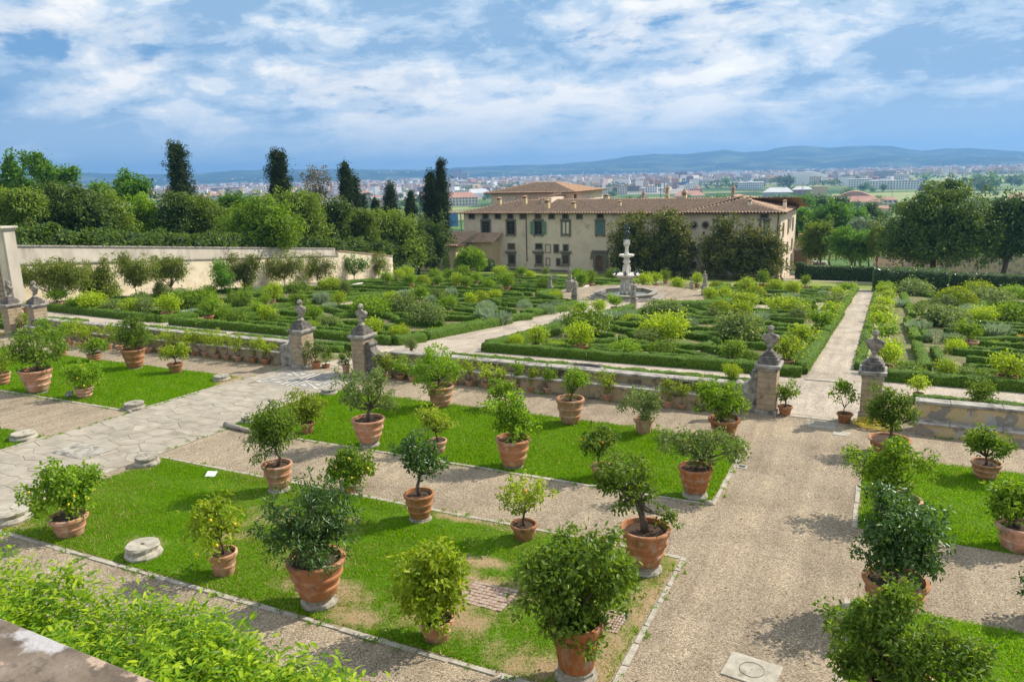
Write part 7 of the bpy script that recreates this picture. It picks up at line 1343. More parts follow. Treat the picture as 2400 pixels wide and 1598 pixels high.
tree('maple_tree', 'fresh green spreading tree in front of the holm oak', 'C', 172, [(1180, 790, 110, 60), (1270, 770, 80, 60), (1100, 830, 90, 50), (1230, 860, 110, 45), (1120, 740, 60, 40)], 'lf_fresh', 5200, .32, seed=65, inner=.25, lobes=.5, foot=(1160, 980), trunk=.24)
tree('maple_tree', 'yellow green sparse tree squeezed left of the holm oak', 'C', 170, [(1345, 740, 50, 55), (1330, 830, 40, 50)], 'lf_laurel', 1500, .3, seed=66, inner=.2, foot=(1350, 950), trunk=.15)
tree('lime_tree', 'large bright green tree beyond the yard right of the villa', 'C', 225, [(1040, 610, 110, 60), (960, 640, 90, 60), (1110, 660, 80, 60), (1060, 560, 60, 30)], 'lf_fresh', 4800, .42, seed=67)
tree('lime_tree', 'bright green tree directly behind the villa right corner', 'C', 235, [(820, 600, 80, 50), (800, 700, 80, 90), (870, 660, 70, 70)], 'lf_fresh', 4000, .42, seed=68)
tree('lime_tree', 'pale green tree before the red farm roofs', 'C', 260, [(1190, 610, 70, 45), (1230, 650, 60, 40)], 'lf_fresh', 2400, .45, seed=69)
tree('olive_tree', 'silvery olive trees below the red farm roofs', 'C', 215, [(1240, 690, 70, 45), (1320, 680, 60, 40), (1200, 660, 40, 30)], 'lf_silver', 3000, .36, seed=70)
tree('dark_tree', 'dark rounded tree beside the ochre roof on the right', 'C', 290, [(1290, 600, 45, 50), (1350, 620, 35, 40), (1300, 560, 25, 20)], 'lf_dark', 2200, .5, seed=71)
tree('umbrella_pine', 'flat dark pine in front of the red arched shed', 'C', 420, [(1060, 520, 65, 22), (1100, 510, 35, 15)], 'lf_dark', 1500, .7, seed=72); tree('umbrella_pine', 'dark round tree left of the flat pine', 'C', 400, [(940, 520, 45, 25)], 'lf_dark', 1100, .7, seed=73); tree('lime_tree', 'light green tree right of the villa roof corner', 'C', 380, [(845, 515, 50, 25)], 'lf_fresh', 1000, .7, seed=74)
def block_hedge(label, x0, x1, y0, y1, top, seed, mats=None, zf=zLp, dens=26, leaf=.2):
    c = ((x0 + x1) / 2, (y0 + y1) / 2); L_ = x1 - x0; me = hedge_mesh('tall_hedge', [(x0 - c[0], 0), (x1 - c[0], 0)], y1 - y0, top, lambda p: zf((p[0] + c[0], p[1] + c[1])) - .1, mats or [MAT['dark_body'], MAT['lf_dark']], seed, .5, leaf, dens, rough=.10); tag(link('tall_hedge', me, None, (c[0], c[1], 0)), label, 'hedge', 'tall hedges behind the parterre')
hz = upright(onL('C', 1310, 1130), 'C', 1310, 965)[2] - onL('C', 1310, 1130)[2]
block_hedge('tall dark hedge block closing the right side of the end of the path', -.9, 8.5, 121.5, 126, hz, 81); block_hedge('dark tall hedge stretch under the huge holm oak', 8.8, 21.5, 128, 131, hz * .82, 82); block_hedge('dark tall hedge at the right picture edge under the holm oaks', 24.5, 42, 128, 131, hz * .9, 83)
block_hedge('long low dark hedge before the parked van', -12.9, -.9, 151, 153.5, 2.7, 84); block_hedge('small dark hedge end near the villa corner', -14.5, -12.9, 152, 154, 3.2, 85)
rowp = [(-79.6, y) for y in np.linspace(41, 116, 50)]; c_ = (-79.6, 78)
tag(link('tall_hedge', hedge_mesh('tall_hedge', [(p[0] - c_[0], p[1] - c_[1]) for p in rowp], 2.8, 4.4, lambda p: -7.9 - (p[1] + c_[1] - 40) * .108, [MAT['dark_body'], MAT['lf_oak']], 90, 1.2, .36, 34, rough=.42), None, (c_[0], c_[1], 0)), 'dark undergrowth filling the foot of the trees behind the garden wall', 'hedge')
tag(link('boundary_wall', MB().box(-2, 60, 204, 204.6, zL(204) - 3, zL(204) + 4.6).mesh('boundary_wall', MAT['plaster_old'])), 'ochre boundary wall half hidden behind the right trees', 'wall')
# gate pier with urn, and the parked van
P = at_depth('U', 2195, 1020, 186); t = thing('gate_house', 'round topped beige gate pier with an urn beside the villa flank', 'gate', P); k = pxm(P)
hh = at_depth('U', 2210, 790, 186)[2] - P[2]
link('pier', MB().box(-2.2, 3.5, 0, 1.5, -2, hh * .86).mesh('pier', MAT['plaster_old'], bevel=.05), t); link('curved_top', MB().lathe([(2.8, 0), (2.5, hh * .1), (1.4, hh * .2), (.3, hh * .24)], 16, (.6, .75, hh * .86), sy=.25).mesh('curved_top', MAT['plaster_old']), t); link('urn', MB().lathe([(.3, 0), (.2, .3), (.55, .7), (.6, 1.2), (.7, 1.35), (.3, 1.35)], 12, (.6, .75, hh * 1.1)).mesh('urn', MAT['terracotta'], sm=True), t); link('door', MB().box(-.9, 2.3, -.06, -.003, -.5, hh * .62).mesh('door', MAT['wood']), t)
def van():
    P = at_depth('C', 905, 985, 192); t = thing('parked_van', 'pale beige parked van half hidden behind the low hedge', 'van', (P[0], 192, P[2]), .04); L_ = 170 * ZS / pxm(P); h = L_ * .40; w = 2.0
    pr = [(-.5, .12), (-.5, .42), (-.47, .50), (-.40, .56), (-.27, .92), (-.22, .98), (.40, 1.0), (.47, .93), (.5, .5), (.5, .12)]
    body = MB().hexa([(a * L_, -w / 2, b * h) for a, b in pr], [(a * L_, w / 2, b * h) for a, b in pr]); link('body', body.mesh('body', MAT['van'], bevel=.05), t)
    for s in (-1, 1):
        y = s * (w / 2 + .012)
        for a, b in ((-.30, -.10), (-.08, .18), (.20, .43)):
            pts = [(a * L_ + (.0 if a > -.2 else .02 * L_), .58), (b * L_, .58), (b * L_, .88), ((a + (.09 if a < -.2 else 0)) * L_, .88)]; link('side_window', MB().hexa([(x, y - .01, z * h) for x, z in pts], [(x, y + .01, z * h) for x, z in pts]).mesh('side_window', MAT['glass_dark']), t)
        for x in (-.32, .30):
            whl = link('wheel', MB().lathe([(.2, -.11), (.34, -.11), (.36, -.05), (.36, .05), (.34, .11), (.2, .11)], 18).mesh('wheel', MAT['metal']), t, (x * L_, s * (w / 2 - .06), .36)); whl.rotation_euler = (math.pi / 2, 0, 0)
            link('rim', MB().lathe([(.21, -.10), (.21, .10)], 14).mesh('rim', MAT['coping']), whl)
        link('headlight', MB().box(-.505 * L_, -.485 * L_, s * .62 - .16, s * .62 + .16, .34 * h, .44 * h).mesh('headlight', MAT['white_paint'], bevel=.01), t); link('tail_light', MB().box(.495 * L_, .506 * L_, s * .85 - .08, s * .85 + .08, .4 * h, .6 * h).mesh('tail_light', MAT['brick']), t)
    link('windscreen', MB().hexa([(-.395 * L_, -.85, .57 * h), (-.395 * L_, .85, .57 * h), (-.28 * L_, .75, .90 * h), (-.28 * L_, -.75, .90 * h)], [(-.41 * L_, -.85, .575 * h), (-.41 * L_, .85, .575 * h), (-.295 * L_, .75, .905 * h), (-.295 * L_, -.75, .905 * h)]).mesh('windscreen', MAT['glass_dark']), t)
    link('bumper', MB().box(-.52 * L_, -.495 * L_, -.95, .95, .12 * h, .25 * h).box(.495 * L_, .52 * L_, -.95, .95, .12 * h, .25 * h).mesh('bumper', MAT['metal'], bevel=.02), t)
MAT['van'] = surf('pale_van_paint', [(0.50, 0.47, 0.38), (0.54, 0.51, 0.42)], 2, rough=.35, bump=0)
van()
# ------------------------------------------------------------------ stone parapet and the leafy hedge under the viewer
ZP = -0.85
def onP(x, y, z=ZP): d = ray(x, y); return d * (z / d[2])
a, b = onP(0, 1437), onP(398, 1598); d_ = unit(b - a); n_ = np.array([d_[1], -d_[0], 0])
par = thing('stone_parapet', 'lichen spotted brown stone parapet at the bottom left corner', 'parapet', (a[0], a[1], 0)); o = np.array([a[0], a[1], 0])
nrm = np.array([-d_[1], d_[0], 0]); nrm = nrm if nrm[1] > 0 else -nrm
for k in range(3):
    s0, s1 = -1.6 + k * 1.5, -1.6 + (k + 1) * 1.5 - .012
    e = [a + d_ * s0, a + d_ * s1, a + d_ * s1 - nrm * .62, a + d_ * s0 - nrm * .62]
    link('coping_stone', MB().hexa([tuple(p - o - (0, 0, .12)) for p in e], [tuple(p - o) for p in e]).mesh('coping_stone', MAT['parapet'], bevel=.012), par)
e = [a - d_ * 1.6 - nrm * .1, a + d_ * 2.9 - nrm * .1, a + d_ * 2.9 - nrm * .52, a - d_ * 1.6 - nrm * .52]
link('wall', MB().hexa([tuple(p - o - (0, 0, 8.6)) for p in e], [tuple(p - o - (0, 0, .123)) for p in e]).mesh('wall', MAT['wall_grey']), par)
def laurel_bank():
    r = rng_of(5); zt = -4.6
    # upper outline of the hedge in the photograph -> its far top edge
    edge = [(-60, 1262), (60, 1310), (130, 1335), (215, 1348), (330, 1378), (420, 1420), (500, 1440), (590, 1468), (680, 1492), (760, 1525), (830, 1555), (900, 1590), (960, 1640)]
    E_ = np.array([onP(x, y + 34, zt) for x, y in edge]); n = 62000; t = r.random(n); i = np.clip((t * (len(edge) - 1)).astype(int), 0, len(edge) - 2); f = t * (len(edge) - 1) - i
    P = E_[i] * (1 - f)[:, None] + E_[i + 1] * f[:, None]; back = r.random(n) * 2.5; P[:, 1] -= back; P[:, 0] += r.normal(0, .15, n)
    P = P[(P[:, 1] > .9)]; n = len(P); back = back[:n]
    bump = .30 * vnoise(P[:, :2], 3, 1.5) + .16 * vnoise(P[:, :2], 4, 4.0); P[:, 2] = zt + bump - .05 - r.random(n) ** 2 * .55; P[:, 1] += r.normal(0, .08, n)
    # shoots: leaves gathered round upright twigs
    ns = 7000; S = P[r.integers(0, n, ns)]; k = r.integers(0, ns, n); m = r.random(n) < .75; P[m] = S[k[m]] + np.c_[r.normal(0, .035, (m.sum(), 2)), r.uniform(-.05, .30, m.sum())]
    a_ = r.uniform(0, 6.28, n); ax = np.c_[np.cos(a_), np.sin(a_), r.uniform(.1, .9, n)]; nr = np.c_[-np.cos(a_) * .5, -np.sin(a_) * .5, np.ones(n)] + r.normal(size=(n, 3)) * .3
    L = r.uniform(.055, .125, n); me = long_leaf_mesh('leaf_bank', P, ax, nr, L, L * r.uniform(.26, .36, n), MAT['lf_laurelbright'], .28)
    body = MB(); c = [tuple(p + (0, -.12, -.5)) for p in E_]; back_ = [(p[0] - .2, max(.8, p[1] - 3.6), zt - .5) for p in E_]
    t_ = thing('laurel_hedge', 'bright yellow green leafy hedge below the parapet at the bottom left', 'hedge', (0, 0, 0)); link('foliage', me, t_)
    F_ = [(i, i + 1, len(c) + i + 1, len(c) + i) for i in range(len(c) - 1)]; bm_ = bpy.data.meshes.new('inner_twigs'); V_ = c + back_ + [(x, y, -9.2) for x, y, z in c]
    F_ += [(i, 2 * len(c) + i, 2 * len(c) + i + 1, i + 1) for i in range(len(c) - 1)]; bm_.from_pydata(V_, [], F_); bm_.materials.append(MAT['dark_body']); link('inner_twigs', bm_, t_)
MAT['lf_laurelbright'] = leafmat('leaf_laurel_bright', [(0.06, 0.145, 0.005), (0.16, 0.26, 0.008), (0.34, 0.41, 0.016)], .45, (1.8, 1.8, .4), .42, .3)
laurel_bank()

# ------------------------------------------------------------------ the plain, the town and the hills
def dir_at(px, py): d = ray(px, py); return d
def plain_at(px, dist):
    """point of the plain at horizontal distance dist below the photograph's column px (near the horizon)"""
    d = ray(px, HOR - ROLL * (px - CX)); h = np.array([d[0], d[1]]) / np.hypot(d[0], d[1]); return np.array([h[0] * dist, h[1] * dist, ZPLAIN])
def on_plain(px, py): d = ray(px, py); return d * (ZPLAIN / d[2])
def cmat(n, c, r=.8): MAT[n] = surf(n, c, .05, 5, rough=r, bump=0); return n
cmat('b_cream', [(0.64, 0.56, 0.45), (0.74, 0.67, 0.56)]); cmat('b_white', [(0.78, 0.77, 0.74), (0.84, 0.83, 0.81)]); cmat('b_pink', [(0.56, 0.41, 0.34), (0.64, 0.49, 0.42)]); cmat('b_brown', [(0.24, 0.17, 0.145), (0.32, 0.24, 0.2)])
cmat('b_ochre', [(0.56, 0.40, 0.22), (0.62, 0.48, 0.28)]); cmat('b_grey', [(0.32, 0.32, 0.33), (0.42, 0.42, 0.43)]); cmat('r_red', [(0.42, 0.20, 0.13), (0.52, 0.30, 0.21)]); cmat('r_grey', [(0.56, 0.54, 0.53), (0.70, 0.69, 0.68)]); cmat('b_blue', [(0.06, 0.16, 0.32), (0.08, 0.2, 0.38)]); cmat('win', [(0.09, 0.10, 0.11), (0.13, 0.14, 0.15)], .3)
def building(nm, label, cat, P, w, d, h, wall, roof, kind, rz, group=None, floors=0):
    t = thing(nm, label, cat, P, rz, group)
    mb = MB().box(-w / 2, w / 2, -d / 2, d / 2, -6, h); link('wall', mb.mesh('wall', MAT[wall]), t)
    if kind == 'gable':
        e = .6; rh = d * .22; m = MB(); m.add([(-w / 2 - e, -d / 2 - e, h - .1), (w / 2 + e, -d / 2 - e, h - .1), (w / 2 + e, d / 2 + e, h - .1), (-w / 2 - e, d / 2 + e, h - .1), (-w / 2 + d * .3, 0, h + rh), (w / 2 - d * .3, 0, h + rh)], [(0, 1, 5, 4), (1, 2, 5), (2, 3, 4, 5), (3, 0, 4), (3, 2, 1, 0)]); link('roof', m.mesh('roof', MAT[roof]), t)
    elif kind == 'barrel':
        m = MB(); n = 10; m.add([(-w / 2 - .5 + (w + 1) * i / n, y, h + w * .16 * math.sin(math.pi * i / n)) for y in (-d / 2 - .5, d / 2 + .5) for i in range(n + 1)], [(i, i + 1, n + 2 + i, n + 1 + i) for i in range(n)] + [tuple(range(n, -1, -1)), tuple(range(n + 1, 2 * n + 2))]); link('roof', m.mesh('roof', MAT[roof]), t)
    else:
        link('roof', MB().box(-w / 2 - .4, w / 2 + .4, -d / 2 - .4, d / 2 + .4, h + .01, h + .9).mesh('roof', MAT[roof]), t)
        if kind == 'block': link('stair_head', MB().box(-w * .12, w * .1, -d * .2, d * .2, h + .91, h + 4).mesh('stair_head', MAT[wall]), t)
    if floors:
        m = MB(); fh = h / floors; nw = max(3, int(w / 5.5))
        for f in range(floors):
            for i in range(nw): x = -w / 2 + w * (i + .5) / nw; m.box(x - w / nw * .26, x + w / nw * .26, -d / 2 - .15, -d / 2 - .02, f * fh + fh * .35, f * fh + fh * .85)
        nd = max(2, int(d / 6))
        for f in range(floors):
            for i in range(nd): y = -d / 2 + d * (i + .5) / nd; m.box(w / 2 + .02, w / 2 + .15, y - d / nd * .25, y + d / nd * .25, f * fh + fh * .35, f * fh + fh * .85)
        o = link('windows', m.mesh('windows', MAT['win']), t); o['kind'] = 'stuff'
    return t
def bpx(nm, label, cat, x0, x1, ytop, ybase, wall, roof, kind, floors=0, dz=1.0, depth=.7, rz=None, dist=None):
    """building from its photograph rectangle: foot row sets its distance on the plain"""
    cx = (x0 + x1) / 2; P = on_plain(cx, ybase) if dist is None else plain_at(cx, dist); k = pxm(P); w = (x1 - x0) / k; h = max(3, at_h(P, cx, ytop)); az = math.atan2(P[0], P[1])
    return building(nm, label, cat, P, w, max(8, w * depth), h, wall, roof, kind, -az if rz is None else rz, None, floors)
def at_h(P, px, py):
    d = ray(px, py); n = np.array([P[0], P[1]]) / np.hypot(P[0], P[1]); t = np.hypot(P[0], P[1]) / (d[:2] @ n); return d[2] * t - P[2]
LM = [('apartment_block', 'dark brown tower block highest on the town skyline', 'building', 1581, 1610, 404, 424, 'b_brown', 'b_brown', 'block', 9), ('apartment_block', 'brown block just right of the highest tower block', 'building', 1625, 1645, 408, 425, 'b_brown', 'b_pink', 'block', 7),
      ('courthouse', 'dark jagged tall building complex above the left town', 'building', 1058, 1072, 400, 426, 'b_brown', 'b_brown', 'flat', 0), ('courthouse', 'tallest slab of the dark jagged complex', 'building', 1074, 1083, 398, 427, 'b_brown', 'b_brown', 'flat', 0), ('courthouse', 'short right slab of the dark jagged complex', 'building', 1084, 1094, 406, 428, 'b_brown', 'b_brown', 'flat', 0), ('courthouse', 'stepped left end of the dark jagged complex', 'building', 1040, 1060, 412, 428, 'b_grey', 'b_brown', 'flat', 0),
      ('hall', 'long pink industrial hall left of the villa roof', 'building', 1045, 1090, 425, 434, 'b_pink', 'r_grey', 'flat', 0), ('hall', 'second pink industrial hall beside the long one', 'building', 1118, 1150, 424, 432, 'b_pink', 'r_grey', 'flat', 0), ('apartment_block', 'red brick row of flats with white balconies left', 'building', 590, 622, 438, 455, 'b_pink', 'r_red', 'flat', 5), ('apartment_block', 'long brownish block of flats between the ragged cypresses', 'building', 492, 560, 440, 455, 'b_brown', 'b_pink', 'flat', 4),
      ('house', 'ochre house with red roof below the water tower', 'house', 488, 520, 458, 474, 'b_cream', 'r_red', 'gable', 2), ('water_tower', 'white round water tower on the left', 'tower', 486, 492, 441, 459, 'b_white', 'b_white', 'flat', 0), ('house', 'cream house right of the slim cypress pair', 'house', 842, 870, 452, 478, 'b_ochre', 'r_red', 'gable', 3),
      ('campus_building', 'long white barrel roofed building at the left of the white complex', 'building', 1850, 1935, 416, 432, 'b_white', 'b_white', 'barrel', 0), ('campus_building', 'white building with dark arched roof in the white complex', 'building', 1965, 2000, 414, 435, 'b_white', 'b_grey', 'barrel', 0), ('campus_building', 'large white block with many windows near the fields', 'building', 2095, 2150, 424, 444, 'b_white', 'b_grey', 'block', 4), ('campus_building', 'pale block left of the large white one', 'building', 2040, 2095, 424, 444, 'b_white', 'r_grey', 'block', 4), ('campus_building', 'tall white block at the right end of the white complex', 'building', 2096, 2128, 409, 430, 'b_white', 'b_white', 'block', 5), ('campus_building', 'pale grey blocks behind the middle of the white complex', 'building', 2050, 2096, 400, 420, 'b_grey', 'r_grey', 'block', 5), ('campus_building', 'white terraced building in the middle of the complex', 'building', 1990, 2040, 420, 440, 'b_white', 'r_grey', 'flat', 4), ('campus_building', 'low pale wing at the right end near the green fields', 'building', 2150, 2165, 420, 438, 'b_white', 'b_grey', 'block', 3),
      ('school', 'white flat building with window rows left of the square ochre house', 'building', 1730, 1788, 428, 443, 'b_white', 'b_white', 'block', 3), ('house', 'square pinkish ochre house standing above the farm roofs', 'house', 1905, 1937, 438, 462, 'b_ochre', 'b_ochre', 'flat', 0), ('barn', 'grey brick warehouse left of the square ochre house', 'building', 1857, 1900, 444, 461, 'b_brown', 'r_grey', 'gable', 0), ('barn', 'dark long warehouse behind the villa roof', 'building', 1790, 1856, 450, 462, 'b_grey', 'r_grey', 'gable', 0),
      ('shed', 'pink shed with a shallow arched roof on the right', 'shed', 1965, 2040, 460, 474, 'b_pink', 'r_red', 'barrel', 0), ('shed', 'long low pink shed below the arched one', 'shed', 1980, 2060, 472, 490, 'b_pink', 'r_red', 'gable', 0), ('farmhouse', 'cream farmhouse with red roof right of the pink sheds', 'house', 2060, 2100, 468, 486, 'b_cream', 'r_red', 'gable', 2), ('house', 'low ochre house before the holm oak', 'house', 2045, 2085, 488, 500, 'b_ochre', 'r_red', 'gable', 0), ('house', 'ochre house with red roof at the right picture edge', 'house', 2360, 2440, 466, 486, 'b_ochre', 'r_red', 'gable', 2), ('blue_hall', 'deep blue industrial hall in the middle of the town', 'building', 1597, 1626, 426, 434, 'b_blue', 'b_blue', 'flat', 0),
      ('house', 'red roofed house just right of the villa roof corner', 'house', 1868, 1908, 480, 492, 'b_cream', 'r_red', 'gable', 0), ('shed', 'red brick strip roof behind the villa', 'shed', 1580, 1650, 458, 470, 'b_pink', 'r_red', 'gable', 0), ('shed', 'blue and red shed glimpsed left of the villa eave', 'shed', 1046, 1074, 500, 530, 'b_blue', 'r_red', 'flat', 0), ('house', 'long pale farm building left of the villa roof', 'house', 1046, 1120, 462, 482, 'b_cream', 'r_red', 'gable', 3), ('hall', 'wide white roofed hall left of the villa upper storey', 'building', 1090, 1150, 452, 462, 'b_white', 'r_grey', 'gable', 0), ('farmhouse', 'dark villa among cypresses in the green fields', 'house', 2310, 2340, 424, 436, 'b_brown', 'r_red', 'gable', 0)]
for m in LM: bpx(*m)
def chimney_stack(px, ytop, ybase, label, wpx=3.4, mat='brick', dist=None):
    P = on_plain(px, ybase); k = pxm(P); h = at_h(P, px, ytop); t = thing('factory_chimney', label, 'chimney', P); r0 = wpx / k / 2
    link('shaft', MB().lathe([(r0 * 1.2, -5), (r0, h * .5), (r0 * .8, h), (r0 * .9, h), (r0 * .9, h * 1.02)], 12).mesh('shaft', MAT[mat]), t); link('base', MB().box(-r0 * 2, r0 * 2, -r0 * 2, r0 * 2, -5, h * .08).mesh('base', MAT[mat]), t)
chimney_stack(1557, 416, 452, 'tall red brick factory chimney above the villa roof')
chimney_stack(2067, 382, 402, 'left one of two slim striped stacks in front of the hills', 2.6, 'b_grey'); chimney_stack(2086, 381, 402, 'right one of two slim striped stacks in front of the hills', 2.6, 'b_pink'); chimney_stack(1836, 388, 400, 'squat tower far off before the hills', 5, 'b_grey')
# pylons
def pylon(px, ytop, ybase, label):
    P = on_plain(px, ybase); h = at_h(P, px, ytop); t = thing('mast', label, 'mast', P); mb = MB()
    for sx in (-1, 1):
        for sy in (-1, 1): mb.tube([(sx * h * .05, sy * h * .05, -3), (sx * h * .012, sy * h * .012, h)], .28, 4)
    link('legs', mb.mesh('legs', MAT['b_grey']), t); link('cross_arm', MB().box(-h * .1, h * .1, -.3, .3, h * .8, h * .82).box(-h * .07, h * .07, -.3, .3, h * .92, h * .94).mesh('cross_arm', MAT['b_grey']), t)
pylon(1880, 428, 464, 'thin lattice mast right of the villa roof'); pylon(2090, 446, 470, 'lattice mast by the pink farm roofs'); pylon(2255, 420, 452, 'lattice mast in the green field')
P = on_plain(1548, 470); h = at_h(P, 1548, 434); t = thing('antenna_mast', 'dark antenna mast standing behind the villa roof', 'mast', P); link('pole', MB().tube([(0, 0, -3), (0, 0, h)], .6, 8).mesh('pole', MAT['metal']), t); link('antenna', MB().box(-1.8, -1.2, -.4, .4, h - 7, h - 1).box(1.2, 1.8, -.4, .4, h - 7, h - 1).box(-2, 2, -.3, .3, h - 4.4, h - 4).mesh('antenna', MAT['b_white']), t)
# ordinary buildings of the town; each is named by its nearest landmark
MARKS = [(60, 'plane tree'), (225, 'chestnut tree'), (410, 'left ragged cypress'), (489, 'white water tower'), (606, 'red flats with balconies'), (655, 'right ragged cypress'), (738, 'half bare tree'), (815, 'slim cypress pair'), (912, 'pointed cypress'), (1000, 'tallest cypress'), (1078, 'dark jagged complex'), (1280, 'villa upper storey'), (1467, 'fountain statue'), (1557, 'brick factory chimney'), (1596, 'brown tower block'), (1718, 'red roof chimney of the villa'), (1836, 'squat far tower'), (1920, 'square ochre house'), (2002, 'arched pink shed'), (2076, 'two slim stacks'), (2122, 'large white block'), (2255, 'field mast'), (2325, 'dark field villa')]
LATER = []
def name_later(o, desc, px): LATER.append((o, desc, px))
def flush_names():
    g = {}
    for o, desc, px in LATER:
        m = min(MARKS, key=lambda t: abs(t[0] - px)); g.setdefault((desc, m, px < m[0]), []).append((abs(px - m[0]), o))
    for (desc, m, left), L in g.items():
        for i, (_, o) in enumerate(sorted(L, key=lambda t: t[0])):
            o['label'] = f"{desc} {ORD[i]} to the {'left' if left else 'right'} of the {m[1]}" if len(L) > 1 else f"{desc} close to the {'left' if left else 'right'} of the {m[1]}"
TYPES = {'pale': ('apartment_block', 'hazy pale apartment block', 'building', 'town apartment blocks', ['b_cream', 'b_white', 'b_cream'], ['r_grey', 'r_red'], 'block'), 'pink': ('apartment_block', 'hazy pinkish apartment block', 'building', 'pinkish town blocks', ['b_pink', 'b_brown'], ['r_red', 'r_grey'], 'block'),
         'red': ('house', 'small red roofed house', 'house', 'red roofed town houses', ['b_cream', 'b_ochre', 'b_pink', 'b_white'], ['r_red'], 'gable'), 'hall': ('warehouse', 'low pale warehouse', 'building', 'low town warehouses', ['b_white', 'b_cream', 'b_grey'], ['r_grey', 'b_white'], 'flat')}
def town():
    r = rng_of(31)
    # one roofline per kind and floor height, shared between alike buildings
    cnt = 0
    bands = [(1500, 2000, 34), (2000, 2800, 62), (2800, 3800, 66), (3800, 5200, 60), (5200, 6600, 34)]
    for d0, d1, n in bands:
        for _ in range(n):
            px = r.uniform(-40, 2130); D = r.uniform(d0, d1)
            if px > 1650 and D < 2300 and r.random() < .8: continue
            if px > 2000 and D < 3000: continue
            left = px < 1000; k = r.choice(['red', 'hall', 'pale', 'pink'], p=[.55, .2, .13, .12] if left else [.2, .34, .30, .16] if D < 3000 else [.15, .2, .4, .25])
            nm, lb, cat, grp, walls, roofs, kind = TYPES[k]; P = plain_at(px, D)
            if k in ('pale', 'pink'): w, d, h, fl = r.uniform(16, 42), r.uniform(12, 18), r.uniform(13, 27), 0
            elif k == 'red': w, d, h, fl = r.uniform(14, 34), r.uniform(11, 18), r.uniform(7, 12), 0
            else: w, d, h, fl = r.uniform(30, 90), r.uniform(25, 50), r.uniform(6, 11), 0
            t = building(nm, lb, cat, P, w, d, h, walls[r.integers(len(walls))], roofs[r.integers(len(roofs))], kind, r.uniform(-.7, .7), grp, int(h / 3.3) if k in ('pale', 'pink') and D < 4200 else 0); cnt += 1; name_later(t, lb, px)
    # the rest of the town, too small to tell apart
    mb = MB(); mats = ['b_cream', 'b_white', 'b_pink', 'r_red', 'b_grey', 'b_ochre', 'b_brown']
    for _ in range(5200):
        px = r.uniform(-60, 2420); D = 2200 + 5200 * r.random() ** .75
        if px > 2130 and D < 3900: continue
        if px > 1650 and D < 3000: continue
        P = plain_at(px, D); big = r.random() < .3; w, d = (r.uniform(18, 60), r.uniform(14, 30)) if big else (r.uniform(10, 28), r.uniform(10, 18)); h = r.uniform(7, 13) if r.random() < .65 else r.uniform(15, 30); a = r.uniform(0, 1.5); c, s = math.cos(a), math.sin(a)
        pts = [(P[0] + c * x - s * y, P[1] + s * x + c * y) for x, y in ((-w / 2, -d / 2), (w / 2, -d / 2), (w / 2, d / 2), (-w / 2, d / 2))]
        m = r.choice(len(mats), p=[.3, .22, .15, .05, .1, .1, .08]); mb.hexa([(x, y, P[2] - 3) for x, y in pts], [(x, y, P[2] + h) for x, y in pts], int(m))
        if r.random() < .7: mb.hexa([(x, y, P[2] + h + .05) for x, y in pts], [((x * .9 + P[0] * .1), (y * .9 + P[1] * .1), P[2] + h + 1.6) for x, y in pts], 3 if r.random() < .75 else 4)
    tag(link('distant_town', mb.mesh('distant_town', [MAT[m] for m in mats])), 'far off mass of small pale and red town buildings below the hills', 'town', None, 'stuff')
town()
MAT['town_ground'] = surf('town_ground', [(0.10, 0.14, 0.05), (0.30, 0.27, 0.23), (0.42, 0.38, 0.33)], .004, 10, bump=0)
for x0, x1, d0, d1 in ((-120, 1640, 1900, 7400), (1640, 2135, 2700, 7400), (2135, 2520, 4200, 7400)):
    c = [plain_at(x, d) for d in (d0, d1) for x in np.linspace(x0, x1, 12)]; me = bpy.data.meshes.new('town_ground'); me.from_pydata([(p[0], p[1], ZPLAIN + .12) for p in c], [], [(i, i + 1, 13 + i, 12 + i) for i in range(11)]); me.materials.append(MAT['town_ground']); tag(link('town_ground', me), kind='structure')
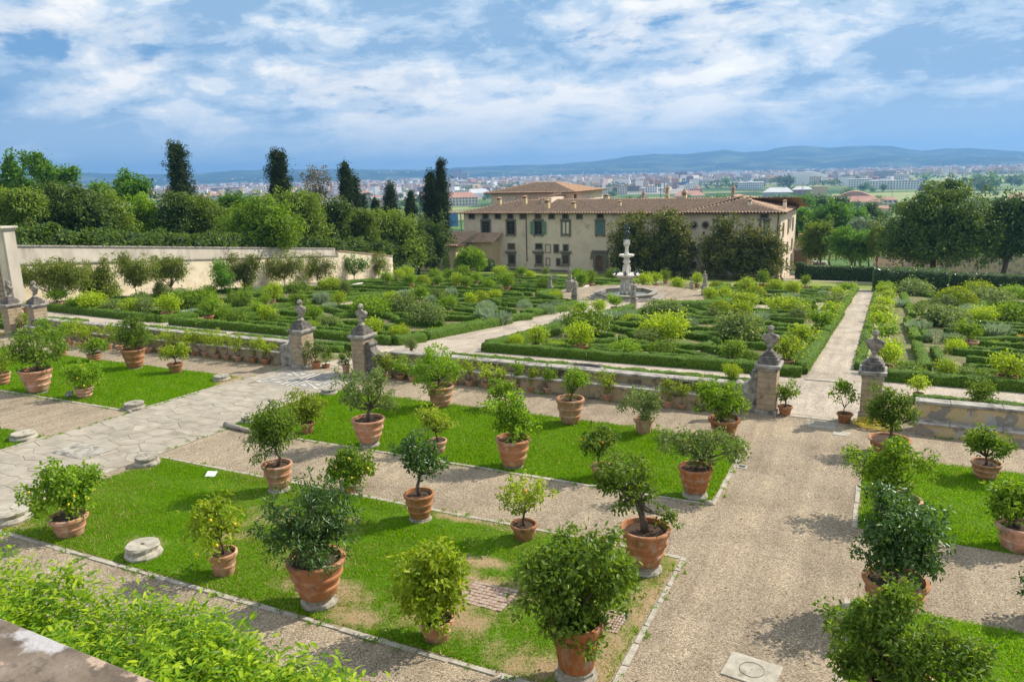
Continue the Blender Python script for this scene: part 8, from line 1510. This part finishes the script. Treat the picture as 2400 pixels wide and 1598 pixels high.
# trees of the plain
def plain_trees():
    r = rng_of(8); protos = []
    for i in range(5):
        bl = [((0, 0, .62), (.46, .46, .34))] + [((r.uniform(-.3, .3), r.uniform(-.3, .3), r.uniform(.45, .8)), (.26, .26, .2)) for _ in range(4)]
        protos.append((crown_mesh('crown', bl, 420, .16, MAT[['lf_mid', 'lf_oak', 'lf_fresh', 'lf_dark', 'lf_laurel'][i]], 1500 + i, .75, 8, None, .5, .3), branches_mesh('trunk', (0, 0, -.1), bl[:2], .04, MAT['bark'], i, 1, .05, 5)))
    def put(P, h, lb, grp, w=1.0):
        t = thing('field_tree', lb or 'hazy plain tree', 'tree', P, r.uniform(0, 6), grp); k = r.integers(5); link('crown', protos[k][0], t, (0, 0, 0), 0, (h * w, h * w, h)); link('trunk', protos[k][1], t, (0, 0, 0), 0, (h, h, h))
        if not lb or lb.startswith('small tree standing'): name_later(t, 'hazy plain tree', project(P)[0])
    for px, py, h, lb in ((2010, 438, 20, 0), (2290, 436, 26, 'dark round tree alone in the green field'), (2165, 428, 24, 'tree at the corner of the white complex'), (2320, 452, 34, 'largest dark tree group member in the field at the right'), (2300, 454, 24, 'tree beside the largest dark field tree'), (2260, 428, 14, 0), (2370, 436, 22, 'tree at the right edge of the field hedge'), (2385, 438, 18, 0), (2020, 450, 16, 'small tree before the white complex'), (1850, 440, 30, 'dark tree left of the white complex'), (1700, 436, 26, 0), (1830, 436, 26, 0)):
        put(on_plain(px, py), h, lb or None, None if lb else 'trees scattered over the plain')
    for px0, px1, D0, D1, n in ((1150, 1900, 820, 1500, 62), (900, 1500, 1300, 2100, 30), (1840, 2110, 900, 1500, 22), (-40, 1000, 900, 1900, 24), (1850, 2140, 1600, 2100, 20), (2130, 2440, 1500, 3600, 20)):
        for _ in range(n): put(plain_at(r.uniform(px0, px1), r.uniform(D0, D1)), r.uniform(7, 15) * (1.25 if D0 > 2000 else 1), 'small tree standing out in the hazy plain', 'trees scattered over the plain', r.uniform(.9, 1.5))
    # tree belts further off read as one mass
    bl = []
    for _ in range(900):
        px = r.uniform(-80, 2480); D = r.uniform(2200, 7400)
        if px > 2130 and D < 3800 and r.random() < .85: continue
        P = plain_at(px, D); s = r.uniform(8, 20); bl.append((P + (0, 0, s * .3), np.array([s * r.uniform(1, 3), s, s * .5])))
    C = np.array([b[0] for b in bl]); R = np.array([b[1] for b in bl]); k = np.repeat(np.arange(len(bl)), 40); d = unit(r.normal(size=(len(k), 3))); d[:, 2] = np.abs(d[:, 2]); P = C[k] + d * R[k]
    tag(link('tree_belts', leaf_mesh('tree_belts', P, d + r.normal(size=d.shape) * .6, d + r.normal(size=d.shape) * .5, r.uniform(5, 9, len(k)), r.uniform(4, 7, len(k)), MAT['lf_oak'])), 'dark belts of far off trees across the plain', 'trees', None, 'stuff')
plain_trees(); flush_names()
for (x0, x1, y0, y1, c) in ((2130, 2460, 410, 432, 'field_a'), (2150, 2460, 438, 447, 'field_b'), (1990, 2230, 440, 452, 'field_b'), (1950, 2150, 455, 478, 'field_a'), (2260, 2460, 450, 466, 'field_a')):
    if c not in MAT: MAT[c] = surf(c, [(0.20, 0.25, 0.06), (0.30, 0.32, 0.10)] if c == 'field_a' else [(0.13, 0.20, 0.05), (0.20, 0.26, 0.07)], .012, 7, bump=0)
    pts = [on_plain(x0, y1), on_plain(x1, y1 - (x1 - x0) * ROLL), on_plain(x1, y0 - (x1 - x0) * ROLL), on_plain(x0, y0)]; me = bpy.data.meshes.new('field'); me.from_pydata([(p[0], p[1], ZPLAIN + (.25 if c == 'field_a' else .45)) for p in pts], [], [(0, 1, 2, 3)]); me.materials.append(MAT[c]); tag(link('field', me), kind='structure')
# hills
def hills():
    crest = [(-400, 412), (0, 409), (183, 405), (340, 409), (475, 406), (543, 400), (628, 398), (703, 397), (800, 397), (885, 398), (1004, 398), (1072, 393), (1190, 388), (1310, 385), (1411, 376), (1479, 366), (1534, 361), (1600, 362), (1698, 351), (1746, 357), (1794, 354), (1838, 344), (1889, 342), (1940, 347), (2008, 342), (2082, 342), (2157, 354), (2222, 348), (2280, 348), (2400, 356), (2520, 350), (2800, 360)]
    px = np.linspace(-380, 2760, 420); cy = np.interp(px, [c[0] for c in crest], [c[1] for c in crest]); r = rng_of(2)
    DC = 10200.0; dd = np.r_[np.linspace(7300, DC, 34), DC + 500, DC + 1500, DC + 2500]; V = np.zeros((len(px), len(dd), 3))
    for i, x in enumerate(px):
        dr = ray(x, cy[i] + .7 * math.sin(x * .11) * .6); el = dr[2] / np.hypot(dr[0], dr[1]); H = el * DC - ZPLAIN; h2 = dr[:2] / np.hypot(dr[0], dr[1])
        f = np.clip((dd - 7300) / (DC - 7300), 0, 1); P2 = h2[None] * dd[:, None] / 1000
        prof = f ** 1.25; low = vnoise(P2, 5, 1.6) * 30 * np.sin(np.pi * f) + vnoise(P2, 6, 4.2) * 14 * np.sin(np.pi * f) + vnoise(P2, 7, 9.0) * 5 * np.sin(np.pi * np.minimum(f, 1))
        hump = 46 * np.exp(-((f - .38) / .16) ** 2) * (.6 + .5 * vnoise(P2, 8, .9)); z = ZPLAIN - 6 + (H + 6) * prof + (low + hump) * min(1, H / 120)
        z = np.minimum(z, ZPLAIN + (el * dd - ZPLAIN) - 3 * (dd < DC)); z[dd > DC] = ZPLAIN + H * np.array([.97, .8, .5]); V[i, :, 0] = h2[0] * dd; V[i, :, 1] = h2[1] * dd; V[i, :, 2] = z
    ix = np.arange(len(px) * len(dd)).reshape(len(px), len(dd)); F_ = np.stack([ix[:-1, :-1], ix[1:, :-1], ix[1:, 1:], ix[:-1, 1:]], -1).reshape(-1, 4)
    m, N, Lk, out = new_mat('hill_cover'); b = N.new('ShaderNodeBsdfPrincipled'); Lk.new(b.outputs[0], out.inputs[0]); b.inputs['Roughness'].default_value = .95; b.inputs['Specular IOR Level'].default_value = .05
    tc = N.new('ShaderNodeTexCoord'); n1 = N.new('ShaderNodeTexNoise'); n1.inputs['Scale'].default_value = .0022; n1.inputs['Detail'].default_value = 10; n1.inputs['Roughness'].default_value = .65; Lk.new(tc.outputs['Object'], n1.inputs['Vector'])
    c = ramp_node(N, Lk, n1.outputs['Fac'], [(.40, (.012, .026, .012)), (.50, (.022, .042, .018)), (.54, (.07, .095, .04)), (.62, (.12, .14, .065))]); Lk.new(c, b.inputs['Base Color'])
    tag(link('hills', np_mesh('hills', V.reshape(-1, 3), F_, m, sm=True)), kind='structure')
    # villas dotted over the lower slopes
    mb = MB(); r = rng_of(12)
    for _ in range(260):
        i = r.integers(5, len(px) - 5); j = int(r.triangular(1, 4, 26)); p = V[i, j]; w, h = r.uniform(8, 24), r.uniform(6, 11); mb.box(p[0] - w / 2, p[0] + w / 2, p[1] - 7, p[1] + 7, p[2] - 4, p[2] + h, int(r.random() < .3))
    tag(link('hillside_houses', mb.mesh('hillside_houses', [MAT['b_cream'], MAT['r_red']])), 'pale specks of houses dotted over the blue hills', 'houses', None, 'stuff')
hills()
# ------------------------------------------------------------------ the air between
hz_m = bpy.data.materials.new('haze'); hz_m.use_nodes = True; nt = hz_m.node_tree; nt.nodes.clear(); o_ = nt.nodes.new('ShaderNodeOutputMaterial'); v_ = nt.nodes.new('ShaderNodeVolumePrincipled')
v_.inputs['Color'].default_value = (.24, .52, .95, 1); v_.inputs['Density'].default_value = HAZE; v_.inputs['Anisotropy'].default_value = .2; nt.links.new(v_.outputs[0], o_.inputs['Volume'])
tag(link('haze', MB().box(-15000, 15000, -200, 14500, -62.0, 300).mesh('haze', hz_m)), 'thin blue summer haze over the plain', 'haze', None, 'stuff')
